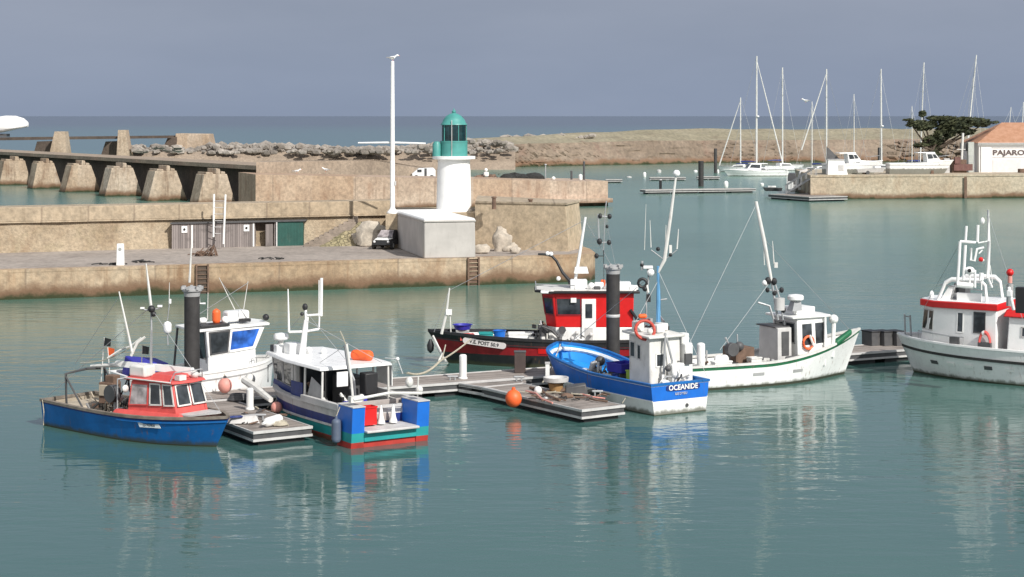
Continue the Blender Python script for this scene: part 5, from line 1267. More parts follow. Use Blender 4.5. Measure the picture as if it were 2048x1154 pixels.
for i in range(6): mb.use(rnd.choice([DROPE, BROWN])); p = G(rnd.uniform(1120, 1200), rnd.uniform(782, 794), PZ); mb.rock(p+Vector((0, 0, .05)), .18, 40+i, (1.4, 1, .6), 2)
single(mb, 'net_scraps', 'dark net scraps and worn line ends littering the right finger', 'net scraps')
mb = MB(); rnd = random.Random(35)
for i in range(18):
    a = G(rnd.uniform(470, 580), rnd.uniform(815, 850), PZ+.03); mb.use(rnd.choice([DROPE, BROWN, ROPE, DGREY])); u = Vector((rnd.uniform(-.5, .5), rnd.uniform(-.5, .5), 0))
    mb.tube([a, a+u*.5+Vector((rnd.uniform(-.2, .2), rnd.uniform(-.2, .2), .03)), a+u], rnd.uniform(.015, .03), 5)
single(mb, 'line_ends', 'worn line ends and twine strewn over the left finger', 'ropes')
# left finger clutter
mb = MB().use(LGREY); p = G(490, 845, PZ); mb.hexa([p+Vector((-.5, -.35, 0)), p+Vector((.55, -.2, 0)), p+Vector((.4, .4, 0)), p+Vector((-.6, .3, 0))], [p+Vector((-.4, -.25, .22)), p+Vector((.4, -.1, .26)), p+Vector((.3, .3, .25)), p+Vector((-.45, .2, .2))]); mb.use(NAVY); mb.box(p+Vector((-.3, -.25, .24)), (.5, .25, .05), .4); single(mb, 'folded_tarp', 'pale folded tarpaulin with a navy edge on the left finger', 'tarpaulin', bevel=.03)
mb = MB().use(DGREY); coil(mb, G(478, 800, PZ), .4, 4, .05); single(mb, 'rope_coil', 'dark coiled hose at the root of the left finger', 'rope coil')
mb = MB().use(ROPE); coil(mb, G(560, 850, PZ), .28, 4, .03); single(mb, 'rope_coil', 'pale rope coil near the tip of the left finger', 'rope coil')
lying(G(530, 846, PZ+.14), G(562, 836, PZ+.16), .16, WHITE, 'white fender lying across the left finger beside the flat-roofed boat')
# steel arm with white pad leaning over the left finger, as a mooring arm
mb = MB().use(OFFW); mb.tube([W(488, 760, 66.0), W(512, 776, 65.2), W(542, 800, 64)], [.13, .15, .1], 8); mb.ball(W(500, 758, 66.2), .2, 10); single(mb, 'outboard_motor', 'pale outboard motor tilted at the root of the left finger', 'outboard motor')
# boxes on the right part of the walkway
for i, (x, lab) in enumerate(((1747, 'leftmost'), (1772, 'middle'), (1797, 'rightmost'))):
    p = G(x, 693, PZ); p.y += .55; mb = MB().use(DGREY); mb.box(p+Vector((0, 0, .3)), (.5, .75, .62), math.atan2(.45, .893)); mb.use(BLACK); mb.box(p+Vector((0, 0, .64)), (.54, .79, .07), math.atan2(.45, .893))
    single(mb, 'gear_box', lab+' of the three dark gear boxes on the walkway left of the pilot boat', 'gear box', 'dark gear boxes', bevel=.02)
# ================================================================ fishing boats
def boat(label, mid, h, group='fishing boats in the berth', name='fishing_boat', cat='fishing boat'):
    h = Vector((h[0], h[1])).normalized(); return root(name, label, cat, (mid[0], mid[1], 0), (h.x, h.y), group)
def loc(r, p): return INV[r.name] @ Vector(p)
def cabin_walls(r, lo, hi, mat, name='wheelhouse', bevel=.04):
    mb = MB().use(mat); mb.hexa(lo, hi); return mb.build(name, r, bevel=bevel)
def roof_slab(r, poly, z0, z1, mat, edge=None, name='roof', bevel=.03):
    mb = MB().use(mat); mb.prism(poly, z0, z1); return mb.build(name, r, bevel=bevel)
def face(lo, hi, i):                            # quad of a hexa side, seen from outside; corners counter-clockwise
    j = (i+1) % 4; return [lo[i], lo[j], hi[j], hi[i]]
def radar(r, base, h=.35, rad=.28, mat=WHITE2, name='radar_dome'):
    b = Vector(base); mb = MB().use(OFFW); mb.cyl(b, b+Vector((0, 0, h)), rad*.35, n=10); mb.use(mat)
    mb.lathe(b+Vector((0, 0, h)), [(rad*.8, 0), (rad, .05), (rad, .17), (rad*.85, .23), (rad*.3, .26), (.01, .265)], 22); return mb.build(name, r)
def ring(mb, c, R, rr, ax, n=20):
    u, w = frame_of(ax); mb.tube([Vector(c)+u*R*math.cos(2*math.pi*i/n)+w*R*math.sin(2*math.pi*i/n) for i in range(n)], rr, 8, True)

# ---------------------------------------------------------------- blue open boat with red cuddy (left)
A = boat('blue open fishing boat with a faded red cabin, leftmost in the berth', (-12.78, 62.25), (.775, -.632))
shA = lambda t: .86+.22*max(0, t-.5)**1.5*2.2+.12*max(0, .35-t)
hA = dict(stern_w=.86, full=3.4, rake=.85, flare=.33, wl=.84)
bm_, ptA, tsA = make_hull(A, 8.25, 2.8, shA, [(.05, BLACK), (('s', -.09), BLUE), (('s', 0), NAVY)], .32, BROWN, CREAM, paint('worn_grey_gunwale', (.2, .17, .14), .8, .3, 3, grime=.4), **hA)
side_strip(A, ptA, tsA, -.16, .035, .05, BLUE, sheer=shA, t0=.5)
# cabin
lo = [(.3, -.98, .75), (2.7, -.72, .98), (2.7, .72, .98), (.3, .98, .75)]; hi = [(.42, -.84, 2.0), (2.35, -.64, 2.05), (2.35, .64, 2.05), (.42, .84, 2.0)]
cabin_walls(A, [Vector(v)-Vector((0, 0, .3)) for v in lo], hi, FRED)
q = face(lo, hi, 0)
window(A, q, .04, .42, .34, .92, CLEAR, FRED, fw=.04); window(A, q, .47, .7, .34, .94, GLASS, OFFW, fw=.05); window(A, q, .76, .96, .32, .93, GLASS, OFFW, fw=.05)
q = face(lo, hi, 1); window(A, q, .06, .46, .3, .92, GLASS, OFFW); window(A, q, .54, .94, .3, .92, GLASS, OFFW)
q = face(lo, hi, 2); window(A, q, .06, .3, .34, .92); window(A, q, .36, .92, .34, .92, CLEAR)
mb = MB().use(FRED); mb.prism([(.15, -.95), (2.45, -.74), (2.6, 0), (2.45, .74), (.15, .95)], 2.02, 2.1, [(.2, -.9), (2.4, -.7), (2.5, 0), (2.4, .7), (.2, .9)]); mb.hexa([(1.0, -.5, 2.09), (2.1, -.42, 2.09), (2.1, .42, 2.09), (1.0, .5, 2.09)], [(1.1, -.42, 2.24), (1.95, -.36, 2.24), (1.95, .36, 2.24), (1.1, .42, 2.24)])
mb.use(OFFW); mb.box((1.3, -.86, 2.075), (2.2, .04, .05), .085); mb.build('roof', A, bevel=.02)
mb = MB().use(OFFW); mb.box((.55, -.45, 2.3), (.75, .55, .4), .1); mb.build('roof_box', A, bevel=.07)
mb = MB().use(FRED); mb.hexa([(-.25, -1.16, .82), (3.0, -.98, .98), (3.0, -.7, .98), (-.25, -.93, .82)], [(-.1, -1.1, 1.0), (2.9, -.8, 1.08), (2.9, -.7, 1.08), (-.1, -.95, 1.0)]); mb.build('coaming', A, bevel=.02)
mb = MB().use(LGREY); mb.prism([(2.65, -.68), (3.25, -.62), (3.95, -.1), (3.95, .1), (3.25, .62), (2.65, .68)], [.99, 1.02, 1.12, 1.12, 1.02, .99], [1.05, 1.07, 1.15, 1.15, 1.07, 1.05]); mb.build('foredeck', A)
mb = MB().use(OFFW); mb.ball((2.2, .45, 2.22), .14, 10); mb.box((2.35, -.3, 2.2), (.25, .3, .16)); mb.ball((.32, -1.0, 1.72), .13, 10, (.7, 1, 1)); mb.build_split('searchlight', A)
# plate and lettering
p0 = ptA(.66, .66, -1); p1 = ptA(.775, .69, -1); u = (p1-p0).normalized(); nrm = Vector((u.y, -u.x, 0)).normalized(); v = Vector((0, 0, 1)); w_ = nrm
qv = [p0+w_*.012+Vector((0, 0, -.09))+u*.1, p1+w_*.012+Vector((0, 0, -.09)), p1+w_*.012+Vector((0, 0, .07))-u*.12, p0+w_*.012+Vector((0, 0, .09))]
mb = MB().use(paint('plate_white', (.62, .66, .68), .4, .08, grime=.2)); mb.panel(*qv, .012); mb.use(DGREY)
mb.text('LS 910436', .12, (p0+p1)/2+w_*.03+Vector((0, 0, -.05)), u, v, 'CENTER', .003); mb.build('registration_plate', A)
# working deck: hauler, gallows, mast, boom, pots
mb = MB().use(DGREY); mb.tube([(-3.1, .85, .6), (-3.15, .85, 1.9), (-3.05, 0, 2.0), (-3.15, -.85, 1.9), (-3.1, -.85, .6)], .05, 7); mb.tube([(-3.1, .85, 1.85), (-1.8, .7, .6)], .035, 6); mb.tube([(-3.15, -.85, 1.8), (-2.1, -.8, .6)], .035, 6); mb.build('gallows', A)
mb = MB().use(OFFW); mb.tube([(-3.3, .35, 2.02), (-1.6, .62, 2.2), (.4, .82, 2.22), (2.1, .9, 2.1)], [.05, .1, .13, .07], 8); mb.use(WHITE); mb.hexa([(-2.2, .45, 2.12), (1.7, .75, 2.1), (1.7, .98, 2.1), (-2.2, .68, 2.12)], [(-2.1, .52, 2.3), (1.6, .8, 2.34), (1.6, .92, 2.34), (-2.1, .6, 2.3)]); mb.build('boom', A)
mb = MB().use(OFFW); whip(mb, W(265, 708, 63), W(238, 583, 63), .05); whip(mb, W(302, 612, 63), W(292, 527, 63), .055); mb.use(GALV); mb.tube([W(303, 730, 63), W(303, 660, 63), W(302, 610, 63)], .035, 6); mb.tube([W(283, 618, 63), W(302, 622, 63), W(322, 615, 63)], .025, 5); mb.use(BLACK); mb.ball(W(303, 618, 62.9), .13, 8); mb.ball(W(307, 628, 62.9), .1, 8); mb.use(WHITE2); mb.box(W(285, 616, 63), (.14, .1, .06)); mb.box(W(320, 612, 63), (.16, .1, .07)); mb.build('mast', A, world=True)
mb = MB().use(OFFW); mb.tube([W(262, 712, 63), W(275, 685, 63), W(290, 674, 63)], .05, 6); mb.tube([W(215, 716, 63.4), W(240, 700, 63.4), W(262, 692, 63.3), W(282, 676, 63.2)], .035, 6); mb.use(ROPE); mb.tube(sag(W(160, 726, 64), W(262, 695, 63.3), .15), .015, 5); mb.build('outrigger', A, world=True)
hb = MB().use(GALV); hb.cyl((-.55, -.72, .35), (-.55, -.72, 1.45), .07, n=8); hb.use(DGREY); hb.cyl((-.55, -1.0, 1.45), (-.55, -.72, 1.45), .3, n=18); hb.use(BLACK); ring(hb, (-.2, -.3, 1.75), .3, .04, (.3, 1, 0)); ring(hb, (-.5, .1, 1.65), .26, .035, (.5, 1, .1)); hb.use(OFFW); hb.ball((-.75, -.5, 1.25), .22, 10, (1.3, .8, .8)); hb.build('pot_hauler', A)
mb = MB().use(BROWN); mb.box((-1.9, .1, 1.25), (.6, .5, .75), .3); mb.box((-1.75, .1, 1.7), (.4, .35, .35), .2); mb.use(CREAM); mb.box((-1.9, -.2, 1.35), (.35, .05, .4), .3); mb.build('winch', A, bevel=.03)
mb = MB(); rnd = random.Random(2); clutter(mb, (-1.2, .0, .35), (2.6, 1.5, .55), 34, [BROWN, DGREY, CREAM, RUBBER, GREY, OFFW, CREAM], rnd, .2)
for i in range(14): a = Vector((rnd.uniform(-3, .2), rnd.uniform(-.9, .9), .4)); mb.use(rnd.choice([ROPE, DROPE, CREAM])); mb.tube([a, a+Vector((rnd.uniform(-.6, .6), rnd.uniform(-.4, .4), rnd.uniform(.1, .7))), a+Vector((rnd.uniform(-.9, .9), rnd.uniform(-.5, .5), .1))], .03, 5)
mb.build('deck_gear', A)
mb = MB(); rnd = random.Random(51)
for i in range(5):                              # stacked pots: barrel hoops and net
    c = Vector((-2.6+.5*i+rnd.uniform(-.1, .1), .55+rnd.uniform(-.1, .15), .6+rnd.uniform(0, .25))); mb.use(rnd.choice([DROPE, BROWN, DGREY]))
    for k in (-.2, 0, .2): ring(mb, c+Vector((k, 0, 0)), .24, .022, (1, .1, 0), 12)
    for a in range(6): mb.tube([c+Vector((-.22, .24*math.cos(a), .24*math.sin(a))), c+Vector((.22, .24*math.cos(a+.5), .24*math.sin(a+.5)))], .015, 4)
mb.build('lobster_pot', A)
for x, y, h_, lean, fm in ((-2.9, .4, 2.6, .3, BLACK), (-2.6, .75, 2.2, -.25, ORANGE), (-1.2, .85, 2.4, .15, BLACK)):
    mb = MB().use(OFFW); t_ = Vector((x+lean, y, .5+h_)); mb.tube([(x, y, .5), t_], .018, 5); mb.use(fm); mb.quad(t_, t_+Vector((.32, .05, -.04)), t_+Vector((.3, .04, -.3)), t_-Vector((lean*.12, 0, .3))); mb.build('marker_flag', A)
mb = MB().use(GALV); mb.tube([(-.1, -1.0, .9), (-.1, -1.0, 2.0), (-.1, .95, 2.05), (-.1, .95, .9)], .03, 6); mb.tube([(2.3, -.7, 2.1), (2.4, -.6, 2.4), (2.4, .6, 2.4), (2.3, .7, 2.1)], .02, 6); mb.use(BLACK); mb.tube([(-.4, -.6, 1.4), (-.2, -.4, 2.1), (.1, .2, 2.2), (.0, .7, 1.7), (-.4, .6, .9)], .03, 6); mb.build_split('cabin_rail', A)
mb = MB().use(CREAM); mb.hexa([(-3.85, -1.0, .3), (-2.6, -1.1, .3), (-2.6, 1.1, .3), (-3.85, 1.0, .3)], [(-3.8, -1.0, .78), (-2.9, -1.1, .72), (-2.9, 1.1, .72), (-3.8, 1.0, .78)]); mb.build('stern_thwart', A, bevel=.03)
mb = MB().use(ROPE); p = ptA(.02, .9, -1); mb.tube([p+Vector((0, -.03, .05)), p+Vector((.08, -.03, -.4)), p+Vector((.04, -.02, -.85))], .02, 5); mb.build('stern_line', A)

# ---------------------------------------------------------------- white boat with navy side windows behind the pile
Bt = boat('white fishing boat with a reverse-raked wheelhouse and navy windows behind the left pile', (-12.15, 69.6), (.84, .54))
shB = lambda t: 1.2+.5*max(0, t-.35)**1.35
hB = dict(stern_w=.85, full=4.5, rake=.2, flare=.25)
_, ptB, tsB = make_hull(Bt, 6.3, 2.7, shB, [(.12, NAVY), (('s', -.12), WHITE2), (('s', 0), WHITE2)], .5, GREY, WHITE, WHITE, **hB)
side_strip(Bt, ptB, tsB, -.28, .03, .045, GREY, sheer=shB)
lo = [(.0, -1.02, .5), (2.0, -.98, .8), (2.0, .98, .8), (.0, 1.02, .5)]; hi = [(-.1, -1.05, 2.78), (2.42, -.95, 2.86), (2.42, .95, 2.86), (-.1, 1.05, 2.78)]
mids = [Vector(a).lerp(Vector(b), .56) for a, b in zip(lo, hi)]; mids[1].x = mids[2].x = 2.0; mids[0].x = mids[3].x = .0
mb = MB().use(WHITE2); mb.hexa(lo, mids); mb.hexa(mids, hi); mb.build('wheelhouse', Bt, bevel=.03)
q = [mids[0], mids[1], hi[1], hi[0]]
window(Bt, q, .42, .93, .1, .93, GLASSB, WHITE2, fw=.09); window(Bt, q, .05, .39, .1, .93, GLASS, DGREY, fw=.06)
q = [mids[1], mids[2], hi[2], hi[1]]; window(Bt, q, .06, .48, .12, .9); window(Bt, q, .52, .94, .12, .9)
q = [mids[3], mids[0], hi[0], hi[3]]; window(Bt, q, .1, .9, -.6, .9, GLASS, DGREY)
mb = MB().use(WHITE); mb.prism([(-.5, -1.08), (2.55, -1.05), (2.7, 0), (2.55, 1.05), (-.5, 1.08)], [2.76, 2.86, 2.87, 2.86, 2.76], [2.85, 2.95, 2.97, 2.95, 2.85]); mb.use(BLACK); mb.box((.35, -.55, 2.95), (1.2, .7, .1), 0, -.02); mb.build('roof', Bt, bevel=.02)
mb = MB().use(DGREY); mb.tube([(-.6, -1.0, .9), (-.42, -1.0, 2.78)], .045, 6); mb.tube([(-.6, 1.0, .9), (-.42, 1.0, 2.78)], .045, 6); mb.build_split('roof_post', Bt)
mb = MB().use(WHITE2); mb.box((1.55, -.1, 3.2), (.95, .55, .42), .1); mb.build('roof_locker', Bt, bevel=.09)
mb = MB().use(ORANGE); mb.capsule((.62, -.35, 2.95), (.62, -.35, 3.55), .16); mb.build('lifebuoy_light', Bt)
mb = MB().use(WHITE2); mb.ball((1.0, -.3, 3.08), .15, 10); mb.ball((-.3, -.3, 3.05), .16, 10); mb.capsule((.3, -.2, 3.1), (-.05, -.2, 3.1), .12); mb.use(BLACK); mb.ball((2.6, -.6, 3.12), .13, 9); mb.box((1.75, -.5, 3.05), (.4, .25, .12)); mb.build_split('roof_fitting', Bt)
mb = MB().use(OFFW)
for a, b in (((379, 565), (383, 489)), ((338, 610), (339, 565)), ((487, 620), (496, 562)), ((470, 620), (438, 555)), ((415, 640), (416, 585))): whip(mb, W(*a, 69.8), W(*b, 69.8), .02 if a[0] != 379 else .05)
mb.build('antenna', Bt, world=True)
mb = MB().use(WHITE2); mb.capsule(W(335, 668, 69.6), W(335, 642, 69.6), .16); mb.use(GALV); mb.tube([W(335, 640, 69.6), W(339, 606, 69.6)], .02, 5); mb.tube([W(336, 690, 69.6), W(335, 668, 69.6)], .03, 5); mb.use(WHITE2); mb.cyl(W(340, 607, 69.6), W(340, 598, 69.6), .05, n=8); mb.tube([W(398, 594, 69.6), W(399, 607, 69.6), W(411, 607, 69.6)], .04, 6); mb.build_split('mast_fitting', Bt, world=True)
mb = MB().use(NAVYP); mb.hexa([(-2.9, -.9, 1.0), (-1.4, -.9, 1.0), (-1.4, .6, 1.0), (-2.9, .6, 1.0)], [(-2.8, -.7, 1.75), (-1.5, -.8, 1.65), (-1.5, .5, 1.7), (-2.8, .4, 1.9)]); single_tarp = mb.build('stern_tarp', Bt, bevel=.06)
mb = MB().use(GALV); mb.tube([(1.75, -1.12, 1.35), (1.75, -1.14, 1.62), (1.95, -1.12, 1.66), (1.98, -1.08, 1.38)], .022, 6); mb.build('grab_rail', Bt)
ball_fender(W(450, 771, 67.9), .27, SALMON, 'faded pink cone fender hanging on the white hull behind the left pile', 'ball_fender', 'fender', rope_to=W(448, 748, 67.9))

# ---------------------------------------------------------------- white flat-roofed boat with blue twin stern
Cc = boat('white flat-roofed work boat with blue twin stern pods and red antifouling', (-6.5, 63.95), (-.545, .838))
shC = lambda t: 1.12+.35*max(0, t-.4)**1.4
hC = dict(stern_w=.95, full=3.2, rake=.6, flare=.3)
_, ptC, tsC = make_hull(Cc, 7.0, 2.95, shC, [(.18, ANTIF), (.5, TEAL), (('s', -.25), NAVY), (('s', 0), LGREY)], .55, GREY, LGREY, LGREY, capw=.16, **hC)
side_strip(Cc, ptC, tsC, .52, .05, .07, LGREY, t0=0, t1=.95)
mb = MB().use(LGREY); mb.hexa([(-3.55, 1.36, 1.12), (-.9, 1.44, 1.12), (-.9, 1.58, 1.12), (-3.55, 1.5, 1.12)], [(-3.55, 1.36, 1.36), (-.9, 1.44, 1.36), (-.9, 1.58, 1.36), (-3.55, 1.5, 1.36)]); mb.hexa([(-3.55, -1.5, 1.12), (-.9, -1.58, 1.12), (-.9, -1.44, 1.12), (-3.55, -1.36, 1.12)], [(-3.55, -1.5, 1.36), (-.9, -1.58, 1.36), (-.9, -1.44, 1.36), (-3.55, -1.36, 1.36)]); mb.build('bulwark', Cc, bevel=.02)
for s in (1, -1):
    mb = MB(); yo, yi = s*1.47, s*1.0
    for z0, z1, mt, e0, e1 in ((-.35, .19, ANTIF, -.12, .0), (.19, .5, TEAL, .0, .03), (.5, 1.36, BLUE2, .03, .1)):
        mb.use(mt); xs0, xs1 = -4.45-e0, -4.45-e1
        lo = [(xs0, yo, z0), (xs0, yi, z0), (-3.46, yi, z0), (-3.46, yo, z0)]; hi = [(xs1, yo, z1), (xs1, yi, z1), (-3.46, yi, z1), (-3.46, yo, z1)]
        if s < 0: lo.reverse(); hi.reverse()
        mb.hexa(lo, hi)
    mb.use(LGREY); mb.box((-4.0, s*1.235, 1.375), (1.16, .48, .03)); mb.build('stern_pod', Cc)
mb = MB().use(ANTIF); mb.box((-3.95, 0, -.03), (.9, 1.99, .44)); mb.use(TEAL); mb.box((-3.98, 0, .345), (1.0, 1.99, .31)); mb.use(LGREY); mb.box((-4.05, 0, .54), (1.3, 1.995, .08)); mb.build('stern_platform', Cc, bevel=.02)
mb = MB().use(paint('stern_board', (.36, .32, .30), .6, .15, grime=.35)); mb.box((-3.25, -.1, .95), (.06, 2.2, .75)); mb.box((-3.5, -.2, .8), (.04, .9, .3), 0, .2); mb.build('stern_board', Cc, bevel=.01)
mb = MB().use(OFFW); mb.tube([(-4.3, 1.3, 1.6), (-4.35, 0, 1.72), (-4.3, -1.3, 1.6)], .05, 7); mb.tube([(-4.2, -1.2, 1.48), (-4.25, -1.2, 2.15)], .03, 6); mb.ball((-4.25, -1.24, 1.72), .13, 10); mb.ball((-4.25, -.85, 2.0), .14, 10, (1, 1, 1.3)); mb.box((-4.2, 1.2, 1.6), (.2, .4, .2)); mb.ball((-4.1, .9, 1.62), .11, 8); mb.build_split('stern_rail', Cc)
crate((-4.05+0, 0, 0), (.1, .1, .1), RED, 'x') if False else None
def onC(x, y, z): return to_world(Cc, (x, y, z))
hz = math.atan2(.838, -.545)
crate(onC(-3.75, .48, .63), (.38, .5, .62), RED, 'red plastic fish crate standing on the stern platform of the flat-roofed boat', hz, fill=LGREY)
for yy, lab in ((.02, 'white traffic-cone shaped float left on the stern platform'), (-.45, 'white pointed float right on the stern platform')):
    p = onC(-3.85, yy, .63); mb = MB().use(WHITE); mb.lathe(p, [(.14, 0), (.14, .05), (.09, .2), (.05, .5), (.02, .62)], 14); single(mb, 'pointed_float', lab, 'float')
# wheelhouse forward, roof all along
lo = [(.4, -1.1, .95), (2.55, -.85, 1.05), (2.55, .85, 1.05), (.4, 1.1, .95)]; hi = [(.4, -1.12, 2.26), (2.75, -.95, 2.3), (2.75, .95, 2.3), (.4, 1.12, 2.26)]
cabin_walls(Cc, [Vector(v)-Vector((0, 0, .4)) for v in lo], hi, OFFW)
q = face(lo, hi, 2); window(Cc, q, .06, .42, .3, .92, GLASS, LGREY, fw=.06); window(Cc, q, .48, .9, .3, .92, GLASS, LGREY, fw=.06)
q = face(lo, hi, 1); window(Cc, q, .06, .48, .3, .92); window(Cc, q, .52, .94, .3, .92)
q = face(lo, hi, 3); window(Cc, q, .08, .5, .2, .9, GLASS, DGREY); window(Cc, q, .55, .92, -.6, .9, GLASS, DGREY)
mb = MB().use(NAVY); mb.hexa([(.35, 1.2, 1.0), (2.5, .98, 1.15), (2.5, 1.0, 1.15), (.35, 1.22, 1.0)], [(.35, 1.16, 1.35), (2.5, .95, 1.45), (2.5, .97, 1.45), (.35, 1.18, 1.35)]); mb.build('side_panel', Cc)
mb = MB().use(WHITE2); poly = [(-2.1, -1.42), (.5, -1.5), (2.75, -1.2), (3.15, 0), (2.75, 1.2), (.5, 1.5), (-2.1, 1.42)]; p2 = [(x*.98, y*.96) for x, y in poly]
mb.prism(poly, [2.28, 2.3, 2.32, 2.34, 2.32, 2.3, 2.28], [2.4, 2.42, 2.44, 2.46, 2.44, 2.42, 2.4], p2); mb.build('roof', Cc, bevel=.03)
mb = MB().use(OFFW)
for x, y in ((-2.0, 1.3), (-2.0, -1.3), (-.8, 1.36), (-.8, -1.36), (.3, 1.3), (.3, -1.3)): mb.tube([(x, y, 1.1), (x, y*.985, 2.3)], .04, 7)
mb.build_split('roof_post', Cc)
mb = MB().use(GREY); mb.hexa([(-1.9, 1.28, 1.1), (-.9, 1.33, 1.1), (-.9, 1.35, 1.1), (-1.9, 1.3, 1.1)], [(-1.9, 1.28, 1.75), (-1.3, 1.33, 2.0), (-1.3, 1.35, 2.0), (-1.9, 1.3, 1.75)]); mb.use(NAVY); mb.box((-.2, 1.36, 1.45), (.9, .03, .5)); mb.build('side_screen', Cc)
mb = MB().use(DGREY); mb.box((-.5, -.6, 1.2), (1.3, .8, 1.2)); mb.use(BLACK); mb.box((-2.2, -.4, 1.75), (.45, .5, .75)); mb.cyl((-2.25, -.4, 1.0), (-2.25, -.4, 1.5), .12, n=9); mb.build('pot_hauler', Cc, bevel=.05)
mb = MB().use(WHITE2); mb.hexa([(-2.0, -1.46, 1.55), (-.8, -1.5, 1.55), (-.8, -1.47, 1.55), (-2.0, -1.43, 1.55)], [(-2.0, -1.46, 2.25), (-.8, -1.5, 2.25), (-.8, -1.47, 2.25), (-2.0, -1.43, 2.25)]); mb.box((-2.05, .55, 1.95), (.06, .42, .5)); mb.build_split('awning_curtain', Cc)
mb = MB().use(GALV); mb.tube([onC(-2.3, .2, 1.3), W(706, 760, 61), W(697, 735, 61), W(690, 690, 61)], [.07, .07, .06, .05], 7); mb.use(OFFW); mb.tube([W(706, 800, 60.8), W(701, 745, 60.8), W(693, 688, 60.8)], .045, 7); mb.use(ROPE); mb.tube([W(692, 690, 60.8), W(685, 672, 60.8), W(680, 662, 60.8)], .02, 5); mb.build('derrick', Cc, world=True)
mb = MB(); rnd = random.Random(61); clutter(mb, (-1.6, .3, .6), (2.6, 1.6, .7), 34, [GREY, DGREY, BLACK, NAVYP, BROWN, OFFW], rnd, .26); mb.build('deck_gear', Cc)
mb = MB().use(GALV); mb.tube([(2.7, 1.1, 1.3), (2.7, 1.1, 1.9), (3.5, .3, 2.0), (3.5, -.3, 2.0), (2.7, -1.1, 1.9), (2.7, -1.1, 1.3)], .025, 6); mb.build('bow_pulpit', Cc)
# mast and aerials on the roof
mb = MB().use(WHITE2); D = 64.6
mb.tube([W(604, 716, D), W(609, 668, D), W(612, 640, D)], [.13, .1, .07], 8); mb.tube([W(612, 640, D), W(611, 620, D)], .05, 7)
mb.tube([W(578, 664, D), W(610, 663, D), W(638, 658, D)], .045, 7); mb.tube([W(611, 631, D), W(640, 629, D)], .04, 7); mb.tube([W(638, 658, D), W(639, 632, D)], .03, 6)
mb.tube([W(578, 664, D), W(576, 578, D)], [.045, .02], 6); mb.tube([W(642, 632, D), W(643, 556, D)], [.06, .055], 7); mb.tube([W(638, 632, D), W(638, 560, D)], [.03, .015], 6); mb.tube([W(614, 662, D), W(616, 634, D)], .03, 6)
mb.use(BLACK); mb.ball(W(610, 614, D), .1, 9, (1, 1, 1.3)); mb.ball(W(604, 628, D), .07, 8); mb.build('mast', Cc, world=True)
b = loc(Cc, W(562, 700, 65.6)); b.z = 2.42; radar(Cc, b, .42, .27)
mb = MB().use(WHITE2); p = loc(Cc, W(585, 712, 65)); p.z = 2.42; mb.box(p+Vector((0, 0, .2)), (.5, .45, .4)); mb.box(p+Vector((.5, .3, .15)), (.3, .3, .3)); mb.ball(p+Vector((-.3, -.5, .12)), .13, 9); mb.ball(p+Vector((-.7, -.9, .1)), .12, 9); mb.use(DGREY); mb.box(p+Vector((.9, .3, .12)), (.3, .2, .25)); mb.build_split('roof_fitting', Cc, bevel=.03)
mb = MB().use(ORANGE); p = loc(Cc, W(722, 708, 63.4)); p.z = 2.42; mb.capsule(p+Vector((-.45, -.25, .16)), p+Vector((.3, .25, .16)), .19, 14); mb.build('liferaft', Cc)
mb = MB().use(WHITE); p = loc(Cc, W(795, 718, 62.8)); mb.ball(p, .07, 8); mb.use(GALV); q = loc(Cc, W(770, 716, 62.8)); mb.tube([q, p, p+Vector((-.2, -.1, -.5))], .02, 5); mb.build('side_light', Cc)
fender(to_world(Cc, (-3.75, 1.66, .95)), .85, .16, paint('grey_blue_plastic', (.10, .13, .19), .5, .15, grime=.2), 'slate blue cylinder fender hanging at the side of the flat-roofed boat', rope_to=to_world(Cc, (-3.7, 1.5, 1.3)))
ball_fender(W(553, 815, 64.0), .2, SALMON, 'small faded pink float at the bow of the flat-roofed boat', 'ball_fender', 'fender', rope_to=W(552, 800, 64.2))

# ---------------------------------------------------------------- red boat with wheelhouse aft
Dd = boat('black and red fishing boat with a tall red wheelhouse, lying behind the walkway', (1.75, 80.2), (-1, .0))
shD = lambda t: 1.12+.6*max(0, t-.35)**1.6+.08*max(0, .3-t)
hD = dict(stern_w=.88, full=2.5, rake=1.15, flare=.36, wl=.85)
_, ptD, tsD = make_hull(Dd, 10.2, 3.5, shD, [(.0, BLACK), (.52, BLACK), (('s', -.24), DRED), (('s', 0), BLACK)], .5, GREY, WHITE, BLACK, capw=.14, caph=.09, **hD)
side_strip(Dd, ptD, tsD, -.3, .035, .05, BLACK, sheer=shD)
mb = MB().use(RED); ps = [ptD(t, .62, 1)+Vector((0, .012, 0)) for t in (.46, .5, .54, .56)]; pt2 = [ptD(t, .92, 1)+Vector((0, .012, 0)) for t in (.46, .5, .54, .56)]
for i in range(3): mb.panel(ps[i+1], ps[i], pt2[i], pt2[i+1], .006)
mb.build('bright_red_patch', Dd)  # brighter red strip laid on the dark red hull side
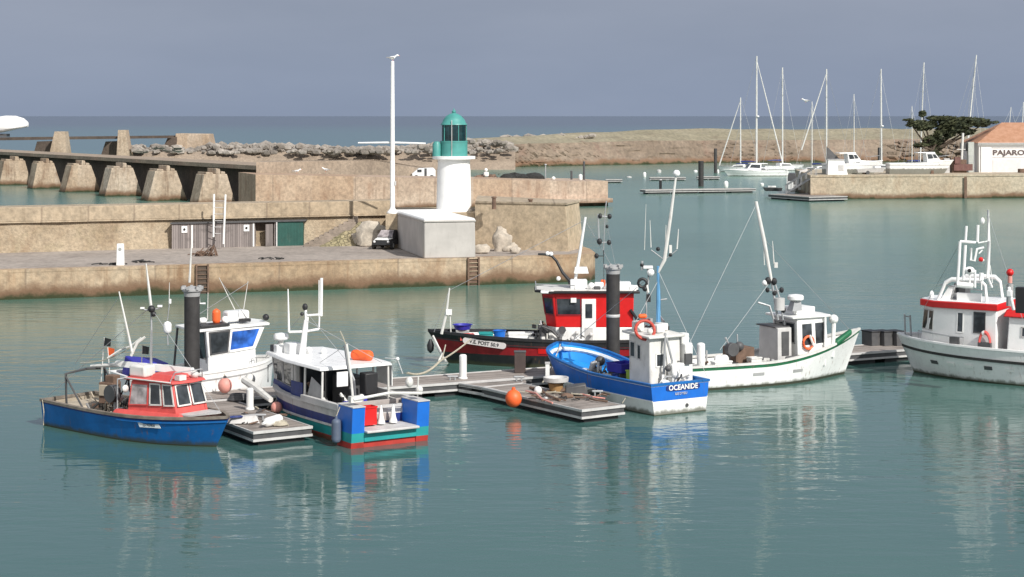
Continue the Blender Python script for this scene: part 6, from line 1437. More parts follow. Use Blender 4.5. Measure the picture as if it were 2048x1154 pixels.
# name board
pa = ptD(.855, 1.12, 1); pb = ptD(.705, .94, 1); u = (pb-pa).normalized(); nn = Vector((-u.y, u.x, 0)); nn = nn if nn.y > 0 else -nn; v = Vector((0, 0, 1)); v = (v-u*v.dot(u)).normalized()
mb = MB().use(paint('nameboard_white', (.68, .63, .62), .5, .06, grime=.2)); k = .135
pts = []
for i in range(9): a = math.pi/2+math.pi*i/8; pts.append(pa+u*k*math.cos(a)+v*k*math.sin(a))
for i in range(9): a = -math.pi/2+math.pi*i/8; pts.append(pb+u*k*math.cos(a)+v*k*math.sin(a))
m2 = len(pts); off = nn*.0; o2 = nn*.075
mb.add([p+off for p in pts]+[p+o2 for p in pts], [tuple(range(m2, 2*m2)), tuple(reversed(range(m2)))]+[(i, (i+1) % m2, m2+(i+1) % m2, m2+i) for i in range(m2)])
mb.use(BLACK); mb.text('V.E. POST 50.9', .22, (pa+pb)/2+nn*.081-v*.075, u, v, 'CENTER', .004, .004); mb.build('name_board', Dd)
# wheelhouse with chamfered front corners
zb, zm, zt = .55, 1.72, 3.22
P0 = [(-3.55, -1.15), (-.25, -1.15), (.1, -.6), (.1, .6), (-.25, 1.15), (-3.55, 1.15)]; P1 = [(-3.6, -1.2), (-.05, -1.2), (.42, -.62), (.42, .62), (-.05, 1.2), (-3.6, 1.2)]
Pm = [(a[0]+(b[0]-a[0])*.35, a[1]+(b[1]-a[1])*.35) for a, b in zip(P0, P1)]
mb = MB().use(WHITE); mb.prism(P0, zb, zm, Pm); mb.use(RED); mb.prism(Pm, zm, zt, P1); mb.build('wheelhouse', Dd, bevel=.03)
def fq(i, z0=zm, z1=zt): j = (i+1) % 6; return [(*Pm[i], z0), (*Pm[j], z0), (*P1[j], z1), (*P1[i], z1)]
q = fq(4); window(Dd, q, .02, .0+.42, .38, .9, GLASS, DRED, fw=.05) if False else None
q = fq(4)   # port side, from front corner (u=0) to stern (u=1)
window(Dd, q, .03, .34, .36, .86, GLASS, DRED, fw=.06)
q3 = fq(3); window(Dd, q3, .06, .94, .36, .86, GLASS, DRED, fw=.06)
q2 = fq(2); window(Dd, q2, .04, .48, .36, .86, GLASS, DRED); window(Dd, q2, .52, .96, .36, .86, GLASS, DRED)
q1 = fq(1); window(Dd, q1, .06, .94, .36, .86, GLASS, DRED)
q0 = fq(0); window(Dd, q0, .6, .95, .36, .86, GLASS, DRED)
# white door standing a little proud
mb = MB().use(WHITE); mb.box((-1.62, 1.235, 1.95), (.62, .05, 2.05), 0, 0, 0); mb.use(LGREY); mb.box((-1.62, 1.265, 1.35), (.36, .03, .75)); dd = mb.build('door', Dd, bevel=.02)
mb = MB().use(GLASS); mb.box((-1.62, 1.27, 2.45), (.3, .03, .62)); mb.build('window', dd, bevel=.05)
mb = MB().use(WHITE); mb.box((-.95, 1.26, 2.92), (.24, .1, .2)); mb.build('flood_lamp', Dd)
mb = MB().use(BLACK); Pr = [(-3.85, -1.4), (.1, -1.4), (.75, -.75), (.75, .75), (.1, 1.4), (-3.85, 1.4)]; mb.prism(Pr, zt+.001, zt+.1); mb.use(OFFW); mb.prism([(x*.95-.05, y*.92) for x, y in Pr], zt+.1, zt+.15); mb.build('roof', Dd, bevel=.02)
mb = MB().use(WHITE2); mb.box((.2, 1.1, zt+.05), (.6, .5, .12)); mb.box((-1.2, .3, zt+.33), (.75, .6, .4)); mb.box((-2.1, .5, zt+.27), (.4, .35, .3)); mb.ball((-1.75, .9, zt+.3), .15, 10); mb.ball((-2.5, .9, zt+.3), .16, 10); mb.box((-3.2, .8, zt+.3), (.55, .5, .35)); mb.box((-3.6, .9, zt+.22), (.4, .4, .2)); mb.use(ORANGE); mb.box((-2.3, .1, zt+.35), (.2, .2, .3)); mb.use(DGREY); mb.box((-2.0, 1.0, zt+.22), (.3, .2, .14)); mb.build_split('roof_fitting', Dd, bevel=.04)
mb = MB().use(GALV); mb.tube([(.7, .7, zt+.35), (.7, -.7, zt+.35)], .025, 6); mb.tube([(.7, .7, zt+.1), (.7, .7, zt+.35)], .025, 6); mb.tube([(.7, .7, zt+.35), (-1, 1.25, zt+.35), (-1, 1.25, zt+.1)], .025, 6); mb.build('roof_rail', Dd)
mb = MB().use(WHITE2); D = 80.0; mb.tube([W(1148, 575, D), W(1159, 510, D), W(1171, 434, D)], [.07, .07, .055], 8); mb.hexa([W(1148, 546, D)+Vector((0, -.25, 0)), W(1177, 546, D)+Vector((0, -.25, 0)), W(1177, 546, D)+Vector((0, .25, 0)), W(1148, 546, D)+Vector((0, .25, 0))], [W(1150, 534, D)+Vector((0, -.22, 0)), W(1174, 534, D)+Vector((0, -.22, 0)), W(1174, 534, D)+Vector((0, .22, 0)), W(1150, 534, D)+Vector((0, .22, 0))]); mb.build('radar_mast', Dd, world=True)
mb = MB().use(GALV); mb.tube([W(1208, 575, D), W(1207, 500, D), W(1210, 425, D)], .022, 5); mb.tube([W(1198, 484, D), W(1196, 428, D)], .035, 6); mb.tube([W(1209, 432, D), W(1213, 402, D)], .03, 6); mb.tube([W(1196, 486, D), W(1218, 484, D)], .022, 5); mb.tube([W(1197, 432, D), W(1220, 434, D)], .03, 5); mb.use(BLACK)
for x, y, r_ in ((1200, 432, .1), (1219, 433, .1), (1214, 453, .07), (1199, 483, .12), (1218, 485, .1), (1193, 512, .1)): mb.ball(W(x, y, D), r_, 8, (1, 1, 1.2))
mb.tube([W(1207, 512, D), W(1193, 512, D)], .02, 5); mb.build('aerial_mast', Dd, world=True)
mb = MB().use(BLACK); mb.tube([W(1146, 580, D), W(1138, 560, D), W(1125, 545, D), W(1113, 522, D), W(1104, 512, D), W(1094, 509, D), W(1076, 508, D)], [.09, .08, .07, .06, .06, .06, .05], 8); mb.use(WHITE2); mb.ball(W(1095, 507, D), .1, 8); mb.ball(W(1102, 508, D), .1, 8); mb.ball(W(1117, 557, D), .1, 8); mb.build('deck_lamp_arm', Dd, world=True)
mb = MB().use(OFFW); D2 = 79.6; mb.tube([W(883, 668, D2), W(893, 625, D2), W(899, 576, D2)], [.07, .06, .03], 7); mb.tube([W(902, 670, D2), W(900, 628, D2)], .03, 6); mb.use(WHITE2); mb.box(W(898, 624, D2), (.26, .2, .24)); mb.build('bow_mast', Dd, world=True)
# deck gear forward
mb = MB(); rnd = random.Random(8); clutter(mb, (-.05+.5, .75, 1.0), (.9, .6, .7), 16, [DGREY, BLACK, BROWN, OFFW, GALV], rnd, .22); mb.use(DGREY); mb.cyl((.35, .5, 1.6), (.35, 1.0, 1.6), .2, n=12); mb.tube([(.6, .9, 1.2), (.4, 1.1, 1.75), (.0, 1.2, 1.6), (-.3, 1.3, 1.3)], .06, 6); mb.cyl((-.45, 1.3, 1.62), (-.45, 1.42, 1.62), .17, n=12); mb.build('net_winch', Dd)
mb = MB(); clutter(mb, (-.6, 1.32, 1.0), (2.4, .25, .5), 18, [WHITE, OFFW, LGREY, DGREY], rnd, .2); mb.build('side_gear', Dd)
def onD(x, y, z): return to_world(Dd, (x, y, z))
fp = []
for t in (.6, .68, .76, .84, .9, .95): q = ptD(t, 1.1, 1); fp.append((min(q.x, 4.75), max(.05, q.y-.1)))
mb = MB().use(GREY); mb.prism([(x, -y) for x, y in fp]+[(x, y) for x, y in reversed(fp)], 1.0, 1.09); mb.build('foredeck', Dd)
p = W(925, 662, 80.2); p.z = 1.3; mb = MB().use(GREY); mb.box(p, (.6, .5, .4)); single(mb, 'hatch_box', 'grey hatch box under the violet tub on the red boat foredeck', 'box', bevel=.03)
p.z = 1.5; tub(p, .42, .22, NAVYP, 'violet blue round tub on the red boat foredeck')
crate(Vector((-2.0, 79.6, 1.095)), (.6, .4, .28), FRED, 'small red fish box beside the violet tub on the red boat', .1)
crate(Vector((-1.15, 79.8, 1.095)), (.62, .45, .32), TEAL, 'teal fish box on the deck of the red boat', .05)
tub(Vector((-.55, 79.7, 1.095)), .28, .42, BLUE2, 'bright blue bucket tub beside the teal fish box on the red boat')
crate(Vector((.4, 80.2, 1.095)), (1.1, .7, .26), WHITE, 'white fish box behind the rail of the red boat', .02)
# stern gear
mb = MB(); clutter(mb, (-4.4, .7, .9), (1.2, 1.6, 1.2), 24, [BROWN, DGREY, BLACK, GREY], rnd, .3); mb.build('stern_gear', Dd)
mb = MB().use(GALV); mb.tube([(-4.9, 1.4, 1.1), (-4.9, 1.35, 2.0), (-4.9, -1.35, 2.0), (-4.9, -1.4, 1.1)], .05, 7); mb.build('stern_gallows', Dd)
mb = MB().use(OFFW); mb.tube(sag(W(872, 690, 78.6), W(892, 722, 77.8), .05), .04, 6); mb.tube([W(866, 672, 78.8), W(884, 708, 78.0), W(878, 722, 77.9)], .05, 6); mb.use(BLACK); mb.lathe(W(861, 706, 78.8), [(.03, 0), (.14, .12), (.16, .35), (.06, .6)], 10); mb.build('anchor_gear', Dd, world=True)
mb = MB().use(ROPE); mb.tube(sag(W(942, 678, 78.5), W(880, 722, 75.5), .05), .035, 5); mb.tube(sag(W(880, 722, 75.5), G(815, 746, PZ), .25), .05, 6); mb.tube(sag(W(891, 690, 78.2), W(884, 718, 76.5), .02), .03, 5)
single(mb, 'mooring_rope', 'thick pale rope from the red bow down to the walkway', 'rope')

# ---------------------------------------------------------------- blue and white boat, stern towards us
Oo = boat('blue and white fishing boat showing its lettered transom, light blue inside', (4.1, 70.05), (-.525, .851))
shO = lambda t: 1.12+1.5*max(0, t-.45)**1.5
hO = dict(stern_w=.92, full=6.5, tmid=.5, rake=.55, flare=.44, wl=.84)
_, ptO, tsO = make_hull(Oo, 8.1, 2.9, shO, [(.03, BLACK), (.52, WHITE), (('s', -.06), BLUE2), (('s', 0), WHITE)], .55, GREY, SKYB, BLUE, capw=.12, caph=.05, **hO)
mb = MB().use(WHITE2)
side_strip(Oo, ptO, tsO, .5, .02, .05, WHITE, t0=0, t1=.96)
mb = MB().use(SKYB); mb.prism([(1.0, -1.15), (2.2, -.95), (3.2, -.55), (3.75, -.1), (3.75, .1), (3.2, .55), (2.2, .95), (1.0, 1.15)], [.7, .8, .95, 1.1, 1.1, .95, .8, .7], [.75, .85, 1.0, 1.15, 1.15, 1.0, .85, .75]); mb.build('foredeck', Oo)
ring_mb = MB().use(WHITE)
for s in (-1, 1):
    pts = [Vector((p.x-.02 if t < .97 else 3.95, s*max(.02, abs(p.y)-.16), shO(t)-.2)) for t in tsO if t > .52 for p in [ptO(t, shO(t), s)]]
    for i in range(len(pts)-1): ring_mb.tube([pts[i], pts[i+1]], .085, 6)
ring_mb.build('inner_rail', Oo)
# transom lettering
xt = -4.05; nb = MB().use(BLACK)
tO = lambda y, z: Vector((xt-.012, y, z))
nb.use(NAVY); pts = []
for i in range(22): a = 2*math.pi*i/22; pts.append(tO(-.12-.78*math.copysign(abs(math.cos(a))**.35, math.cos(a)), .965+.115*math.copysign(abs(math.sin(a))**.5, math.sin(a))))
nb.add(pts+[p-Vector((.006, 0, 0)) for p in pts], [tuple(reversed(range(22, 44))), tuple(range(22))]+[(i, 22+i, 22+(i+1) % 22, (i+1) % 22) for i in range(22)])
nb.use(WHITE); nb.text('OCEANIDE', .27, Vector((xt-.03, -.12, .885)), (0, -1, 0), (0, 0, 1), 'CENTER', .006, .006); nb.use(paint('grey_lettering', (.5, .52, .55), .5, .1, grime=0)); nb.text("ILE D'YEU", .13, Vector((xt-.03, -.02, .70)), (0, -1, 0), (0, 0, 1), 'CENTER', .005, .002)
nb.build('name_lettering', Oo)
mb = MB().use(DGREY); mb.cyl((xt-.03, -.3, .28), (xt+.02, -.3, .28), .07, n=14); mb.build('exhaust', Oo)
# wheelhouse
lo = [(-3.15, -.72, .55), (-1.8, -.72, .55), (-1.8, .72, .55), (-3.15, .72, .55)]; hi = [(-3.1, -.7, 2.72), (-1.72, -.68, 2.75), (-1.72, .68, 2.75), (-3.1, .7, 2.72)]
cabin_walls(Oo, lo, hi, OFFW, bevel=.05)
q = face(lo, hi, 2); window(Oo, q, .08, .3, .62, .88, GLASS, LGREY, fw=.05); window(Oo, q, .42, .58, .6, .85, GLASS, LGREY, fw=.05)
q = face(lo, hi, 0); window(Oo, q, .5, .8, .55, .88)
q = face(lo, hi, 1); window(Oo, q, .06, .46, .62, .9, GLASS, LGREY); window(Oo, q, .54, .94, .62, .9, GLASS, LGREY)
q = face(lo, hi, 3); window(Oo, q, .2, .5, .5, .72, GLASS, WHITE, fw=.05)
mb = MB().use(OFFW); mb.prism([(-3.28, -.85), (-1.45, -.82), (-1.4, 0), (-1.45, .82), (-3.28, .85)], [2.7, 2.78, 2.79, 2.78, 2.7], [2.8, 2.88, 2.9, 2.88, 2.8]); mb.build('roof', Oo, bevel=.03)
mb = MB().use(OFFW); mb.box((-2.0, .45, 3.05), (.35, .35, .4)); mb.box((-2.2, -.5, 3.0), (.5, .3, .28)); mb.ball((-1.7, .2, 3.05), .14, 9); mb.ball((-2.9, .55, 2.95), .12, 9); mb.use(WHITE); mb.box((-2.65, -.05, 3.0), (.3, .35, .3)); mb.build_split('roof_fitting', Oo, bevel=.04)
mb = MB().use(paint('lifebuoy_red', (.45, .05, .03), .5, .1, grime=.1)); c = loc(Oo, W(1290, 660, 67.4)); ring(mb, c, .36, .06, Vector((-.8, .35, .35))); mb.use(ORANGE); mb.capsule(loc(Oo, W(1276, 633, 67.6)), loc(Oo, W(1294, 632, 67.6)), .09); mb.build('lifebuoy', Oo)
# gear on the after side: pipes, boxes, hauler
mb = MB().use(WHITE); mb.box((-3.35, -.45, 1.15), (.35, .8, 1.2)); mb.box((-3.0, -1.0, 1.5), (.6, .35, 1.9)); mb.box((-2.9, -1.0, 2.55), (.35, .35, .5)); mb.build('aft_locker', Oo, bevel=.06)
mb = MB().use(GALV); mb.tube([(-3.3, .25, .6), (-3.32, .2, 1.7), (-3.25, .1, 2.9)], .05, 7); mb.tube([(-3.3, -.1, .6), (-3.4, -.1, 1.9), (-3.2, .05, 2.85)], .045, 7); mb.tube([(-3.35, .45, 1.0), (-3.45, .2, 1.3), (-3.45, -.3, 1.25)], .04, 6); mb.use(WHITE); mb.ball((-3.5, -.2, 1.35), .16, 10); mb.cyl((-3.6, .3, 1.0), (-3.4, .3, 1.0), .2, n=14); mb.use(DGREY); mb.box((-3.55, -.75, 1.9), (.12, .3, .4)); mb.cyl((-3.7, .0, .85), (-3.45, .0, .85), .15, n=12); mb.ball((-3.5, .15, 1.6), .12, 9); mb.build('hauler', Oo)
mb = MB(); rnd = random.Random(4); clutter(mb, (-3.55, -.1, .75), (.5, 1.5, .55), 18, [WHITE, OFFW, LGREY, DGREY, WHITE], rnd, .17); mb.build_split('aft_gear', Oo)
# masts above
D = 68.6; BLUEM = paint('blue_mast_paint', (.12, .32, .55), .4, .1, grime=.15)
mb = MB().use(BLUEM); mb.tube([W(1316, 700, D), W(1317, 600, D), W(1316, 532, D)], [.09, .085, .05], 8); mb.use(GALV); mb.tube([W(1316, 540, D), W(1328, 520, D)], .025, 6); mb.tube([W(1318, 600, D), W(1334, 598, D)], .03, 6); mb.build('blue_mast', Oo, world=True)
mb = MB().use(OFFW); mb.tube([W(1316, 545, D), W(1329, 520, D), W(1341, 435, D), W(1352, 352, D)], [.05, .075, .065, .04], 7); mb.use(WHITE2); mb.ball(W(1353, 347, D), .14, 10); mb.use(OFFW); mb.box(W(1341, 498, D), (.1, .1, .3)); whip(mb, W(1354, 498, D), W(1357, 458, D), .03); whip(mb, W(1302, 495, D), W(1300, 440, D), .02); whip(mb, W(1289, 500, D), W(1292, 408, D), .014); whip(mb, W(1331, 485, D), W(1332, 450, D), .02)
mb.use(GALV); mb.tube([W(1302, 500, D), W(1329, 520, D), W(1354, 500, D)], .022, 5); mb.use(BLACK); mb.ball(W(1316, 498, D), .08, 8); mb.ball(W(1341, 510, D), .07, 8); mb.build('aerial_mast', Oo, world=True)
mb = MB().use(GALV); mb.tube([W(1293, 645, D), W(1293, 600, D), W(1297, 560, D), W(1295, 535, D)], .035, 6); mb.tube([W(1284, 540, D), W(1284, 522, D)], .05, 6); mb.use(WHITE2); mb.box(W(1296, 534, D), (.36, .2, .1)); mb.ball(W(1301, 545, D), .15, 9); mb.use(BLACK); ring(mb, W(1285, 566, D), .16, .06, (0, 1, 0), 12); mb.ball(W(1290, 578, D), .1, 8); mb.box(W(1297, 596, D), (.16, .1, .3)); mb.ball(W(1284, 530, D), .08, 8); mb.use(OFFW); mb.tube([W(1293, 570, D), W(1296, 585, D)], .06, 6); mb.build('lamp_mast', Oo, world=True)
# tubs and boxes amidships
mb = MB(); rnd = random.Random(41); clutter(mb, (-.2, .55, .6), (2.2, .9, .5), 26, [GREY, DGREY, LGREY, BLACK, GALV, NAVY], rnd, .24)
for i in range(12): a = Vector((rnd.uniform(-1.2, .8), rnd.uniform(.1, 1.0), .65)); mb.use(rnd.choice([DROPE, GREY, ROPE])); mb.tube([a, a+Vector((rnd.uniform(-.5, .5), rnd.uniform(-.3, .3), rnd.uniform(.2, .6))), a+Vector((rnd.uniform(-.8, .8), rnd.uniform(-.3, .3), .05))], .035, 5)
mb.build('deck_gear', Oo)
def onO(x, y, z): return to_world(Oo, (x, y, z))
hzO = math.atan2(.851, -.525)
crate(onO(-.9, -.3, .6), (.8, .9, .5), NAVYP, 'lower violet blue fish box amidships on the lettered blue boat', hzO)
crate(onO(-.6, .15, 1.15), (.85, .9, .35), NAVYP, 'upper violet blue fish box amidships on the lettered blue boat', hzO+.1)
mb = MB().use(DGREY); mb.box(onO(-.6, .15, .87), (.8, .85, .5), hzO); single(mb, 'dark_tote', 'dark tote under the upper violet fish box', 'box')
crate(onO(-1.35, .25, .9), (.34, .34, .4), LIME, 'lime green plastic pot beside the wheelhouse of the lettered boat', hzO, name='plastic_pot', cat='pot')
crate(onO(-1.45, -.05, .7), (.34, .4, .62), RED, 'red plastic can beside the lime green pot', hzO, name='plastic_can', cat='can')
mb = MB().use(GREY); mb.tube([onO(.7, .9, .7), onO(.5, .8, 1.35), onO(.45, .4, 1.5)], [.1, .13, .08], 8); mb.use(DGREY); mb.ball(onO(.45, .5, 1.45), .2, 10); mb.ball(onO(.1, .9, 1.0), .24, 10); mb.use(GALV); mb.tube([onO(-.1, 1.0, .6), onO(.0, .9, 1.5)], .06, 7); mb.use(LGREY); mb.box(onO(-.2, .7, .85), (.5, .4, .4), .4); single(mb, 'hauling_gear', 'grey line hauler and engine gear midway along the lettered blue boat', 'hauler', bevel=.02)
mb = MB().use(WHITE2); mb.box(onO(.9, 1.0, .98), (.5, .35, .3), .5); single(mb, 'white_box', 'small white box at the edge of the light blue foredeck', 'box', bevel=.03)
mb = MB().use(ROPE); mb.tube(sag(onO(3.9, .1, 1.7), G(1085, 765, PZ), .15), .025, 5); single(mb, 'mooring_rope', 'thin bow rope of the lettered blue boat tied to the right finger', 'rope')

# ---------------------------------------------------------------- white boat with green gunwale
E = boat('white fishing boat with a green gunwale and leaning aerial mast', (10.3, 74.78), (.893, .449))
shE = lambda t: .96+2.35*max(0, t-.42)**1.7+.05*max(0, .3-t)
hE = dict(stern_w=.85, full=2.3, rake=1.0, flare=.42, wl=.86)
_, ptE, tsE = make_hull(E, 9.6, 3.1, shE, [(.1, paint('dark_blue_boot_top', (.012, .018, .05), .4, .2, grime=.1)), (('s', -.16), WHITE2), (('s', 0), GREEN)], .5, GREY, WHITE, OFFW, capw=.16, caph=.05, **hE)
mb = MB().use(GREY)
for t in (.36, .57):
    a = ptE(t, .48, -1); b = ptE(t+.055, .48, -1); c = ptE(t+.055, .6, -1); d = ptE(t, .6, -1); nn = (b-a).cross(d-a).normalized(); mb.panel(a+nn*.004, b+nn*.004, c+nn*.004, d+nn*.004, .012)
mb.build('freeing_port', E)
mb = MB().use(GREEN); a = [(3.2, -1.0, 1.35), (4.2, -.72, 1.75), (4.3, -.4, 1.75), (3.2, -.6, 1.3)]; mb.hexa([Vector(v) for v in a], [Vector(v)+Vector((0, 0, .25)) for v in a]); mb.build('bow_tarp', E, bevel=.08)
lo = [(1.25, -.95, .55), (2.9, -.85, .7), (2.9, .85, .7), (1.25, .95, .55)]; hi = [(1.25, -.88, 2.6), (2.8, -.78, 2.62), (2.8, .78, 2.62), (1.25, .88, 2.6)]
cabin_walls(E, lo, hi, WHITE); q = face(lo, hi, 0); window(E, q, .12, .5, .42, .9, GLASS, WHITE, fw=.08); window(E, q, .56, .92, .42, .9, GLASS, WHITE, fw=.08)
q = face(lo, hi, 1); window(E, q, .06, .46, .5, .9); window(E, q, .54, .94, .5, .9)
q = face(lo, hi, 3); window(E, q, .1, .45, .2, .9, GLASS, GREY); window(E, q, .55, .9, .5, .9, GLASS, GREY)
mb = MB().use(WHITE); mb.prism([(.95, -1.0), (2.95, -.9), (3.1, 0), (2.95, .9), (.95, 1.0)], 2.6, 2.7); mb.box((2.0, .1, 2.85), (1.1, .9, .3)); mb.build('roof', E, bevel=.03)
mb = MB().use(LGREY); mb.hexa([(.3, -.85, .5), (1.0, -.85, .5), (1.0, .55, .5), (.3, .55, .5)], [(.32, -.82, 2.25), (1.0, -.82, 2.25), (1.0, .5, 2.25), (.32, .5, 2.25)]); mb.use(DGREY); mb.box((.68, -.85, 1.6), (.36, .03, 1.0)); mb.box((.65, 0, 2.27), (.75, 1.4, .05)); mb.build('engine_casing', E, bevel=.03)
mb = MB().use(WHITE); mb.tube([(3.1, -.8, .9), (3.2, -.78, 2.4)], .09, 8); mb.tube([(2.6, -.95, .6), (2.65, -.92, 2.6)], .05, 7); mb.ball((3.2, -.75, 2.47), .2, 10); mb.use(ORANGE); ring(mb, (1.75, -.99, 1.6), .26, .05, (0, 1, 0)); mb.use(WHITE); mb.tube([(1.8, -1.0, 1.9), (2.0, -1.05, 1.4), (1.7, -1.05, 1.1)], .07, 7); mb.build_split('side_fitting', E)
mb = MB().use(DGREY); mb.hexa([(.4, -1.25, .95), (2.3, -1.15, 1.0), (2.3, -1.0, 1.0), (.4, -1.1, .95)], [(.5, -1.22, 1.12), (2.1, -1.12, 1.16), (2.1, -1.02, 1.16), (.5, -1.1, 1.12)]); mb.build('side_mat', E, bevel=.04)
b = loc(E, W(1593, 630, 75)); b.z = 3.0; mb = MB().use(GALV); mb.hexa([b+Vector((-.35, -.2, -.1)), b+Vector((.15, -.2, -.1)), b+Vector((.15, .2, -.1)), b+Vector((-.35, .2, -.1))], [b+Vector((-.2, -.15, .3)), b+Vector((.12, -.15, .3)), b+Vector((.12, .15, .3)), b+Vector((-.2, .15, .3))]); mb.build('radar_bracket', E); radar(E, b+Vector((-.05, 0, .22)), .1, .34)
D = 74.4; mb = MB().use(OFFW); mb.tube([W(1543, 562, D), W(1528, 480, D), W(1512, 403, D)], [.06, .08, .065], 8); whip(mb, W(1548, 528, D), W(1545, 482, D), .025); whip(mb, W(1529, 530, D), W(1527, 490, D), .02); mb.box(W(1552, 530, D), (.14, .1, .22)); mb.build('aerial_mast', E, world=True)
mb = MB().use(GALV); mb.tube([W(1556, 640, D), W(1549, 600, D), W(1543, 560, D)], .05, 6); mb.tube([W(1566, 640, D), W(1560, 598, D), W(1548, 562, D)], .04, 6); mb.tube([W(1534, 580, D), W(1562, 582, D)], .025, 5); mb.tube([W(1547, 638, D), W(1539, 612, D), W(1516, 605, D)], .05, 6); mb.use(BLACK)
for x, y, r_ in ((1536, 562, .14), (1548, 563, .13), (1535, 580, .09), (1549, 586, .1), (1563, 580, .1), (1567, 620, .1)): mb.ball(W(x, y, D), r_, 9, (1, 1, 1.2))
mb.use(WHITE2); mb.ball(W(1530, 566, D), .13, 9); mb.use(LGREY); mb.cyl(W(1559, 620, D), W(1559, 596, D), .22, n=12); mb.build('mast_frame', E, world=True)
# hauler and clutter on the working deck
mb = MB().use(BROWN); mb.box((-1.2, -.2, 1.05), (.9, 1.0, .95)); mb.use(GALV); mb.tube([(-1.9, -.6, .6), (-1.9, -.6, 1.6), (-2.2, -.75, 2.0)], .05, 7); mb.tube([(-1.5, -.6, 1.3), (-1.6, -.7, 2.1)], .035, 6); mb.use(DGREY); mb.cyl((-1.9, -.9, 1.5), (-1.9, -.6, 1.5), .28, n=16); mb.ball((-1.5, -.7, 1.6), .2, 9); mb.use(WHITE2); mb.cyl((-2.3, -.9, 1.15), (-2.3, -.75, 1.15), .17, n=14); mb.cyl((-2.6, -.9, 1.15), (-2.6, -.75, 1.15), .17, n=14); mb.build('pot_hauler', E, bevel=.02)
mb = MB(); rnd = random.Random(14); clutter(mb, (-1.6, -.6, .6), (3.6, 1.0, .4), 30, [GREY, OFFW, DGREY, LGREY, BROWN], rnd, .2); mb.build('deck_gear', E)
mb = MB().use(WHITE); mb.cyl((-3.25, -.55, .6), (-3.25, -.55, 1.75), .17, n=16); mb.ball((-3.25, -.55, 1.75), .17, 12, (1, 1, .5)); mb.use(GREY); mb.cyl((-2.98, -.55, .6), (-2.98, -.55, 1.5), .04, n=7); mb.build('exhaust_stack', E)
crate(to_world(E, (-2.6, -1.05, .98)), (.8, .35, .14), WHITE, 'white tray on the rail of the green gunwaled boat behind the white stack', math.atan2(.449, .893), name='tray', cat='tray')
crate(to_world(E, (-1.0, -1.05, .98)), (.5, .35, .2), OFFW, 'small pale tray on the rail of the green gunwaled boat near its grey casing', math.atan2(.449, .893), name='tray', cat='tray')
crate(to_world(E, (-4.1, -.6, .75)), (.8, .6, .3), GREY, 'grey fish box in the stern of the green gunwaled boat', .4)

# ---------------------------------------------------------------- large white and red boat at the right edge
Ff = boat('large white pilot-type boat with red roof edges at the right picture edge', (22.45, 74.25), (-.85, .527), name='pilot_boat', cat='workboat')
shF = lambda t: 1.42+.55*max(0, t-.5)**1.6
hF = dict(stern_w=.9, full=5.0, rake=.9, flare=.42, wl=.86)
_, ptF, tsF = make_hull(Ff, 13.0, 4.1, shF, [(.06, BLACK), (('s', -.5), WHITE2), (('s', -.42), BLACK), (('s', 0), WHITE2)], 1.2, LGREY, WHITE, WHITE2, capw=.14, caph=.05, **hF)
side_strip(Ff, ptF, tsF, -.53, .07, .11, RUBBER, sheer=shF)
mb = MB()
for t, mt in ((.885, DGREY), (.82, WHITE), (.755, WHITE), (.69, DGREY), (.62, WHITE), (.5, DGREY), (.4, WHITE)):
    a = ptF(t, .58, 1); b = ptF(t-.026, .58, 1); c = ptF(t-.026, .72, 1); d = ptF(t, .72, 1); nn = (b-a).cross(d-a).normalized(); mb.use(mt); mb.panel(a+nn*.004, b+nn*.004, c+nn*.004, d+nn*.004, .03)
mb.build_split('hull_vent', Ff)
F_BEFORE = set(Ff.children)
zb, zt = 1.2, 3.0
P0 = [(-2.6, -1.45), (2.6, -1.35), (4.0, -.75), (4.0, .75), (2.6, 1.35), (-2.6, 1.45)]; P1 = [(-2.6, -1.4), (2.45, -1.3), (3.65, -.7), (3.65, .7), (2.45, 1.3), (-2.6, 1.4)]
mb = MB().use(WHITE2); mb.prism(P0, zb, zt, P1); mb.build('wheelhouse', Ff, bevel=.05)
def fF(i): j = (i+1) % 6; return [(*P0[i], zb), (*P0[j], zb), (*P1[j], zt), (*P1[i], zt)]
q = fF(3); window(Ff, q, .05, .45, .44, .9, GLASS, LGREY); window(Ff, q, .55, .95, .44, .9, GLASS, LGREY)
q = fF(2); window(Ff, q, .04, .32, .44, .9, GLASS, LGREY); window(Ff, q, .36, .64, .44, .9, GLASS, LGREY); window(Ff, q, .68, .96, .44, .9, GLASS, LGREY)
q = fF(1); window(Ff, q, .1, .9, .5, .88, GLASS, LGREY)
q = fF(4); window(Ff, q, .38, .47, .44, .9, GLASS, WHITE2); window(Ff, q, .64, .82, .46, .92, GLASS, DGREY)
q = fF(0); window(Ff, q, .3, .5, .5, .9, GLASS, DGREY); window(Ff, q, .6, .8, .5, .9, GLASS, DGREY)
mb = MB().use(RED); Pr = [(-2.7, -1.5), (2.55, -1.42), (3.95, -.8), (3.95, .8), (2.55, 1.42), (-2.7, 1.5)]; mb.prism(Pr, [zt-.03]*6, [zt+.23]*6); mb.use(WHITE2); mb.prism([(x*.97, y*.93) for x, y in Pr], zt+.23, zt+.27); mb.build('roof', Ff, bevel=.03)
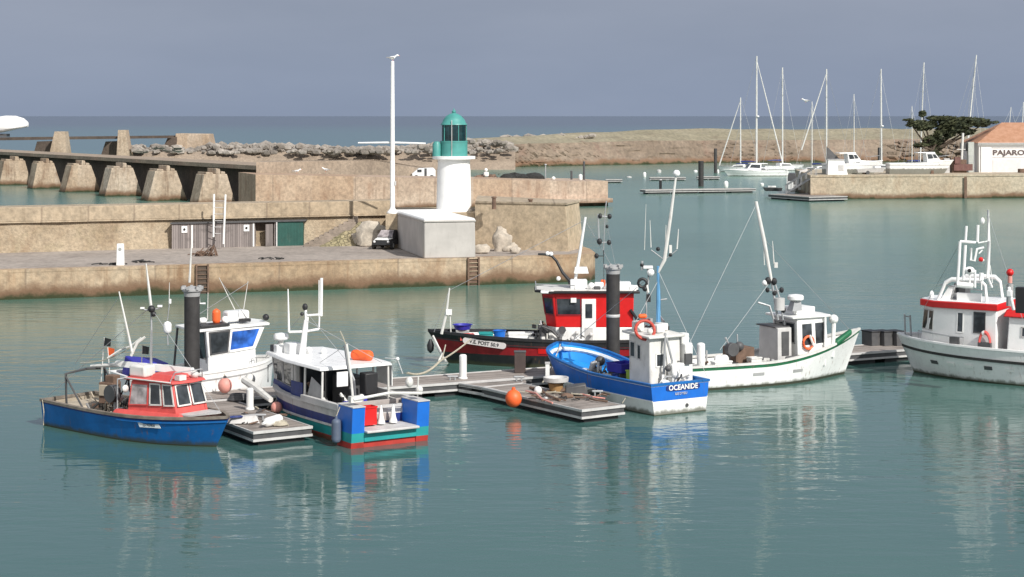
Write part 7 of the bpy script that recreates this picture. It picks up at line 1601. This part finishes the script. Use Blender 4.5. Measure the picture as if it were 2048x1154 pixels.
# flying bridge arch
mb = MB().use(WHITE2)
for s in (-1, 1):
    mb.tube([(2.3, s*1.1, zt+.25), (1.7, s*1.05, zt+1.0), (1.2, s*1.02, zt+1.15), (-1.1, s*1.02, zt+1.15), (-1.5, s*1.05, zt+.95), (-1.65, s*1.1, zt+.25)], [.11, .11, .1, .1, .1, .11], 8)
mb.hexa([(1.5, -1.0, zt+.25), (2.2, -1.0, zt+.25), (2.2, 1.0, zt+.25), (1.5, 1.0, zt+.25)], [(1.1, -.95, zt+.85), (1.5, -.95, zt+.85), (1.5, .95, zt+.85), (1.1, .95, zt+.85)]); mb.box((-.1, .85, zt+.42), (2.0, .08, .36)); mb.build('flybridge', Ff, bevel=.02)
mb = MB().use(GALV); mb.tube([(2.25, .95, zt+.9), (-1.5, .95, zt+.72)], .025, 6); mb.use(DGREY); mb.box((.6, .3, zt+.6), (.5, .7, .6)); mb.box((1.2, .2, zt+.75), (.1, .9, .4)); mb.use(WHITE2); mb.ball((3.3, .3, zt+.4), .16, 10); mb.cyl((3.3, .3, zt+.2), (3.3, .3, zt+.35), .08, n=8); mb.ball((2.5, -.6, zt+.42), .15, 10); mb.build_split('bridge_fitting', Ff)
def squeeze(objs, a, b):
    for o in objs:
        for v in o.data.vertices: v.co.x = a+v.co.x*b
squeeze(set(Ff.children)-F_BEFORE, 2.05+2.6*.53, .53)
D = 73.2; mb = MB().use(WHITE2)
mb.box(loc(Ff, W(1935, 572, D)), (1.5, .5, .16)) if False else None
mb.tube([W(1915, 568, D), W(1918, 525, D), W(1920, 483, D)], .06, 7); mb.tube([W(1927, 560, D), W(1931, 490, D)], .06, 7); mb.tube([W(1920, 483, D), W(1951, 485, D)], .06, 7); mb.tube([W(1931, 482, D), W(1933, 452, D)], .055, 7); mb.tube([W(1955, 484, D), W(1956, 450, D)], .06, 7); mb.tube([W(1913, 569, D), W(1945, 572, D)], .12, 8); mb.tube([W(1950, 575, D), W(1950, 540, D)], .05, 7); mb.tube([W(1942, 496, D), W(1942, 520, D), W(1949, 522, D), W(1954, 498, D), W(1968, 495, D)], .05, 7); mb.tube([W(1965, 500, D), W(1958, 507, D)], .03, 6); mb.tube([W(1976, 556, D), W(1978, 482, D), W(1976, 420, D)], [.07, .065, .04], 7); mb.tube([W(1978, 482, D), W(1956, 486, D)], .03, 6); mb.tube([W(1985, 566, D), W(1980, 530, D)], .02, 5); mb.tube([W(1976, 556, D), W(1984, 575, D)], .05, 6); mb.tube([W(1968, 520, D), W(1960, 522, D)], .05, 6)
mb.ball(W(1939, 541, D), .18, 12, (1.2, 1, .9)); mb.ball(W(1965, 442, D), .09, 8, (1, 1, 1.6)); mb.box(W(1963, 553, D), (.16, .12, .3)); mb.use(BLACK); mb.ball(W(1939, 541, D-.16), .08, 8); mb.use(RED); mb.ball(W(1962, 519, D), .1, 8); mb.use(WHITE2); mb.tube([W(1963, 560, D), W(1963, 580, D)], .03, 6); mb.tube([W(1939, 545, D), W(1940, 575, D)], .03, 6); mb.build('mast', Ff, world=True)
# after house and exhaust
F_BEFORE = set(Ff.children)
mb = MB().use(WHITE2); mb.hexa([(-6.0, -1.45, 1.2), (-3.1, -1.45, 1.2), (-3.1, 1.45, 1.2), (-6.0, 1.45, 1.2)], [(-6.0, -1.4, 2.75), (-3.2, -1.4, 2.75), (-3.2, 1.4, 2.75), (-6.0, 1.4, 2.75)]); mb.build('after_house', Ff, bevel=.05)
mb = MB().use(RED); mb.prism([(-6.2, -1.55), (-3.0, -1.55), (-2.75, 0), (-3.0, 1.55), (-6.2, 1.55)], 2.76, 3.05, [(-6.2, -1.4), (-3.1, -1.4), (-2.9, 0), (-3.1, 1.4), (-6.2, 1.4)]); mb.build('after_roof', Ff, bevel=.04)
window(Ff, [(-3.1, 1.45, 1.2), (-6.0, 1.45, 1.2), (-6.0, 1.4, 2.75), (-3.2, 1.4, 2.75)], .2, .75, .5, .75, GLASS, LGREY)
squeeze(set(Ff.children)-F_BEFORE, 4.75, 1)
mb = MB().use(GREY); mb.tube([W(2019, 612, 71.2), W(2020, 568, 71.2)], .13, 10); mb.use(RED); mb.ball(W(2020, 545, 71.2), .15, 10); mb.use(SALMON); mb.tube([W(2020, 566, 71.2), W(2020, 552, 71.2)], .09, 9); mb.build('exhaust_stack', Ff, world=True)
mb = MB().use(BLACK); p = loc(Ff, W(2046, 600, 69.8)); mb.box(p, (.5, .4, 1.0)); mb.use(WHITE2); mb.tube([p+Vector((.5, .2, .5)), p+Vector((.3, .2, -.4))], .07, 7); mb.box(p+Vector((.45, .25, .25)), (.2, .2, .25)); mb.build('deck_crane', Ff, bevel=.04)
F_BEFORE = set(Ff.children)
mb = MB().use(FRED); c = Vector((-1.75, 1.58, 1.65)); n_ = 14
mb.tube([c+Vector((.42*math.cos(math.pi*i/n_), 0, .42*math.sin(math.pi*i/n_))) for i in range(n_+1)], .09, 8); mb.use(WHITE); mb.tube([c+Vector((.42*math.cos(math.pi*i/n_), .012, .42*math.sin(math.pi*i/n_))) for i in range(5, 8)], .09, 8); mb.use(DGREY); mb.box(c+Vector((0, .0, -.12)), (1.0, .2, .26)); mb.build('lifebuoy', Ff)
mb = MB().use(DGREY); mb.box((.55, 1.75, 1.62), (.75, .12, .4)); mb.use(GALV); mb.tube([(4.0, .95, 1.3), (4.0, .95, 1.9), (.9, 1.75, 1.85), (-.2, 1.8, 1.85), (-.2, 1.8, 1.3)], .03, 6); mb.tube([(2.4, 1.55, 1.88), (2.4, 1.55, 1.3)], .025, 6); mb.build('side_rail', Ff)
squeeze(set(Ff.children)-F_BEFORE, 2.05+2.6*.53, .53)
mb = MB().use(GALV)
for a, b in (((1811, 680), (1809, 628)), ((1823, 685), (1820, 630))): mb.tube([W(*a, 77.4), W(*b, 77.4)], .04, 6)
mb.tube([W(1811, 632, 77.4), W(1821, 634, 77.4)], .03, 6); mb.use(GLASS); mb.build_split('bow_rail', Ff, world=True)

# ---------------------------------------------------------------- standing rigging
stays(A, [((303, 612, 63), (95, 793, 64.6)), ((303, 614, 63), (300, 735, 62.4)), ((302, 615, 63), (440, 822, 60.4)), ((240, 590, 63), (150, 728, 64.5))])
stays(Bt, [((440, 560, 69.8), (505, 652, 70.4)), ((497, 565, 69.8), (380, 640, 69.4))])
stays(Cc, [((611, 622, 64.6), (530, 716, 66.2)), ((611, 622, 64.6), (690, 718, 62.6)), ((612, 640, 64.6), (768, 728, 62.4)), ((692, 690, 60.8), (640, 725, 62.6))])
stays(Dd, [((1170, 440, 80), (900, 580, 79.6)), ((899, 578, 79.6), (868, 664, 79.6)), ((1170, 440, 80), (1250, 578, 80.4)), ((1210, 430, 80), (1240, 575, 80.6))])
stays(Oo, [((1316, 540, 68.6), (1135, 690, 72.4)), ((1316, 540, 68.6), (1415, 755, 66.9)), ((1317, 560, 68.6), (1265, 655, 67.9))])
stays(E, [((1513, 408, 74.4), (1362, 722, 72.2)), ((1530, 480, 74.4), (1700, 660, 77.2)), ((1543, 560, 74.4), (1440, 700, 73.0))])
stays(Ff, [((1977, 430, 73.2), (2046, 640, 71)), ((1918, 490, 73.2), (1850, 612, 75.6))])
